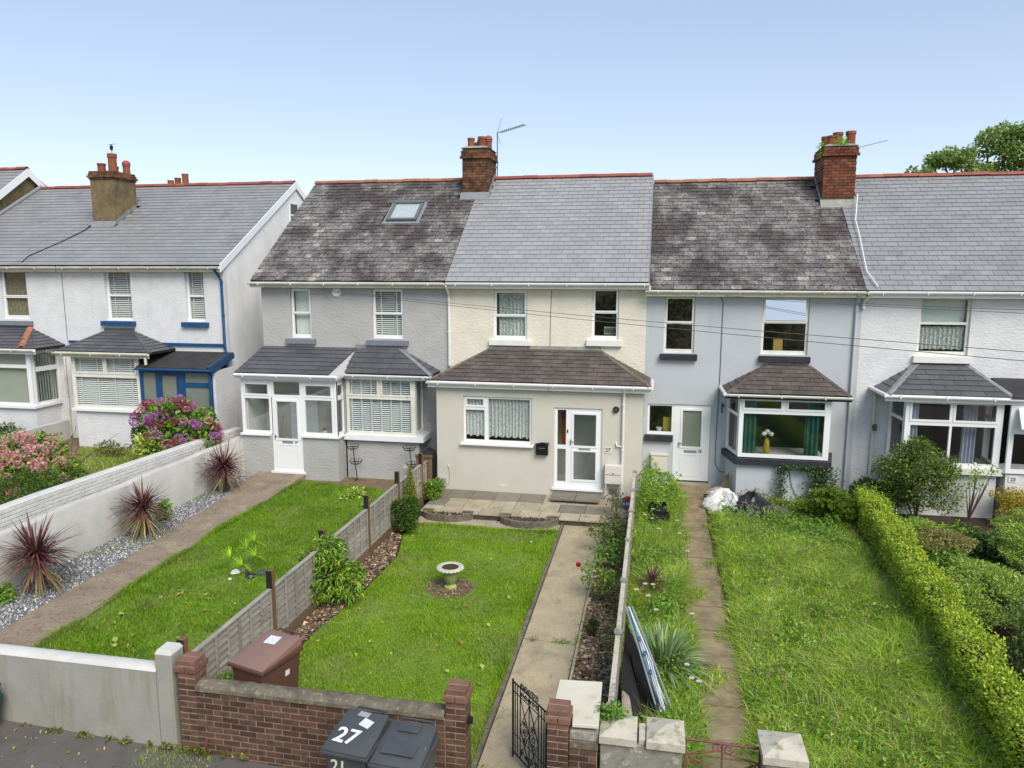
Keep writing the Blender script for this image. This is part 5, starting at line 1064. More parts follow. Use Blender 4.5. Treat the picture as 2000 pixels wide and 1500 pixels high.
# ------------------------------------------------------------------ garden walls
wB = thing('brick_wall', 'white painted brick wall behind the smooth white wall at the left', 'wall', (-6.08, -4.8, 0))
ztB = lambda y: 1.27 - .17 * max(0, (y + 6) / 7)
for (y0, y1) in ((-10.4, -6), (-6, -2.5), (-2.5, 1.0)):
    za, zc = ztB(y0), ztB(y1); q = lambda x, y, z: (x, y, z)
    MB().prism([(-6.19, y0, -.1), (-6.005, y0, -.1), (-6.005, y1 - .002, -.1), (-6.19, y1 - .002, -.1)], [(-6.19, y0, za), (-6.005, y0, za), (-6.005, y1 - .002, zc), (-6.19, y1 - .002, zc)]).build('wall_core', 'brick_white', wB)
    MB().prism([(-6.21, y0, za + .002), (-5.985, y0, za + .002), (-5.985, y1 - .002, zc + .002), (-6.21, y1 - .002, zc + .002)], [(-6.18, y0, za + .035), (-6.02, y0, za + .035), (-6.02, y1 - .002, zc + .035), (-6.18, y1 - .002, zc + .035)]).build('coping', 'wall_top', wB)
for r in range(5):
    u = -10.4 - (r % 2) * .11
    while u < .98:
        a, c = max(u, -10.4), min(u + .225, 1.0)
        if c - a > .04: brick(wB, (-6.0 + rnd.uniform(-.002, .006), (a + c) / 2, ztB((a + c) / 2) - .042 - r * .075), c - a - .01, .03, .064, 'brick_white', R(90))
        u += .225
wA = thing('garden_wall', 'smooth white rendered wall behind the row of purple cordylines', 'wall', (-5.6, -5, 0))
b = MB(); n = 24
for i in range(n + 1):
    y = -10.4 + i * 10.5 / n; zt = 1.055 + .012 * math.sin(i * 1.3)
    b.v += [(-5.53, y, -.05), (-5.53 + .004 * math.sin(i), y, zt - .05), (-5.56, y, zt - .012), (-5.62, y, zt), (-5.68, y, zt - .012), (-5.71, y, zt - .05), (-5.71, y, -.05)]
for i in range(n):
    for k in range(6): a = i * 7 + k; b.f.append((a, a + 7, a + 8, a + 1))
b.f += [tuple(range(7)), tuple(range(n * 7 + 6, n * 7 - 1, -1))]
b.build('wall', 'wall_paint', wA, smooth=True)
lw = thing('garden_wall', 'low white wall between the bays of the two white houses', 'wall', (-12.4, -1, .3))
MB().box(-12.5, -12.35, -6, 1.9, .2, .93).build('wall', 'wall_paint', lw, bevel=.02)
MB().box(-5.70, -5.425, .11, .26, -.05, 1.05).build('wall_end', 'wall_paint', wA)
# front wall of 29 with end pier
wF = thing('garden_wall', 'grey rendered front wall with white rounded top and square end pier', 'wall', (-2.6, -10.5, 0))
def wallseg(par, x0, x1, y0, y1, zb, zt, m, mt, name='wall'):
    MB().prism([(x0, y0, zb), (x1, y0, zb), (x1, y1, zb), (x0, y1, zb)], [(x0, y0, zt), (x1, y0, zt), (x1, y1, zt), (x0, y1, zt)]).build(name, m, par)
    n = 6; p = []; yc, hw = (y0 + y1) / 2, (y1 - y0) / 2 + .004
    for i in range(n + 1): t = math.pi * i / n; p.append((yc - hw * math.cos(t), zt + .002 + .045 * math.sin(t)))
    MB().prism([(x0, y, z) for y, z in p][::-1], [(x1, y, z) for y, z in p][::-1]).build('wall_top', mt, par, smooth=True)
wallseg(wF, -9, -.245, -10.56, -10.36, -.5, .90, 'front_wall', 'wall_top')
MB().box(-.24, -.03, -10.565, -10.33, -.3, 1.12).build('pier', 'front_wall', wF, bevel=.012)
MB().prism([(-.245, -10.57, 1.122), (-.025, -10.57, 1.122), (-.025, -10.325, 1.122), (-.245, -10.325, 1.122)], [(-.22, -10.54, 1.175), (-.05, -10.54, 1.175), (-.05, -10.35, 1.175), (-.22, -10.35, 1.175)]).build('pier_top', 'wall_top', wF, bevel=.008)
# brick front wall of 27
wC = thing('brick_wall', 'brown brick front wall with concrete coping and two square piers', 'wall', (1.7, -10.5, -.2))
MB().box(.26, 3.22, -10.553, -10.36, -.35, .725).build('mortar', 'mortar', wC)
brick_face(wC, .25, 3.22, -10.56, -.28, 14, .212, .0718, 'brick_brown', depth=.1)
b = MB(); n = 30; prof = [(-10.575, .73), (-10.57, .775), (-10.53, .80), (-10.46, .812), (-10.39, .80), (-10.345, .775), (-10.34, .73)]
for i in range(n + 1):
    x = .255 + 2.955 * i / n
    for (y, z) in prof: b.v.append((x, y + rnd.uniform(-.004, .004), z + (rnd.uniform(-.006, .006) if z > .74 else 0)))
for i in range(n):
    for k in range(6): a = i * 7 + k; b.f.append((a, a + 7, a + 8, a + 1))
b.build('coping', 'coping', wC, smooth=True)
pier(wC, .15, -10.455, .225, -.28, 19, .0718, 'brick_brown', 'brick_cap')
pier(wC, 3.335, -10.445, .225, -.28, 19, .0718, 'brick_brown', 'brick_cap')
MB().box(3.45, 3.50, -10.48, -10.44, .66, .73).build('gate_latch', 'black_bit', wC)
MB().box(.335, .36, -10.575, -10.562, -.2, .12).build('iron_strip', 'iron_red', wC)
wD = thing('brick_wall', 'short brown brick wall with one pier at the hinge side of the black gate', 'wall', (4.6, -10.5, -.2))
pier(wD, 4.445, -10.53, .225, -.33, 19, .0718, 'brick_brown', 'brick_cap')
MB().box(4.562, 4.85, -10.593, -10.40, -.35, .60).build('mortar', 'mortar', wD)
brick_face(wD, 4.56, 4.85, -10.6, -.33, 13, .212, .0718, 'brick_brown', depth=.1, first=1)
MB().box(4.562, 4.86, -10.61, -10.38, .605, .70).build('coping', 'coping', wD, bevel=.01); MB().box(4.562, 4.86, -10.60, -10.39, .702, .80).build('coping_stone', 'pebbledash', wD, bevel=.01)
cs = thing('cream_board', 'cream painted slab lying flat behind the hinge pier of the black gate', 'slab', (4.65, -10.1, .4))
MB().prism([(4.36, -9.78, .84), (4.84, -9.74, .84), (4.86, -10.58, .84), (4.59, -10.60, .84), (4.575, -10.40, .84), (4.36, -10.38, .84)][::-1], [(4.36, -9.78, .875), (4.84, -9.74, .875), (4.86, -10.58, .875), (4.59, -10.60, .875), (4.575, -10.40, .875), (4.36, -10.38, .875)][::-1]).build('top', 'cream_slab', cs, bevel=.005)
MB().box(4.42, 4.82, -10.36, -9.86, -.15, .838).build('base', 'pebbledash', cs)
wE = thing('garden_wall', 'grey pebbledashed front wall with two lichened pyramid caps by the red gate', 'wall', (5.3, -10.45, -.2))
MB().box(4.88, 5.70, -10.60, -10.24, -.35, .72).build('wall', 'pebbledash', wE, bevel=.01)
MB().box(5.27, 5.335, -10.58, -10.3, .722, .78).build('joint_stone', 'lichen_cap', wE)
def cap(par, x0, x1, y0, y1, z, name='cap'):
    cx, cy = (x0 + x1) / 2, (y0 + y1) / 2
    b = MB(); b.box(x0, x1, y0, y1, z, z + .075); n = len(b.v); b.v += [(x0, y0, z + .076), (x1, y0, z + .076), (x1, y1, z + .076), (x0, y1, z + .076), (cx, cy, z + .15)]; b.f += [(n, n + 1, n + 4), (n + 1, n + 2, n + 4), (n + 2, n + 3, n + 4), (n + 3, n, n + 4)]
    return b.build(name, 'lichen_cap', par)
cap(wE, 4.87, 5.25, -10.64, -10.22, .724); cap(wE, 5.345, 5.73, -10.64, -10.20, .724)
wG = thing('gate_pillar', 'grey pebbledashed pillar with lichened pyramid cap right of the red gate', 'pillar', (6.66, -10.55, -.3))
MB().box(6.48, 6.84, -10.74, -10.36, -.4, .80).build('shaft', 'pebbledash', wG, bevel=.01); cap(wG, 6.45, 6.87, -10.78, -10.33, .802)
wH = thing('garden_wall', 'low grey front wall right of the capped pillar, beyond the frame bottom', 'wall', (9, -10.5, -.3))
MB().box(6.86, 13, -10.7, -10.5, -.6, .12).build('wall', 'pebbledash', wH)

# ------------------------------------------------------------------ gates
def scroll(c, r, turns, ux, uz, m=1, n=14):
    return [tuple(Vector(c) + Vector(ux) * (r * (1 - .75 * i / n) * math.cos(m * (turns * 2 * math.pi * i / n))) + Vector(uz) * (r * (1 - .75 * i / n) * math.sin(m * turns * 2 * math.pi * i / n))) for i in range(n + 1)]
gt = thing('iron_gate', 'black wrought iron gate standing open on the concrete path', 'gate', (4.30, -10.42, -.12), math.atan2(.52, -.46))
GW, GH = .70, .98
def gbar(name, pts, r, n=5, m='iron'): return MB().tube(pts, r, n).build(name, m, gt, local=True)
gbar('stile', [(0, 0, 0), (0, 0, GH)], .016, 4); gbar('stile', [(GW, 0, .04), (GW, 0, GH + .03)], .014, 4)
for z_ in (.10, GH - .005): gbar('rail', [(0, 0, z_), (GW, 0, z_ + .01)], .012, 4)
gbar('rail', [(0, 0, .34), (GW, 0, .35)], .006, 4); gbar('rail', [(0, 0, GH - .12), (GW, 0, GH - .11)], .007, 4)
for u in (.05, .10, .16, .35, .54, .60, .65): gbar('bar', [(u, 0, .1), (u, 0, GH)], .0075, 4)
for s_ in (-1, 1):
    gbar('lattice', [(.35, 0, .12), (.35 + s_ * .19, 0, .5), (.35, 0, .86)], .007, 4)
    gbar('lattice', [(.35 + s_ * .19, 0, .12), (.35, 0, .5), (.35 + s_ * .19, 0, .86)], .006, 4)
for (cu, cz, rr) in [(.2 + .075 * k, GH + .045, .04) for k in range(5)] + [(.2 + .075 * k, GH - .06, .036) for k in range(5)] + [(.27, .5, .055), (.43, .5, .055), (.27, .4, .045), (.43, .4, .045), (.27, .6, .045), (.43, .6, .045), (.2, .22, .045), (.5, .22, .045), (.3, .2, .04), (.4, .2, .04)]:
    gbar('scroll', scroll((cu, 0, cz), rr, 1.35, (1, 0, 0), (0, 0, 1), 1 if cu < .35 else -1), .0065, 4)
gbar('hinge', [(0, 0, .25), (-.06, 0, .25)], .012); gbar('hinge', [(0, 0, .8), (-.06, 0, .8)], .012)
rg = thing('iron_gate', 'low rusty red iron gate between the capped pillars', 'gate', (5.74, -10.46, -.2))
def rb(name, pts, r): return MB().tube(pts, r, 5).build(name, 'iron_red', rg, local=True)
GW = .73; rb('rail', [(0, 0, .97), (GW, 0, .95)], .014); rb('rail', [(0, 0, .12), (GW, 0, .12)], .014); rb('stile', [(0, 0, .1), (0, 0, .97)], .012); rb('stile', [(GW, 0, .1), (GW, 0, .96)], .012); rb('stile', [(GW / 2, 0, .1), (GW / 2, 0, .96)], .01)
for a, c in (((0, .8), (GW / 2, .88)), ((GW, .78), (GW / 2, .86)), ((0, .8), (GW / 2, .62)), ((GW, .78), (GW / 2, .6)), ((0, .6), (GW, .6)), ((0, .2), (GW / 2, .55)), ((GW, .2), (GW / 2, .55))): rb('brace', [(a[0], 0, a[1]), (c[0], 0, c[1])], .009)
for cu, mm in ((GW / 2 - .06, 1), (GW / 2 + .06, -1), (.05, 1), (GW - .05, -1)): rb('scroll', scroll((cu, 0, .9 if abs(cu - GW / 2) < .1 else .72), .05, 1.3, (1, 0, 0), (0, 0, 1), mm), .007)

# ------------------------------------------------------------------ fences
def fence(name, label, X, ys, zg, zt, nboard, batten, mb='wood', postm='wood_brown', post_h=.28, side=1, capcol=True, leanv=None, grav=True, posts=True):
    t = thing(name, label, 'fence', (X, ys[0], zg))
    for i, y in enumerate(ys):
        if posts:
            p = MB().box(X - .04, X + .04, y - .045, y + .045, zg - .2, zt + post_h).build('post', postm, t)
            if capcol: MB().box(X - .046, X + .046, y - .05, y - .0455, zt - .02, zt + post_h + .004).box(X - .046, X - .041, y - .045, y + .045, zt + .0, zt + post_h).build('post_sleeve', 'black_bit', p)
        if i == len(ys) - 1: break
        y0, y1 = y + .05, ys[i + 1] - .05; H = zt - zg - .12; bh = H / nboard
        for k in range(nboard):
            z0 = zg + .12 + k * bh; dd = rnd.uniform(-.004, .004)
            MB().prism([(X - .006, y0, z0), (X + .014 + dd, y0, z0), (X + .014 + dd, y1, z0 + rnd.uniform(-.004, .004)), (X - .006, y1, z0)], [(X - .012, y0, z0 + bh + .02), (X - .004, y0, z0 + bh + .02), (X - .004, y1, z0 + bh + .02), (X - .012, y1, z0 + bh + .02)]).build('board', mb, t)
        nb = max(2, int(round((y1 - y0) / batten)))
        for k in range(nb + 1):
            yy = y0 + (y1 - y0 - .035) * k / nb
            MB().box(X + .016, X + .036, yy, yy + .03, zg + .12, zt - .01).build('batten', mb, t); MB().box(X - .034, X - .014, yy, yy + .03, zg + .12, zt - .01).build('batten', mb, t)
        MB().box(X - .03, X + .036, y0, y1, zt - .008, zt + .016).build('capping_rail', mb, t)
        if grav: MB().box(X - .02, X + .02, y0, y1, zg - .08, zg + .115).build('gravel_board', 'wood_gate', t)
    return t
fence('panel_fence', 'grey weathered panel fence with black-topped brown posts between the two lawns', -.13, [-10.2, -8.12, -6.38, -4.38, -2.62, -.95], -.05, .86, 8, .3)
gf = thing('side_gate', 'tall stained timber panel closing the gap beside the cream extension', 'gate', (-.2, -.4, 0))
for k in range(5): MB().box(-.43 + k * .083, -.352 + k * .083, -.42, -.4, -.02, .92 + .0 * k).build('board', 'wood_gate', gf)
MB().box(-.44, -.0, -.445, -.421, .9, .97).build('top_rail', 'wood_gate', gf)
f3 = fence('panel_fence', 'last short grey panel of the fence beside the stained timber gate', -.16, [-.86, -.1], 0, .8, 7, .22, posts=False, grav=False)
bp = thing('bin_bag', 'black plastic bag heaped behind the stained timber gate', 'bag', (-.3, .1, .6))
P, d = blob_points(60, [(-.28, .1, .8, .2, .18, .14)], .9); 
b = MB().lathe([(.001, -.6), (.17, -.55), (.2, 0), (.16, .14), (.06, .2), (.001, .2)], 14, (-.26, .1, .82), .12, 5); b.build('bag', 'black_sheet', bp, smooth=True)
fr = thing('batten_fence', 'pale weathered fence of close vertical battens between the path bed and the overgrown garden', 'fence', (4.95, -5, -.1))
ys = [-10.2, -8.5, -6.85, -5.1, -3.5, -2.1, -.6]
for i, y in enumerate(ys):
    MB().box(4.92, 5.0, y - .04, y + .04, -.2, .86).build('post', 'wood', fr); MB().box(4.91, 5.01, y - .05, y + .05, .862, .885).build('post_cap', 'wood', fr)
    if i < len(ys) - 1:
        y1 = ys[i + 1]; MB().box(4.925, 4.985, y + .045, y1 - .045, .80, .838).build('top_rail', 'lichen_cap', fr); MB().box(4.94, 4.965, y + .05, y1 - .05, .1, .16).build('rail', 'wood', fr)
        n = int((y1 - y - .1) / .088)
        for k in range(n): yy = y + .06 + k * (y1 - y - .12) / n; MB().box(4.972, 4.988, yy, yy + .06, -.06, .798).build('batten', 'wood', fr)

# ------------------------------------------------------------------ paths, patio, planters
tag(sheet('path', [(-4.35, -10.36), (-3.36, -10.36), (-3.45, -8.2), (-3.7, -4), (-3.72, -2.0), (-4.86, -2.0), (-4.56, -5.2), (-4.43, -8.4)], .03, 'concrete29', th=.08), 'brown concrete path beside the gravel strip')
b = MB(); b.prism([(-4.86, -1.998, -.05), (-3.72, -1.998, -.05), (-3.66, .09, -.05), (-5.0, .09, -.05)], [(-4.86, -1.998, .03), (-3.72, -1.998, .03), (-3.66, .09, .155), (-5.0, .09, .155)]); tag(b.build('path', 'concrete29'), 'raised end of the brown concrete path at door 29', kind='structure')
LO = -.13
pth = sheet('path', [(3.46, -14), (4.25, -14), (4.25, -10.2), (4.27, -7.085), (3.46, -7.045)], LO - .0, 'concrete', 'concrete garden path, near part', th=.06)
sheet('path', [(3.46, -7.02), (4.27, -7.06), (4.27, -1.78), (3.46, -1.78)], LO, 'concrete', 'concrete garden path leading to the patio', th=.06)
bx('path_joint', 'grout', None, 3.46, 4.27, -7.05, -7.03, -.16, LO - .012)['kind'] = 'structure'
ek = thing('path_edging', 'old concrete edging strips along both sides of the path', 'edging', (3.85, -6, LO))
y = -10.3; k = 0
while y < -1.85:
    L = rnd.uniform(.8, .95); y1 = min(y + L, -1.8)
    if y1 - y > .1:
        MB().box(3.385 + rnd.uniform(-.006, .006), 3.445, y, y1 - .012, -.2, LO + .035 + rnd.uniform(-.012, .008)).build('kerb_stone', 'coping', ek, bevel=.006)
        if y > -9.6: MB().box(4.285, 4.325, y, y1 - .012, -.2, LO + .04 + rnd.uniform(-.008, .008)).build('kerb_stone', 'slab', ek, bevel=.005)
    y += L
pat = bx('patio', 'mortar_dark', None, .08, 4.9, -1.72, -.003, -.3, -.022); pat['kind'] = 'structure'; pat['label'] = 'paved patio in front of the cream extension'
def slab(par, x0, x1, y0, y1, z, m, th=.04): 
    o = MB().box(x0 + .006, x1 - .006, y0 + .006, y1 - .006, z - th, z + rnd.uniform(-.003, .003)).build('paving_slab', m, par, bevel=.005); return o
x = .1
while x < 4.88: x1 = min(x + .46, 4.9); slab(pat, x, x1, -1.76, -1.32, .0, 'slab'); x += .46
for (y0, y1) in ((-1.32, -.72), (-.72, -.01)):
    x = .1 - (.3 if y0 > -1 else 0)
    while x < 4.88:
        L = rnd.choice([.6, .6, .45]); a, c = max(x, .1), min(x + L, 4.9)
        if c - a > .08: slab(pat, a, c, y0, y1, .0, rnd.choice(['slab_dark', 'slab_dark', 'slab']))
        x += L
lp = bx('lower_paving', 'mortar_dark', None, .08, 3.44, -2.28, -1.77, -.35, LO - .02); lp['kind'] = 'structure'; lp['label'] = 'lower strip of pale paving between lawn and patio'
for (y0, y1, o_) in ((-2.29, -1.98, .2), (-1.98, -1.775, 0)):
    x = .1 - o_
    while x < 3.42:
        a, c = max(x, .1), min(x + .46, 3.44)
        if c - a > .08: slab(lp, a, c, y0, y1, LO, 'slab')
        x += .46
st = thing('door_step', 'two grey slabs forming the step under the front door of house 27', 'step', (3.56, -.33, 0))
MB().box(3.05, 4.08, -.58, -.02, .0, .055).build('step_base', 'mortar_dark', st)
slab(st, 2.97, 3.56, -.64, -.01, .1, 'slab_dark'); slab(st, 3.56, 4.15, -.64, -.01, .1, 'slab_dark')
def planter(label, x0, x1, yb_, bulge):
    t = thing('crescent_planter', label, 'planter', ((x0 + x1) / 2, yb_, LO), group='crescent planters on the patio edge')
    n = 9; cx = (x0 + x1) / 2; pts = []
    for i in range(n + 1):
        a = math.pi + math.pi * i / n; pts.append((cx + (x1 - x0) / 2 * math.cos(a), yb_ + bulge * math.sin(a)))
    for i in range(n):
        (xa, ya), (xb, yb2) = pts[i], pts[i + 1]; ins = lambda p: (cx + (p[0] - cx) * .91, yb_ + (p[1] - yb_) * .80)
        A = [(xa, ya), (xb, yb2), ins((xb, yb2)), ins((xa, ya))]; g = .004
        MB().prism([(q[0], q[1], LO - .02) for q in A], [(q[0], q[1], .02 + rnd.uniform(-.004, .004)) for q in A]).build('walling_block', 'coping', t, bevel=.005)
    MB().poly([(cx + (p[0] - cx) * .93, yb_ + (p[1] - yb_) * .85, -.02) for p in pts]).build('soil', 'soil', t)
    for xx in (x0 + .13, x1 - .13): MB().box(xx - .13, xx + .13, yb_ - .02, yb_ + .06, .003, .035).build('walling_block', 'coping', t, bevel=.004)
    P = scatter([(x0 + .15, yb_ - bulge * .6), (x1 - .15, yb_ - bulge * .6), (x1 - .15, yb_), (x0 + .15, yb_)], 260); leaves('leaf_litter', np.column_stack([P, np.full(260, -.01)]), 'chips', t, .04)
planter('left crescent-shaped stone planter with bare soil at the patio edge', .16, 1.36, -1.74, .36)
planter('right crescent-shaped stone planter with bare soil beside the path', 1.98, 3.32, -1.74, .46)

def clumps(name, label, poly, z, nc, per, r, h, m, size, seed=0):
    C = scatter(poly, nc); k = rng.integers(0, nc, nc * per); rr = r * (.6 + .8 * rng.random((nc, 1)))[k]; d = unit(rng.normal(size=(len(k), 3))); d[:, 2] = np.abs(d[:, 2])
    P = np.column_stack([C[k], np.full(len(k), z)]) + d * rr * np.array([1, 1, h / r]); o = leaves(name, P, m, None, size, .55, .8, d * .6, kind='stuff'); tag(o, label, 'weeds'); return o
# ------------------------------------------------------------------ lawns and beds
URN = (1.85, -5.45)
lawn27 = [(.32, -10.34), (3.38, -10.34), (3.38, -2.3), (.14, -2.3), (.1, -2.9), (.42, -4.2), (.38, -6.0), (.2, -7.4)]
sheet('lawn', lawn27, LO - .005, 'lawn_soil', 'short mown lawn around the stone urn', th=.05)
blades('grass', 'short bright grass of the middle lawn', lawn27, LO - .006, 115000, .029, .012, 'grass', excl=[(URN[0], URN[1], .44)], seed=1, lean=.9)
blades('grass', 'longer grass fringe along the path edging', [(3.28, -10.3), (3.41, -10.3), (3.41, -2.3), (3.28, -2.3)], LO - .006, 7000, .06, .010, 'grass', seed=3, lean=.8)
lawn29 = [(-3.36, -10.34), (-.16, -10.34), (-.16, -1.3), (-.9, -.55), (-2.6, -.25), (-3.64, -.05), (-3.7, -4), (-3.44, -8.2)]
sheet('lawn', lawn29, .012, 'lawn_soil', 'dark green lawn beside the brown concrete path', th=.05)
blades('grass', 'dark green grass of the left lawn', lawn29, .01, 110000, .045, .012, 'grass29', seed=2, lean=.8)
blades('grass', 'ragged grass fringe along the brown concrete path', [(-3.42, -10.3), (-3.30, -10.3), (-3.40, -8.2), (-3.62, -4), (-3.62, -.1), (-3.76, -.1), (-3.76, -4), (-3.52, -8.2)], .02, 9000, .075, .010, 'grass29', seed=13, lean=1.3, tall=lambda P: .3 + 1.1 * vn(P, 3.1, 5))
blades('grass', 'ragged grass fringe against the paving and the fence bed', [(.1, -2.42), (3.38, -2.42), (3.38, -2.24), (.1, -2.24)], LO, 4500, .05, .010, 'grass', seed=14, lean=1.3, tall=lambda P: .3 + 1.1 * vn(P, 3.1, 5))
clumps('clover', 'small clover and moss patches in the middle lawn', lawn27, LO, 70, 60, .13, .035, 'leaf_weed', .022)
clumps('clover', 'dull moss patches in the left lawn', lawn29, .012, 60, 60, .14, .04, 'leaf_dark', .024)
disc = MB(); n = 40; pts = [(URN[0] + .45 * (1 + .03 * math.sin(5 * a)) * math.cos(a), URN[1] + .43 * (1 + .03 * math.cos(4 * a)) * math.sin(a), LO + .004) for a in [2 * math.pi * i / n for i in range(n)]]
tag(disc.poly(pts).build('urn_bed', 'dryearth'), 'round bed of bare earth and bark around the urn', kind='structure')
circ = [(URN[0] + .42 * math.cos(a), URN[1] + .40 * math.sin(a)) for a in [i * .5 for i in range(13)]][:12]
chips('bark', circ, LO + .006, 700, .03, 'chips', 'bark and gravel scattered round the foot of the urn', hgt=.01)
bedL = [(-.09, -8.1), (.12, -8.1), (.34, -6.2), (.38, -4.4), (.1, -3.1), (-.09, -3.1)]
chips('bark', bedL, LO + .005, 6000, .07, 'chips', 'bark mulch along the foot of the grey panel fence'); 
bedR = [(4.33, -9.72), (4.9, -9.72), (4.9, -1.8), (4.33, -1.8)]
chips('bark', bedR, LO + .005, 16000, .07, 'chips', 'bark mulch in the rose bed beside the path')
grav = [(-5.52, -10.3), (-4.37, -10.3), (-4.45, -8.4), (-4.58, -5.2), (-4.88, -2.0), (-5.0, .05), (-5.52, .05)]
sheet('gravel_bed', grav, .004, 'gravelbase', 'slate and shell gravel strip at the foot of the white wall', th=.05)
pebbles('gravel', grav, .004, 42000, .035, 'gravel', 'blue-grey slate and white shell gravel under the cordylines')
blades('weeds', 'green weeds coming through the gravel strip', grav, .0, 3800, .07, .012, 'grass', seed=9, tall=lambda P: (vn(P, 1.7, 4) > .72) * 1.0 + .02)
P = scatter(lawn27, 90, [(URN[0], URN[1], .5)]); o = leaves('fallen_leaves', np.column_stack([P, np.full(90, LO + .03)]), 'fallen', None, .075, .8, 1.0, kind='stuff'); tag(o, 'yellow and brown fallen leaves lying on the middle lawn', 'leaves')
P = scatter([(-3.2, -10.2), (-.3, -10.2), (-.3, -6.5), (-3.2, -6.5)], 110); o = leaves('fallen_leaves', np.column_stack([P, np.full(110, .05)]), 'fallen', None, .08, .8, 1.0, kind='stuff'); tag(o, 'fallen leaves on the near end of the left lawn', 'leaves')
def pathweed(name, label, pts, n, h, m='leaf_weed', sp=.04):
    P = np.array(pts)[rng.integers(0, len(pts), n)] + rng.normal(size=(n, 3)) * np.array([sp, sp, .01]); P[:, 2] = np.abs(P[:, 2] - pts[0][2]) + pts[0][2]
    o = leaves(name, P, m, None, h, kind='stuff'); tag(o, label, 'weeds')
pathweed('weeds', 'small weeds along the joints and edges of the path', [(3.5 + rnd.random() * .75, -7.04, LO) for _ in range(6)] + [(4.3, rnd.uniform(-9.6, -5), LO + .03) for _ in range(10)] + [(3.55, -10.1, LO), (3.5, -10.4, LO), (1.9, -1.3, .0), (2.3, -2.0, LO)], 500, .035)
pathweed('weeds', 'weeds at the foot of the grey front wall on the pavement', [(rnd.uniform(-2.3, .9), -10.6, .0) for _ in range(26)], 900, .04, 'leaf_lower', .03)
blades('weeds', 'tuft of dry grass on the pavement by the wall corner', [(-.35, -10.95), (.5, -10.95), (.5, -10.6), (-.35, -10.6)], -.06, 700, .06, .006, 'wildgrass', seed=5, lean=1.4)
P = scatter([(-3, -11.2), (.6, -11.2), (.6, -10.6), (-3, -10.6)], 70); o = leaves('fallen_leaves', np.column_stack([P, .0 - .035 * P[:, 0] - .035]), 'fallen', None, .04, .6, 1.2, kind='stuff'); tag(o, 'small dry leaves on the pavement', 'leaves')

# urn
ur = thing('garden_urn', 'mossy green stone urn with frilled pale rim in the middle of the lawn', 'urn', (URN[0], URN[1], LO))
MB().lathe([(.001, 0), (.105, 0), (.11, .035), (.075, .06), (.07, .085), (.1, .11), (.14, .28), (.155, .33), (.13, .33), (.001, .31)], 28, (0, 0, 0), .03, 14).build('bowl', 'urn', ur, local=True, smooth=True)
b = MB(); b.lathe([(.14, .31), (.2, .335), (.235, .375), (.225, .40), (.17, .405), (.15, .385), (.001, .37)], 36, (0, 0, 0))
b.build('rim', 'urn_rim', ur, local=True, smooth=True)
for k in range(20):
    a = 2 * math.pi * k / 20; MB().lathe([(.001, -.02), (.022, -.015), (.03, 0), (.022, .018), (.001, .022)], 8, (.222 * math.cos(a), .222 * math.sin(a), .375)).build('rim_lobe', 'urn_rim', ur, local=True, smooth=True)
MB().lathe([(.001, .395), (.15, .39)], 20).build('soil', 'soil', ur, local=True)

# ------------------------------------------------------------------ bins
def bin_(name, label, loc, rz, body, lid, w=.48, d=.55, h=.92, group=None, curved=True):
    t = thing(name, label, 'wheelie bin', loc, rz, group)
    wb, db = w * .78, d * .72
    b = MB(); P0 = [(-wb / 2, -db / 2), (wb / 2, -db / 2), (wb / 2, db / 2), (-wb / 2, db / 2)]; P1 = [(-w / 2, -d / 2), (w / 2, -d / 2), (w / 2, d / 2), (-w / 2, d / 2)]
    b.prism([(x, y, .05) for x, y in P0], [(x, y, h) for x, y in P1]); b.build('body', body, t, local=True, bevel=.03)
    e = .03; b = MB(); b.prism([(-w / 2 - e, -d / 2 - e, h - .045), (w / 2 + e, -d / 2 - e, h - .045), (w / 2 + e, d / 2 + .0, h - .045), (-w / 2 - e, d / 2 + .0, h - .045)], [(-w / 2 - e, -d / 2 - e, h - .005), (w / 2 + e, -d / 2 - e, h - .005), (w / 2 + e, d / 2 + .0, h + .03), (-w / 2 - e, d / 2 + .0, h + .03)]); b.build('rim', body, t, local=True, bevel=.01)
    # lid: domed grid
    nx, ny = 8, 8; b = MB(); W = w / 2 + .012
    def lz(u, v): return h + .012 + (.10 if curved else .06) * v + .05 * (1 - abs(2 * u - 1) ** 4) * (1 - abs(2 * v - 1) ** 6)
    for j in range(ny + 1):
        for i in range(nx + 1):
            u, v = i / nx, j / ny; b.v.append(((-W + 2 * W * u) * (1 - .12 * max(0, v - .5)), -d / 2 - .02 + (d + .02) * v, lz(u, v)))
    for j in range(ny):
        for i in range(nx): a = j * (nx + 1) + i; b.f.append((a, a + 1, a + nx + 2, a + nx + 1))
    ringv = [i for i in range(nx + 1)] + [j * (nx + 1) + nx for j in range(1, ny + 1)] + [ny * (nx + 1) + i for i in range(nx - 1, -1, -1)] + [j * (nx + 1) for j in range(ny - 1, 0, -1)]
    n0 = len(b.v)
    for q in ringv: x, y, z = b.v[q]; b.v.append((x * 1.02, y, h + .0 + .03 * (y / d + .5)))
    for k in range(len(ringv)): kk = (k + 1) % len(ringv); b.f.append((ringv[k], n0 + k, n0 + kk, ringv[kk]))
    ld = b.build('lid', lid, t, local=True, smooth=True)
    MB().tube([(-w * .36, d / 2 + .01, h + .08), (-w * .36, d / 2 + .09, h + .09), (w * .36, d / 2 + .09, h + .09), (w * .36, d / 2 + .01, h + .08)], .013, 7).build('handle', body, t, local=True)
    for s_ in (-1, 1): MB().lathe([(.001, -.025), (.09, -.025), (.1, 0), (.09, .025), (.001, .025)], 16).xf(Matrix.Translation((s_ * (wb / 2 + .01), db / 2, .1)) @ Matrix.Rotation(R(90), 4, 'Y')).build('wheel', 'black_bit', t, local=True)
    return t, ld, lz
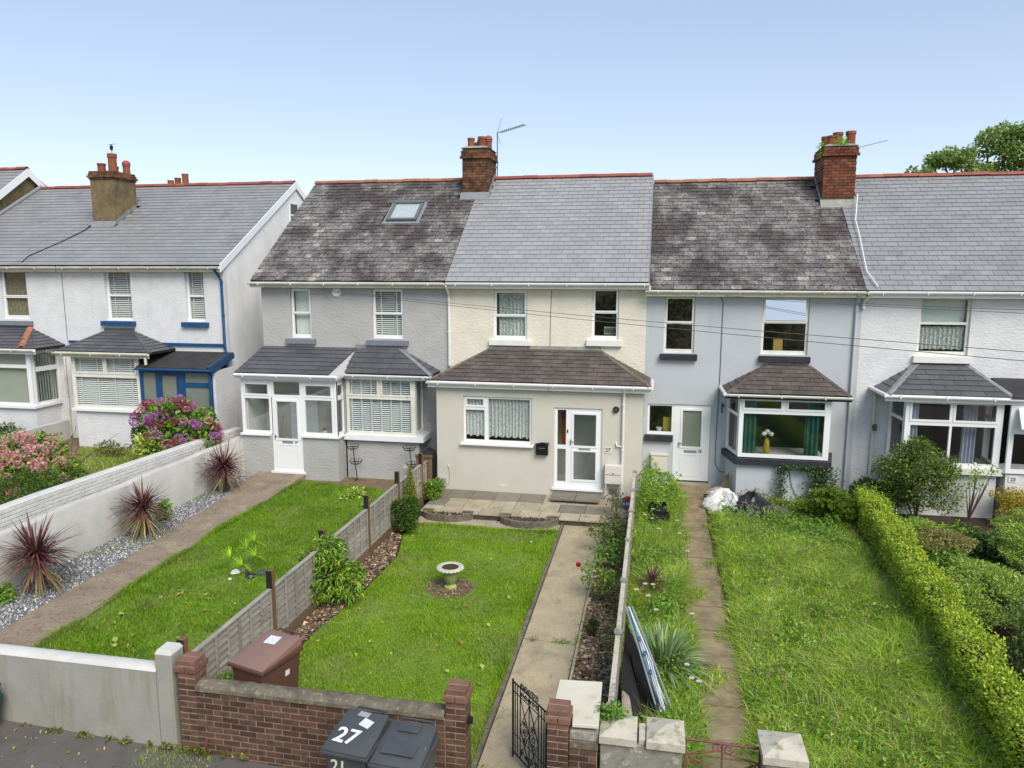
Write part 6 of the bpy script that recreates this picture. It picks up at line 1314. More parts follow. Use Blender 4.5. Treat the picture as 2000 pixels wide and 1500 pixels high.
def on_lid(t, ld, lz, w, d, h, u, v, body_txt=None, size=.12, m='letters_white', quad=None, rot=0):
    W = w / 2 + .012; x = -W + 2 * W * u; y = -d / 2 - .02 + (d + .02) * v; z = lz(u, v); dz = (lz(u, v + .03) - lz(u, v - .03)) / (.06 * (d + .02)); mt = Matrix.Translation((x, y, z + .006)) @ Matrix.Rotation(math.atan(dz), 4, 'X') @ Matrix.Rotation(rot, 4, 'Z')
    if body_txt: text(body_txt, size, m, ld, mt, ext=.004)
    if quad: MB().box(-quad[0] / 2, quad[0] / 2, -quad[1] / 2, quad[1] / 2, -.004, .001).xf(mt).build('sticker', m, ld, local=True)
t, ld, lz = bin_('wheelie_bin', 'brown garden waste bin with white sticker behind the brick wall', (.83, -9.98, LO), -.27, 'bin_brown', 'bin_lid', .5, .66, 1.06)
on_lid(t, ld, lz, .5, .66, 1.06, .52, .66, quad=(.16, .15), m='sticker', rot=.1)
MB().box(.236, .24, .05, .12, .8, .87).build('side_sticker', 'sticker', t, local=True)
zb = -.145
t, ld, lz = bin_('wheelie_bin', 'dark grey wheelie bin with a white 27 on its lid', (2.50, -11.22, zb), -.1, 'bin_grey', 'bin_grey', .46, .52, 1.02, 'grey wheelie bins on the pavement')
on_lid(t, ld, lz, .46, .52, 1.02, .42, .25, '27', .25, 'letters_white', rot=-.04); on_lid(t, ld, lz, .46, .52, 1.02, .66, .62, quad=(.12, .1), m='sticker', rot=-.3); on_lid(t, ld, lz, .46, .52, 1.02, .5, .82, quad=(.12, .07), m='sticker_grey', rot=-.1)
text('21', .17, 'letters_cream', t, Matrix.Translation((-.07, -.264, .86)) @ Matrix.Rotation(R(-5), 4, 'X') @ FRONT)
t, ld, lz = bin_('wheelie_bin', 'dark grey wheelie bin with a ribbed two-part lid, nearest the gate pier', (3.03, -11.30, zb - .01), -.06, 'bin_grey', 'bin_grey', .48, .52, 1.02, 'grey wheelie bins on the pavement')
b = MB(); b.box(-.17, .17, -.16, .015, 0, .02); b.xf(Matrix.Translation((0, -.06, 1.02 + .095)) @ Matrix.Rotation(R(5), 4, 'X')); b.build('lid_panel', 'bin_grey', ld, local=True, bevel=.012)
b = MB(); b.box(-.11, .11, .0, .13, 0, .012); b.xf(Matrix.Translation((0, .07, 1.02 + .135)) @ Matrix.Rotation(R(8), 4, 'X')); b.build('lid_panel', 'bin_grey', ld, local=True, bevel=.01)
MB().lathe([(.001, .003), (.05, .003), (.05, 0)], 16).xf(Matrix.Translation((.235, -.03, 1.045)) @ Matrix.Rotation(R(75), 4, 'Y')).build('sticker', 'sticker', t, local=True)
t, ld, lz = bin_('wheelie_bin', 'dark green bin just showing at the left frame edge', (-2.55, -10.95, -.35), .1, 'bin_green', 'bin_green', .6, .5, .8)

# ------------------------------------------------------------------ plants: cordylines, palm, shrubs
def cordyline(label, x, y, z, s, seed, n=230, low=60, lean=(0, 0), group=None, cat='cordyline', ml='leaf_cord', L=.8):
    q = random.Random(seed); t = thing('cordyline', label, cat, (x, y, z), group=group)
    MB().tube([(x, y, z), (x + .02, y, z + .3 * s), (x, y, z + .66 * s)], [.05 * s, .045 * s, .04 * s], 8).build('trunk', 'stem', t)
    up = []; lo = []
    for k in range(n):
        a = q.uniform(0, 2 * math.pi); el = math.asin(q.uniform(-.15, 1)); up.append(((x + .03 * math.cos(a), y + .03 * math.sin(a), z + s * q.uniform(.56, .74)), (math.cos(a) * math.cos(el) + lean[0] + q.gauss(0, .08), math.sin(a) * math.cos(el) + lean[1], math.sin(el)), s * L * q.uniform(.55, 1.12) * (1 - .18 * (math.sin(a * 2 + seed) > .6)), .034 * s * q.uniform(.7, 1.2), q.uniform(.05, .75) * (1 - .6 * math.sin(max(el, 0)))))
    for k in range(low):
        a = q.uniform(0, 2 * math.pi); el = q.uniform(-1.3, -.1); lo.append(((x + .03 * math.cos(a), y + .03 * math.sin(a), z + s * q.uniform(.45, .62)), (math.cos(a) * math.cos(el), math.sin(a) * math.cos(el), math.sin(el)), min(s * L * q.uniform(.6, .95), .56 * s / max(.15, -math.sin(el)) * .95), .034 * s, .1))
    ribbons('leaves', up, ml, t); ribbons('lower_leaves', lo, 'leaf_cord_low', t)
    return t
cordyline('purple cordyline nearest the camera against the smooth white wall', -4.98, -7.25, 0, 1.02, 1, low=75, lean=(.1, -.05), group='cordylines along the white wall')
cordyline('middle purple cordyline of the three along the white wall', -5.0, -4.5, 0, .97, 2, n=200, low=95, lean=(-.08, .05), group='cordylines along the white wall')
cordyline('purple cordyline at the house end of the white wall by the porch', -5.12, -1.35, 0, .98, 3, n=260, low=50, lean=(.05, .1), group='cordylines along the white wall')
cordyline('small red cordyline among the weeds of the overgrown strip', 5.38, -5.6, -.05, .62, 4, 70, 26)
# fan palm
pm = thing('fan_palm', 'small bright green fan palm growing in the left lawn', 'palm', (-1.86, -5.9, .0))
b = MB(); sp = []
for (dx, dy, hh, tilt) in ((-.32, .0, .32, -.9), (.12, .1, .62, .25), (.22, -.05, .40, .7), (-.1, .2, .42, -.2), (.05, -.22, .28, .3)):
    tip = Vector((-1.86 + dx, -5.9 + dy, hh)); b.tube([(-1.86, -5.9, .02), (-1.86 + dx * .4, -5.9 + dy * .4, hh * .6), tip], .009, 5)
    for k in range(17):
        a = -1.9 + 3.8 * k / 16; dirv = Vector((math.sin(a) + dx * .8, dy * .8 + .25 * math.cos(a * 2), math.cos(a) * .8 + .15)); sp.append((tuple(tip), tuple(dirv), .27, .022, .25))
b.build('stalk', 'stem_green', pm); ribbons('fronds', sp, 'leaf_palm', pm, 3)
for k, (x, y, s_, m_, lb) in enumerate(((-2.08, -5.92, .09, 'white_cer', 'white shell-like stone left of the small palm'), (-1.72, -6.02, .1, 'black_sheet', 'dark stone in front of the small palm'), (-1.6, -5.85, .1, 'gravelbase', 'grey stone right of the small palm'), (-1.95, -5.8, .08, 'stone', 'speckled stone behind the small palm'), (-2.02, -6.2, .035, 'white_cer', 'tiny white pebble on the lawn in front of the palm'))):
    o = MB().lathe([(.001, -.3), (.8, -.2), (1, .1), (.7, .5), (.001, .6)], 9, (0, 0, 0), .12, 3).xf(Matrix.Translation((x, y, .03)) @ Matrix.Scale(s_, 4)).build('garden_stone', m_, smooth=True); tag(o, lb, 'stone')
wd = lambda nm, lb, x, y, r, n, h, m, z=.02, seed=0: shrub(nm, lb, 'plant', (x, y, z + h * .5), (r, r, h * .6), n, m, .07, .6, 6, .5, z0=z, up=.9, seed=seed)
wd('leafy_weed', 'pale leafy weed at the far end of the left lawn under the bay', -1.85, -1.15, .3, 420, .16, 'leaf_varieg', seed=3)
wd('leafy_weed', 'smaller leafy weed beside the fence at the far end of the left lawn', -1.1, -1.9, .22, 160, .1, 'leaf_weed', seed=4)
wd('leafy_weed', 'small leafy weed on the near part of the left lawn by the fence', -.85, -8.2, .16, 150, .08, 'leaf_weed', seed=5)
wd('leafy_weed', 'leafy green weed climbing the white wall between two cordylines', -5.2, -3.55, .16, 450, .42, 'leaf_weed', seed=6)
wd('leafy_weed', 'weed at the foot of the white wall at the left frame edge', -5.3, -7.75, .22, 420, .25, 'leaf_weed', seed=7)
wd('leafy_plant', 'leafy plant with pale flowers between the fence and the brown bin', .12, -9.75, .3, 900, .5, 'leaf_hydr', LO, seed=8)
def flowers(name, label, pts, m, r, stemm='stem_green', h=.25, zg=None, petals=6, group=None):
    for k, (x, y, z) in enumerate(pts):
        t = thing(name, label if isinstance(label, str) else label[k], 'flower', (x, y, z if zg is None else zg), group=group)
        if h: MB().tube([(x, y, z - h), (x, y, z)], .004, 4).build('stalk', stemm, t)
        b = MB()
        for i in range(petals):
            a = 2 * math.pi * i / petals; c, s_ = math.cos(a), math.sin(a); b.quad((x, y, z), (x + r * .6 * c - r * .35 * s_, y + r * .6 * s_ + r * .35 * c, z + r * .2), (x + r * c, y + r * s_, z + r * .15), (x + r * .6 * c + r * .35 * s_, y + r * .6 * s_ - r * .35 * c, z + r * .2))
        b.build('petals', m, t)
        MB().lathe([(.001, .012), (r * .25, .01), (r * .28, 0)], 7, (x, y, z)).build('flower_eye', 'petal_yellow', t)
flowers('flower', ['pale pink flower against the fence left of the brown bin', 'pinkish flower just above the leaves left of the brown bin', 'white flower low beside the brown bin'], [(.05, -9.5, .5), (.12, -9.9, .42), (.22, -10.05, .2)], 'petal_white', .035)
def green(nm, lb, c, r, n, m, **k): return shrub(nm, lb, 'shrub', c, r, n, m, **k)
bam = green('leafy_shrub', 'bushy lime green shrub leaning over the grey fence', (.05, -6.55, .42), (.52, .5, .62), 5200, 'leaf_bamboo', size=.085, aspect=.28, z0=LO, sub=16, f=.42, seed=11, shell=.45, droop=.35)
green('round_shrub', 'clipped round dark green shrub against the fence', (.12, -2.95, .3), (.40, .38, .46), 5200, 'leaf_box', size=.045, aspect=.5, z0=LO, sub=14, f=.3, seed=12, shell=.8)
cn = green('conifer', 'yellow-green pointed conifer rising behind the round shrub', (.12, -2.5, .55), (.16, .16, .5), 10, 'leaf_cone', size=.05, z0=LO, blobs=[(.1, -2.45, .4 + .1 * k, .17 * (1 - k / 9), .17 * (1 - k / 9), .12) for k in range(8)])
P, d = blob_points(2600, [(.1, -2.45, .35 + .1 * k, .19 * (1 - k / 9.5), .19 * (1 - k / 9.5), .12) for k in range(9)], .6); leaves('foliage', P, 'leaf_cone', cn, .045, .3, .2, np.array([0, 0, 1.]) + d * .4)
green('leafy_shrub', 'low green shrub in the corner between the fence and the cream extension', (.13, -.75, .18), (.30, .32, .28), 1900, 'leaf_hydr', size=.06, z0=0, sub=9, seed=13)
green('dwarf_conifer', 'small dark dwarf conifer in the bark bed', (4.5, -6.75, .02), (.09, .09, .17), 900, 'leaf_dark', size=.04, aspect=.2, z0=LO, sub=4, seed=14, up=.1)
# roses
def rose(lb, x, y, h, n, seed, col_='leaf_rose', sp=.28, blooms=()):
    q = random.Random(seed); t = thing('rose_bush', lb, 'rose bush', (x, y, LO)); tips = [(x + q.uniform(-sp, sp), y + q.uniform(-sp * 1.3, sp * 1.3), LO + h * q.uniform(.5, 1)) for _ in range(9)]
    twigs(t, (x, y, LO), tips, .011, 'stem_green'); P = np.array(tips)[rng.integers(0, 9, n)] + rng.normal(size=(n, 3)) * np.array([.07, .08, .08]); leaves('foliage', P, col_, t, .055, .6, .6)
    for (bx_, by, bz) in blooms: MB().lathe([(.001, -.04), (.03, -.03), (.045, 0), (.035, .035), (.001, .04)], 10, (bx_, by, bz), .15, 5).build('bloom', 'petal_red', t, smooth=True); MB().tube([(x, y, LO), ((x + bx_) / 2, by, bz - .15), (bx_, by, bz - .03)], .006, 4).build('flower_stalk', 'stem_green', t)
rose('reddish rose bush at the patio end of the bed', 4.62, -2.45, .55, 420, 21); rose('rose bush with bronze leaves leaning over the path', 4.42, -3.6, .62, 620, 22, 'leaf_shrub', .32)
rose('rose bush spreading below the fence in the middle of the bed', 4.7, -4.0, .5, 520, 23, 'leaf_weed', .3); rose('rose bush with one crimson bloom hanging over the path', 4.48, -5.55, .62, 520, 24, 'leaf_hydr', .22, [(4.12, -5.3, .42)])
rose('thin reddish shrub standing on the patio corner by the fence', 4.6, -1.5, .75, 150, 25, 'leaf_rose', .18)
bk = thing('bucket', 'small blue and white striped bucket with red cloth on the patio by the fence', 'bucket', (4.82, -.75, 0))
MB().lathe([(.001, 0), (.1, 0), (.14, .24), (.13, .24), (.12, .2), (.001, .19)], 18).build('pail', 'blue_plastic', bk, local=True, smooth=True); MB().lathe([(.122, .12), (.134, .19)], 18, (0, 0, 0)).build('stripe', 'sticker', bk, local=True)
MB().lathe([(.001, .2), (.1, .2), (.08, .28), (.001, .3)], 9, (0, 0, 0), .2, 3).build('cloth', 'red_cloth', bk, local=True, smooth=True)
# hydrangeas
def hydrangea(lb, c, r, nl, heads, pm, seed, z0, blobs=None, hr_=.115, lm='leaf_hydr'):
    t = shrub('hydrangea', lb, 'hydrangea', c, r, nl, lm, .12, .65, 12, .45, z0=z0, up=.8, seed=seed, blobs=blobs); q = random.Random(seed); bl = blobs or subblobs(c, r, 12, .45, seed)
    for k in range(heads):
        b_ = q.choice(bl); a = q.uniform(0, 2 * math.pi); el = q.uniform(0, 1.3); d = Vector((math.cos(a) * math.cos(el), math.sin(a) * math.cos(el) - .35, math.sin(el)))
        p = Vector(b_[:3]) + Vector((d.x * b_[3], d.y * b_[4], d.z * b_[5])) * 1.06; n = 110; dd = unit(rng.normal(size=(n, 3))) ; s = hr_ * q.uniform(.7, 1.15)
        P = np.array(p) + dd * s * np.array([1, 1, .75]); m_ = pm if isinstance(pm, str) else q.choice(pm); leaves('flower_head', P, m_, t, s * .42, .9, .1, dd * 2)
    return t
hydrangea('large hydrangea with dusty pink flower heads at the left frame edge', (-9.2, -1.9, .9), (1.9, 1.5, .75), 4600, 95, 'petal_pink', 31, .33, [(-10.7, -1.9, .85, .8, .7, .5), (-9.8, -2.1, .92, .75, .7, .55), (-9.0, -2.7, .8, .75, .7, .5), (-8.3, -3.1, .68, .6, .55, .42), (-9.6, -3.2, .72, .9, .7, .45), (-10.6, -2.8, .7, .9, .8, .45), (-9.4, -3.9, .6, .8, .5, .4)])
hydrangea('hydrangea with purple and magenta heads in front of the blue porch', (-7.3, -.35, 1.2), (1.15, .6, .7), 3000, 74, ['petal_purple', 'petal_purple', 'petal_crimson', 'petal_pink'], 32, .33, [(-7.65, -.2, 1.5, .5, .5, .5), (-7.05, -.3, 1.65, .6, .5, .5), (-6.45, -.4, 1.45, .55, .5, .5), (-6.1, -.5, 1.15, .35, .4, .45), (-6.9, -.7, 1.1, .6, .4, .5), (-6.5, -.9, .9, .4, .3, .35)], .095)
green('leafy_shrub', 'dark small-leaved shrub left of the purple hydrangea', (-8.0, -.3, .9), (.42, .4, .55), 2200, 'leaf_dark', size=.06, z0=.33, seed=33)
green('leafy_shrub', 'bright variegated bush in front of the purple hydrangea', (-7.5, -.75, .85), (.45, .35, .5), 1300, 'leaf_varieg', size=.1, z0=.33, seed=34)
green('leafy_shrub', 'low dark green shrub spilling over the painted brick wall at the left edge', (-7.5, -5.2, .85), (1.1, 1.9, .55), 9000, 'leaf_box', size=.05, z0=.33, sub=16, f=.35, seed=35, flat=.6)
green('leafy_shrub', 'weedy clump against the white house wall behind the hydrangea', (-9.6, .2, .5), (.6, .4, .22), 700, 'leaf_lower', size=.06, z0=.33, seed=36)
blades('grass', 'dry yellowish grass in the white house garden', [(-9.5, -2.6), (-6.25, -2.6), (-6.25, .9), (-11, .9)], .33, 15000, .06, .014, 'wildgrass', seed=6, lean=1.2)
green('potted_shrub', 'dark shrub beyond the low white wall at the left edge', (-13.3, .6, .65), (.5, .4, .4), 700, 'leaf_dark', size=.08, z0=.33, seed=37)
bp = thing('blue_pot', 'blue plant pot on the dry grass by the variegated bush', 'pot', (-7.95, -.95, .33)); MB().lathe([(.001, 0), (.09, 0), (.12, .2), (.1, .2), (.001, .17)], 16).build('pot', 'blue_plastic', bp, local=True, smooth=True)

# ------------------------------------------------------------------ overgrown garden of house 25
sheet('path', [(5.93, -10.45), (6.6, -10.45), (6.63, -8.0), (6.60, -4.7), (6.58, -1.8), (6.6, .95), (6.04, .95), (6.02, -2.2), (6.05, -4.8), (5.96, -8)], -.035, 'dryearth', 'worn earth path to door 25', th=.05)
p25 = [o for o in bpy.data.objects if o.get('label') == 'worn earth path to door 25'][0]
y = -10.4; q = random.Random(3)
while y < .8:
    L = q.uniform(.75, 1.15); y1 = min(y + L, .92); cx = 6.27 + (.1 * max(0, (y + 3) / 4)) + q.uniform(-.02, .02); hw = .31 + .0 * max(0, (-y - 5) / 5)
    pts = []
    for (sx, ya, yb) in ((1, y + .02, y1 - .02), (-1, y1 - .02, y + .02)):
        for f in (0, .25, .5, .75, 1): pts.append((cx + sx * hw * (1 + q.uniform(-.13, .1) - (.12 if f in (0, 1) else 0)), ya + (yb - ya) * f))
    MB().prism([(a, c, -.06) for a, c in pts], [(a, c, -.026 + q.uniform(-.004, .004)) for a, c in pts]).build('paving_slab', 'path25', p25); y = y1 + .01
zl = lambda P: np.full(len(P), -.06)
meadow = [(6.76, -10.4), (9.1, -10.4), (9.45, -6), (9.6, -1.0), (9.4, .1), (7.0, .2), (6.82, -.3), (6.82, -5)]
sheet('rough_lawn', meadow, -.05, 'lawn_soil', 'overgrown lawn of house 25', th=.05)
blades('long_grass', 'long uncut grass filling the garden of house 25', meadow, -.05, 130000, .17, .012, 'wildgrass', excl=[(7.1, -.2, .55), (7.62, -.5, .6)], seed=7, lean=1.05, hvar=.8, tall=lambda P: .55 + .75 * vn(P, 1.1, 8))
blades('long_grass', 'long grass along both edges of the worn path', [(6.58, -10.4), (6.85, -10.4), (6.9, .2), (6.74, .2)], -.05, 8000, .13, .010, 'wildgrass', seed=10, lean=1.5)
clumps('weeds', 'broad-leaved weeds spreading through the long grass', [(6.75, -2.6), (9.2, -2.6), (9.2, .1), (7.0, .1)], -.04, 95, 120, .22, .26, 'leaf_weed', .05)
blades('long_grass', 'dead seed stalks standing out of the long grass', meadow, -.05, 700, .36, .006, 'deadgrass', seed=17, lean=1.2)
clumps('weeds', 'scattered bright weeds in the middle of the long grass', meadow, -.04, 130, 80, .2, .2, 'leaf_bamboo', .055)
blades('long_grass', 'tufts of grass growing over the joints and ragged edges of the worn path', [(5.93, -10.4), (6.62, -10.4), (6.68, .8), (6.0, .8)], -.04, 9000, .10, .010, 'wildgrass', seed=21, lean=1.6, tall=lambda P: np.clip((vn(P, 3.4, 2) - .54) * 6, .02, 1.2))
blades('long_grass', 'ragged grass along the left edge of the worn path', [(5.88, -10.4), (6.02, -10.4), (6.08, .8), (5.94, .8)], -.05, 5000, .14, .010, 'wildgrass', seed=22, lean=1.6, tall=lambda P: vn(P, 4.1, 7) * 1.3)
stripL = [(5.06, -10.2), (5.82, -10.2), (5.84, -6), (5.9, -2), (5.92, .9), (5.06, .9)]
blades('long_grass', 'tall weedy grass between the batten fence and the worn path', stripL, -.05, 30000, .26, .010, 'wildgrass', seed=12, lean=1.2, hvar=.7, tall=lambda P: .5 + .7 * vn(P, 2.0, 3))
clumps('weeds', 'leafy weeds crowding the strip beside the batten fence', stripL, -.04, 95, 90, .2, .34, 'leaf_weed', .05)
clumps('weeds', 'tall green weeds in front of the blue-grey wall by the door', [(5.12, -1.6), (5.95, -1.6), (5.9, 1.0), (5.12, 1.0)], 0, 26, 150, .2, .7, 'leaf_bamboo', .055)
clumps('weeds', 'dark weedy growth at the foot of the blue-grey bay', [(7.0, -.3), (9.6, -.3), (9.5, .25), (7.1, .2)], -.04, 34, 70, .16, .32, 'leaf_lower', .05)
anem = [(5.23, -3.15, .68), (5.38, -2.95, .74), (5.37, -3.35, .68), (5.5, -3.75, .62), (5.86, -3.0, .55), (5.9, -3.6, .5), (6.02, -4.3, .42), (5.15, -6.6, .62), (5.28, -6.45, .66), (5.4, -6.5, .68), (5.33, -6.75, .6), (6.0, -6.6, .3), (5.85, -8.35, .42), (5.9, -8.6, .38), (5.98, -8.7, .4), (5.45, -7.2, .6)]
lb = ['pink-white anemone nearest the fence in the upper flower cluster', 'topmost pink-white anemone of the upper cluster', 'pink-white anemone in the middle of the upper cluster', 'lowest pink-white anemone of the upper cluster', 'lone pale anemone right of the upper cluster', 'pale anemone below the lone one beside the worn path', 'pale pink anemone at the edge of the worn path', 'pale anemone beside the fence below the red cordyline', 'upper mauve anemone below the red cordyline', 'right-hand mauve anemone below the red cordyline', 'lower mauve anemone below the red cordyline', 'small mauve flower right of the red cordyline', 'upper mauve flower beside the strap-leaved plant', 'left mauve flower beside the strap-leaved plant', 'right mauve flower of the pair beside the strap-leaved plant', 'tiny white flower above the strap-leaved plant']
flowers('anemone', lb, anem, 'petal_white', .042, h=.4, group='pale anemones in the weedy strip')
yel = [(6.55, -2.0, .3), (6.75, -2.1, .28), (6.6, -1.6, .3), (7.0, -4.7, .2), (6.95, -6.7, .2), (6.02, -8.95, .15), (6.7, -9.0, .12)]
flowers('yellow_flower', ['yellow flower left of the trio below the white bag', 'yellow flower right of the trio below the white bag', 'yellow flower nearest the white bag', 'yellow flower in the middle of the long grass', 'yellow flower right of the worn path at its broken slab', 'yellow flower left of the worn path near the red gate', 'yellow flower right of the worn path near the red gate'], yel, 'petal_yellow', .03, h=.2, group='yellow flowers in the overgrown garden')
ph = thing('strap_leaved_plant', 'large blue-green strap-leaved plant beside the dumped boards', 'plant', (5.55, -7.75, -.05)); q = random.Random(5); sp = []
for k in range(260):
    a = q.uniform(0, 6.283); el = q.uniform(.3, 1.45); sp.append(((5.55 + .08 * math.cos(a), -7.75 + .08 * math.sin(a), -.03), (math.cos(a) * math.cos(el), math.sin(a) * math.cos(el), math.sin(el)), q.uniform(.65, 1.08), .042, .3 + .3 * math.cos(el)))
ribbons('leaves', sp, 'leaf_phor', ph, 6)
gw_ = green('leafy_weed', 'rosette of strappy weeds right of the worn path near the gate', (6.75, -8.35, .02), (.2, .2, .12), 80, 'leaf_weed', size=.06, z0=-.05, seed=41)
ribbons('strap_leaves', [((6.75, -8.35, -.03), (math.cos(a), math.sin(a), q.uniform(.4, 1.6)), q.uniform(.2, .34), .022, .4) for a in [q.uniform(0, 6.3) for _ in range(80)]], 'leaf_weed', gw_)
green('leafy_weed', 'trailing green creeper over the cream slab and first pyramid cap', (4.98, -10.3, .86), (.2, .16, .1), 420, 'leaf_weed', size=.05, z0=.78, seed=42)
# dumped boards, airer, crates
db = thing('dumped_board', 'large black board leaning against the batten fence', 'board', (5.2, -8.6, 0))
MB().prism([(5.02, -8.15, .42), (5.05, -8.15, .42), (5.40, -9.4, -.04), (5.37, -9.4, -.04)], [(5.03, -8.1, .82), (5.06, -8.1, .82), (5.50, -9.2, .34), (5.47, -9.2, .34)]).build('panel', 'black_sheet', db, bevel=.008)
MB().prism([(5.02, -8.5, .0), (5.25, -8.6, .0), (5.32, -9.4, -.02), (5.04, -9.4, -.02)], [(5.02, -8.3, .5), (5.1, -8.4, .5), (5.3, -9.3, .3), (5.04, -9.3, .3)]).build('sheet', 'black_bit', db)
db2 = thing('padded_bench', 'grey-brown padded seat half hidden under the black board', 'seat', (5.2, -9.5, 0)); MB().prism([(5.04, -9.2, .15), (5.18, -9.3, .12), (5.26, -9.85, .15), (5.06, -9.8, .2)], [(5.04, -9.15, .48), (5.14, -9.25, .45), (5.22, -9.8, .36), (5.06, -9.75, .4)]).build('cushion', 'mortar', db2, bevel=.03); MB().box(5.08, 5.3, -10.0, -9.5, -.05, .12).build('base', 'black_bit', db2)
ar = thing('clothes_airer', 'folded rotary clothes line of white and blue wires lying on the black board', 'clothes airer', (5.4, -8.2, .3))
A_, B_ = Vector((5.07, -7.95, .94)), Vector((5.53, -9.2, .28))
for k in range(12):
    o1 = Vector((rnd.uniform(-.05, .05), rnd.uniform(-.1, .1), rnd.uniform(-.03, .05))); mid = A_.lerp(B_, rnd.uniform(.4, .6)) + Vector((rnd.uniform(-.05, .06), 0, rnd.uniform(0, .05))); MB().tube([A_ + o1 * .4, mid, B_ + o1 * .8 + Vector((.012 * (k - 6), 0, 0))], .0055, 5).build('wire', 'wire' if k % 4 else 'wire_blue', ar)
for s_ in (-.04, .05): MB().tube([A_ + Vector((s_, 0, .03)), B_ + Vector((s_ * 2, 0, .05))], .012, 6).build('arm', 'metal', ar)
for f_ in (.35, .5, .68): MB().lathe([(.001, -.05), (.025, -.04), (.025, .04), (.001, .05)], 8).xf(Matrix.Translation(A_.lerp(B_, f_) + Vector((0, 0, .03))) @ Matrix.Rotation(R(80), 4, 'X')).build('joint', 'wire_blue', ar)
for (x, y, z, s_, lb_) in ((5.5, -1.35, .02, .36, 'black plastic crate lying in the weeds, upper one'), (5.55, -1.95, 0, .36, 'black ribbed plastic crate in the weeds, lower one')):
    cr = thing('plastic_crate', lb_, 'crate', (x, y, z), .1, 'black crates in the weeds'); q_ = MB()
    for (a, c, d_, e_) in ((-s_ / 2, s_ / 2, -.14, -.125), (-s_ / 2, s_ / 2, .125, .14), (-s_ / 2, -s_ / 2 + .015, -.125, .125), (s_ / 2 - .015, s_ / 2, -.125, .125)): q_.box(a, c, d_, e_, 0, .34)
    q_.build('sides', 'black_sheet', cr, local=True); MB().box(-s_ / 2 + .016, s_ / 2 - .016, -.124, .124, .01, .03).build('bottom', 'black_bit', cr, local=True)
    for zz in (.12, .2, .28): MB().box(-s_ / 2 - .004, s_ / 2 + .004, -.148, -.141, zz, zz + .014).build('rib', 'bin_grey', cr, local=True)
def crumple(nm, lb, cat, c, r, m, seed, h=1.0, n=28):
    q = random.Random(seed); t = thing(nm, lb, cat, (c[0], c[1], c[2])); b = MB(); ph_ = [q.uniform(0, 6.3) for _ in range(8)]
    for j in range(9):
        v = j / 8; rr = math.cos(v * math.pi / 2) ** .7
        for i in range(n):
            a = 2 * math.pi * i / n; w = 1 + .16 * math.sin(3 * a + ph_[0] + v * 2) + .10 * math.sin(7 * a + ph_[1] - v * 5) + .07 * q.uniform(-1, 1)
            b.v.append((r[0] * rr * w * math.cos(a), r[1] * rr * w * math.sin(a), r[2] * (v * (1 + .25 * math.sin(2 * a + ph_[2])) + .08 * q.uniform(-1, 1) * (v > .05))))
    for j in range(8):
        for i in range(n): a = j * n + i; d_ = j * n + (i + 1) % n; b.f.append((a, d_, d_ + n, a + n))
    b.f.append(tuple(8 * n + i for i in range(n))); b.build('fabric', m, t, local=True); return t
crumple('dumped_sheeting', 'heap of dirty white sheeting beside the step of door 25', 'sheeting', (7.0, -.1, -.05), (.50, .44, .40), 'sheet', 51)
crumple('dumped_sheeting', 'beige cloth on top of the dirty white sheeting', 'cloth', (6.95, .1, .22), (.28, .24, .16), 'sheet_pink', 52)
crumple('dumped_sheeting', 'smooth white plastic sheet in front of the sheeting heap', 'sheeting', (7.2, -.32, -.05), (.28, .2, .34), 'sticker', 53)
crumple('black_sheeting', 'shiny crumpled black plastic sheeting in the long grass', 'sheeting', (7.65, -.45, -.04), (.52, .32, .44), 'black_sheet', 54); crumple('black_sheeting', 'smaller fold of black plastic sheeting nearer the camera', 'sheeting', (7.42, -.75, -.04), (.26, .22, .28), 'black_sheet', 55)
db3 = thing('folded_board', 'small grey folded board standing behind the sheeting heap', 'board', (7.1, .5, 0)); MB().prism([(6.95, .55, 0), (7.2, .5, 0), (7.2, .53, 0), (6.95, .58, 0)], [(7.05, .62, .5), (7.2, .57, .62), (7.2, .6, .62), (7.05, .65, .5)]).build('panel', 'coping', db3)
cb = bx('concrete_block', 'coping', None, 8.05, 8.4, -.75, -.5, -.06, .2, bevel=.02); tag(cb, 'weathered concrete block half sunk in the long grass', 'block')
iv = thing('ivy', 'ivy climbing the right end of the blue-grey bay', 'ivy', (9.3, .25, 0))
P = np.column_stack([9.22 + rng.normal(size=1900) * .16, .26 - rng.random(1900) * .1, rng.random(1900) * .98]); P[:, 0] += (1 - P[:, 2]) * .1; leaves('foliage', P, 'leaf_ivy', iv, .055, .8, .2, np.array([0, -1.2, 0]))
P = np.column_stack([8.35 + rng.normal(size=360) * .07, .27 - rng.random(360) * .06, .15 + rng.random(360) * .85]); leaves('foliage', P, 'leaf_ivy', iv, .05, .8, .2, np.array([0, -1.2, 0]))
P = np.column_stack([8.3 + rng.random(420) * 1.0, .2 - rng.random(420) * .06, .92 + rng.normal(size=420) * .035]); leaves('foliage', P, 'leaf_ivy', iv, .05, .8, .2, np.array([0, -1, .5]))
MB().tube([(9.2, .3, 0), (9.25, .3, .5), (9.1, .3, .95)], .012, 5).tube([(8.8, .3, 0), (8.6, .3, .45), (8.5, .3, .92)], .007, 5).tube([(8.3, .3, 0), (8.38, .3, .5), (8.3, .3, .95)], .007, 5).build('stem', 'stem', iv)
fir = thing('young_conifer', 'young feathery conifer at the end of the yellow-green hedge', 'conifer', (9.15, -.95, -.05))
MB().tube([(9.15, -.95, -.05), (9.15, -.95, .85)], [.035, .012], 6).build('trunk', 'stem', fir); pp = []; dd = []
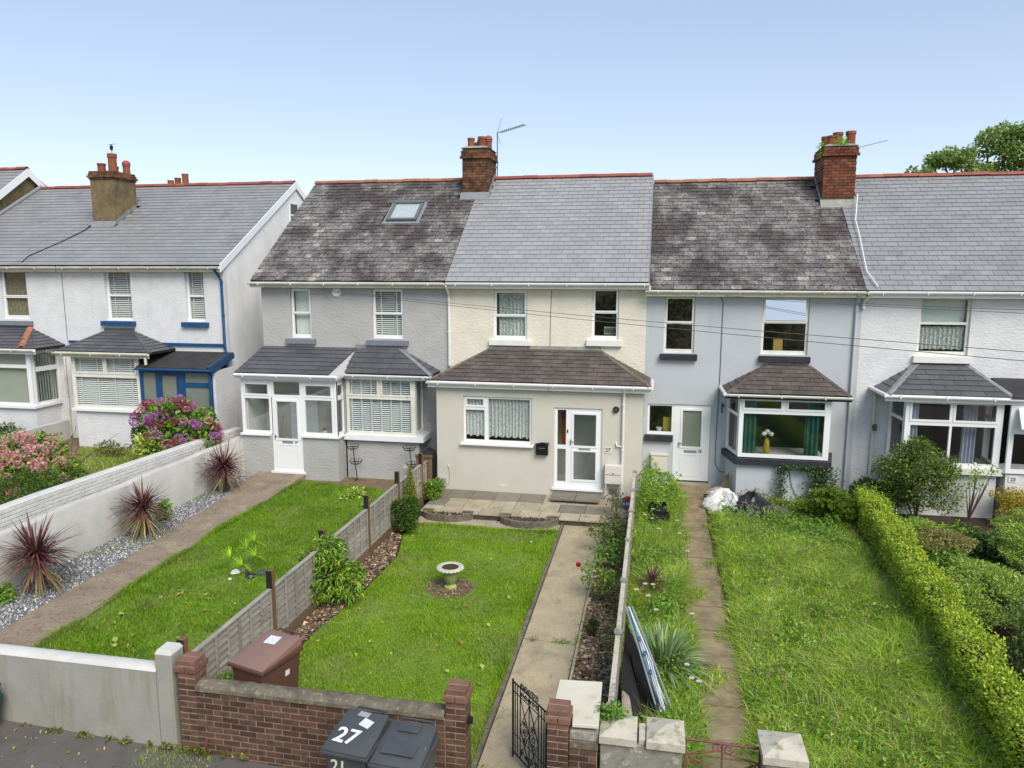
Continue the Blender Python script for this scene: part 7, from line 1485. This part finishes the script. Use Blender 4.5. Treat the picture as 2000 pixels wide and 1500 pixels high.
for k in range(46):
    z_ = .1 + .65 * k / 46; L = (.85 - z_ * .75) * rnd.uniform(.75, 1.1); a = rnd.uniform(0, 6.283); 
    for s_ in np.linspace(.15, 1, 26): 
        for e_ in (-1, 1): pp.append((9.15 + math.cos(a) * L * s_ - math.sin(a) * e_ * .05, -.95 + math.sin(a) * L * s_ * .85 + math.cos(a) * e_ * .05, z_ + .14 * s_ - .1 * s_ * s_)); dd.append((math.cos(a) - e_ * math.sin(a), math.sin(a) + e_ * math.cos(a), .1))
for i_ in range(3): leaves('foliage', np.array(pp) + rng.normal(size=(len(pp), 3)) * .02, 'leaf_fir', fir, .075, .3, .5, np.array(dd) * 1.2)
# hedge
hd = thing('hedge', 'long yellow-green clipped hedge between the overgrown garden and the shrubs', 'hedge', (9.7, -5, -.05))
def hx(y): return 9.90 + .065 * (y + 2.5)
n = 50000; Y_ = -10.6 + rng.random(n) * 10.4; f = rng.random(n); hw = .175; top = .66
u_ = rng.random(n) * (top * 2 + hw * 2); X_ = np.where(u_ < top, -hw, np.where(u_ < top + 2 * hw, u_ - top - hw, hw)); Z_ = np.where(u_ < top, u_, np.where(u_ < top + 2 * hw, top, top * 2 + 2 * hw - u_))
bul = .05 * np.sin(Y_ * 3.1) + .04 * np.sin(Y_ * 7.3 + 1) ; X_ = X_ * (1 + bul * 2) + rng.normal(size=n) * .03 + .02 * np.sin(Y_ * 1.7); Z_ = Z_ + (Z_ > top * .8) * bul * 1.1 + np.abs(rng.normal(size=n)) ** 2 * .03
out = np.column_stack([np.where(u_ < top, -1., np.where(u_ < top + 2 * hw, 0, 1)), 0 * f, np.where((u_ >= top) & (u_ < top + 2 * hw), 1., .2)])
P = np.column_stack([hx(Y_) + X_, Y_, np.maximum(Z_, 0.02)]); leaves('foliage', P, 'leaf_hedge', hd, .04, .6, .3, out)
b = MB(); b.prism([(hx(-10.6) - .12, -10.6, -.05), (hx(-10.6) + .12, -10.6, -.05), (hx(-.3) + .12, -.3, -.05), (hx(-.3) - .12, -.3, -.05)], [(hx(-10.6) - .11, -10.6, .55), (hx(-10.6) + .11, -10.6, .55), (hx(-.3) + .11, -.3, .55), (hx(-.3) - .11, -.3, .55)]); b.build('branches', 'soil', hd)
P, d = blob_points(3600, [(10.15, -.1, .38, .36, .36, .45)], .85); leaves('foliage', P, 'leaf_box', hd, .045, .6, .3, d)

# ------------------------------------------------------------------ shrub garden of house 23
green('flowering_shrub', 'tall mixed green shrub covering the left corner of the white bay', (11.1, -.45, .95), (.88, .68, .98), 15000, 'leaf_shrub', size=.06, z0=-.05, sub=20, f=.38, seed=61, shell=.35)
dl = thing('daylilies', 'arching yellowish strap leaves at the foot of the tall shrub', 'plant', (11.4, -1.2, -.05)); q = random.Random(9)
ribbons('leaves', [((11.0 + q.uniform(-.5, .9), -1.1 + q.uniform(-.25, .2), 0), (math.cos(a) * .7, math.sin(a) * .7 - .3, 1.1), q.uniform(.5, .8), .026, .75) for a in [q.uniform(0, 6.3) for _ in range(150)]], 'leaf_palm', dl, 6)
rt_ = thing('rose_tree', 'thin bare-stemmed rose with few leaves under the white bay window', 'rose', (12.35, -.1, -.05)); tips = [(12.3 + q.uniform(-.25, .4), -.15, q.uniform(.75, 1.35)) for _ in range(9)]; twigs(rt_, (12.3, -.1, 0), tips, .016)
P = np.array(tips)[rng.integers(0, 9, 260)] + rng.normal(size=(260, 3)) * .07; leaves('foliage', P, 'leaf_bamboo', rt_, .06); MB().lathe([(.001, -.03), (.04, 0), (.03, .04), (.001, .04)], 8, (12.28, -.2, 1.3)).build('bloom', 'white_cer', rt_, smooth=True)
green('golden_shrub', 'golden-leaved shrub in front of the number 23', (13.35, -.35, .45), (.78, .6, .58), 5200, 'leaf_gold', size=.055, z0=-.05, sub=14, f=.38, seed=62)
def juniper(lb, c, r, n, seed, m='leaf_juniper', sub=16): return shrub('juniper', lb, 'juniper', c, r, n, m, .05, .35, sub, .34, z0=-.05, up=.5, seed=seed, flat=.55, shell=.7, group='low junipers in the right garden')
juniper('bronze-topped low juniper spreading beside the hedge', (10.75, -2.9, .42), (.62, .7, .25), 7000, 63, 'leaf_bronze'); juniper('grey-green juniper nearest the tall shrub beside the hedge', (10.5, -2.25, .45), (.5, .45, .2), 4200, 68)
juniper('broad grey-green juniper cushion along the hedge', (10.85, -5.0, .36), (.85, 1.3, .36), 17000, 64, sub=26); juniper('grey-green juniper cushion at the right frame edge', (12.35, -3.2, .5), (.8, 1.0, .5), 13000, 65, sub=22)
juniper('grey-green juniper in front of the golden shrub', (12.7, -1.9, .45), (.7, .6, .4), 7000, 66)
green('dark_shrub', 'dark mixed shrub at the lower right frame edge', (11.0, -7.3, .5), (.9, 1.4, .75), 12000, 'leaf_shrub', size=.05, z0=-.05, sub=22, f=.36, seed=67, shell=.5)
green('dark_shrub', 'mid green bushy plants filling the ground right of the hedge', (10.65, -3.9, .2), (.5, 1.1, .3), 5000, 'leaf_weed', size=.06, z0=-.05, seed=70)
green('dark_shrub', 'deep green low plants between the junipers', (11.65, -2.3, .18), (.45, .9, .25), 1800, 'leaf_dark', size=.08, z0=-.05, seed=69)

# ------------------------------------------------------------------ trees
def tree(lb, x, y, z0, h, r, n, seed, m='leaf_tree', size=.15, crown=None):
    t = thing('broadleaf_tree', lb, 'tree', (x, y, z0)); q = random.Random(seed); MB().tube([(x, y, z0), (x + .2, y, z0 + h * .35), (x, y, z0 + h * .7)], [r * .09, r * .07, r * .03], 8).build('trunk', 'bark', t)
    bl = [(x + r * q.uniform(-.8, .8), y + r * q.uniform(-.7, .7), z0 + h * q.uniform(.5, .95), r * q.uniform(.18, .36), r * q.uniform(.18, .36), r * q.uniform(.14, .26)) for _ in range(34)]
    if crown: bl = [(a + q.uniform(-.5, .5) * c, y + q.uniform(-.6, .6), b + q.uniform(-.5, .35) * c, c * q.uniform(.3, .55), c * .8, c * q.uniform(.3, .5)) for a, b, c in crown for _ in range(5)]
    b = MB()
    for c in bl[::2]: b.tube([(x, y, z0 + h * .4), ((x + c[0]) / 2, (y + c[1]) / 2, z0 + h * .6), c[:3]], [r * .03, r * .02, r * .006], 5)
    b.build('branches', 'bark', t); P, d = blob_points(n, bl, .3); leaves('crown', P, m, t, size, .6, .3, d * .5); return t
tree('green leafy tree rising behind the right-hand roof ridge', 19.8, 16, -1, 12.0, 4.2, 30000, 71, size=.13, crown=[(15.75, 9.5, .5), (16.1, 9.95, .5), (16.9, 9.9, .7), (17.3, 10.15, .5), (17.9, 9.7, .9), (18.3, 10.5, .75), (19.0, 10.7, .8), (19.5, 10.95, .7), (20.2, 10.6, 1.2), (21.0, 11.4, 1.1), (22.0, 11.0, 1.3), (19.6, 9.6, 1.4), (21.6, 9.4, 1.6), (17.2, 9.0, .9), (18.8, 8.6, 1.2)])
# bank across the road (seen only in the windows)
P, d = blob_points(16000, [(-12 + 3.2 * k, -24 - (k % 3) * .8, 1.6 + (k % 2) * .8, 2.2, 1.6, 2.4) for k in range(11)], .7); o = leaves('roadside_bushes', P, 'leaf_shrub', None, .3, kind='stuff'); tag(o, 'mass of bushes on the far side of the road', 'bushes')
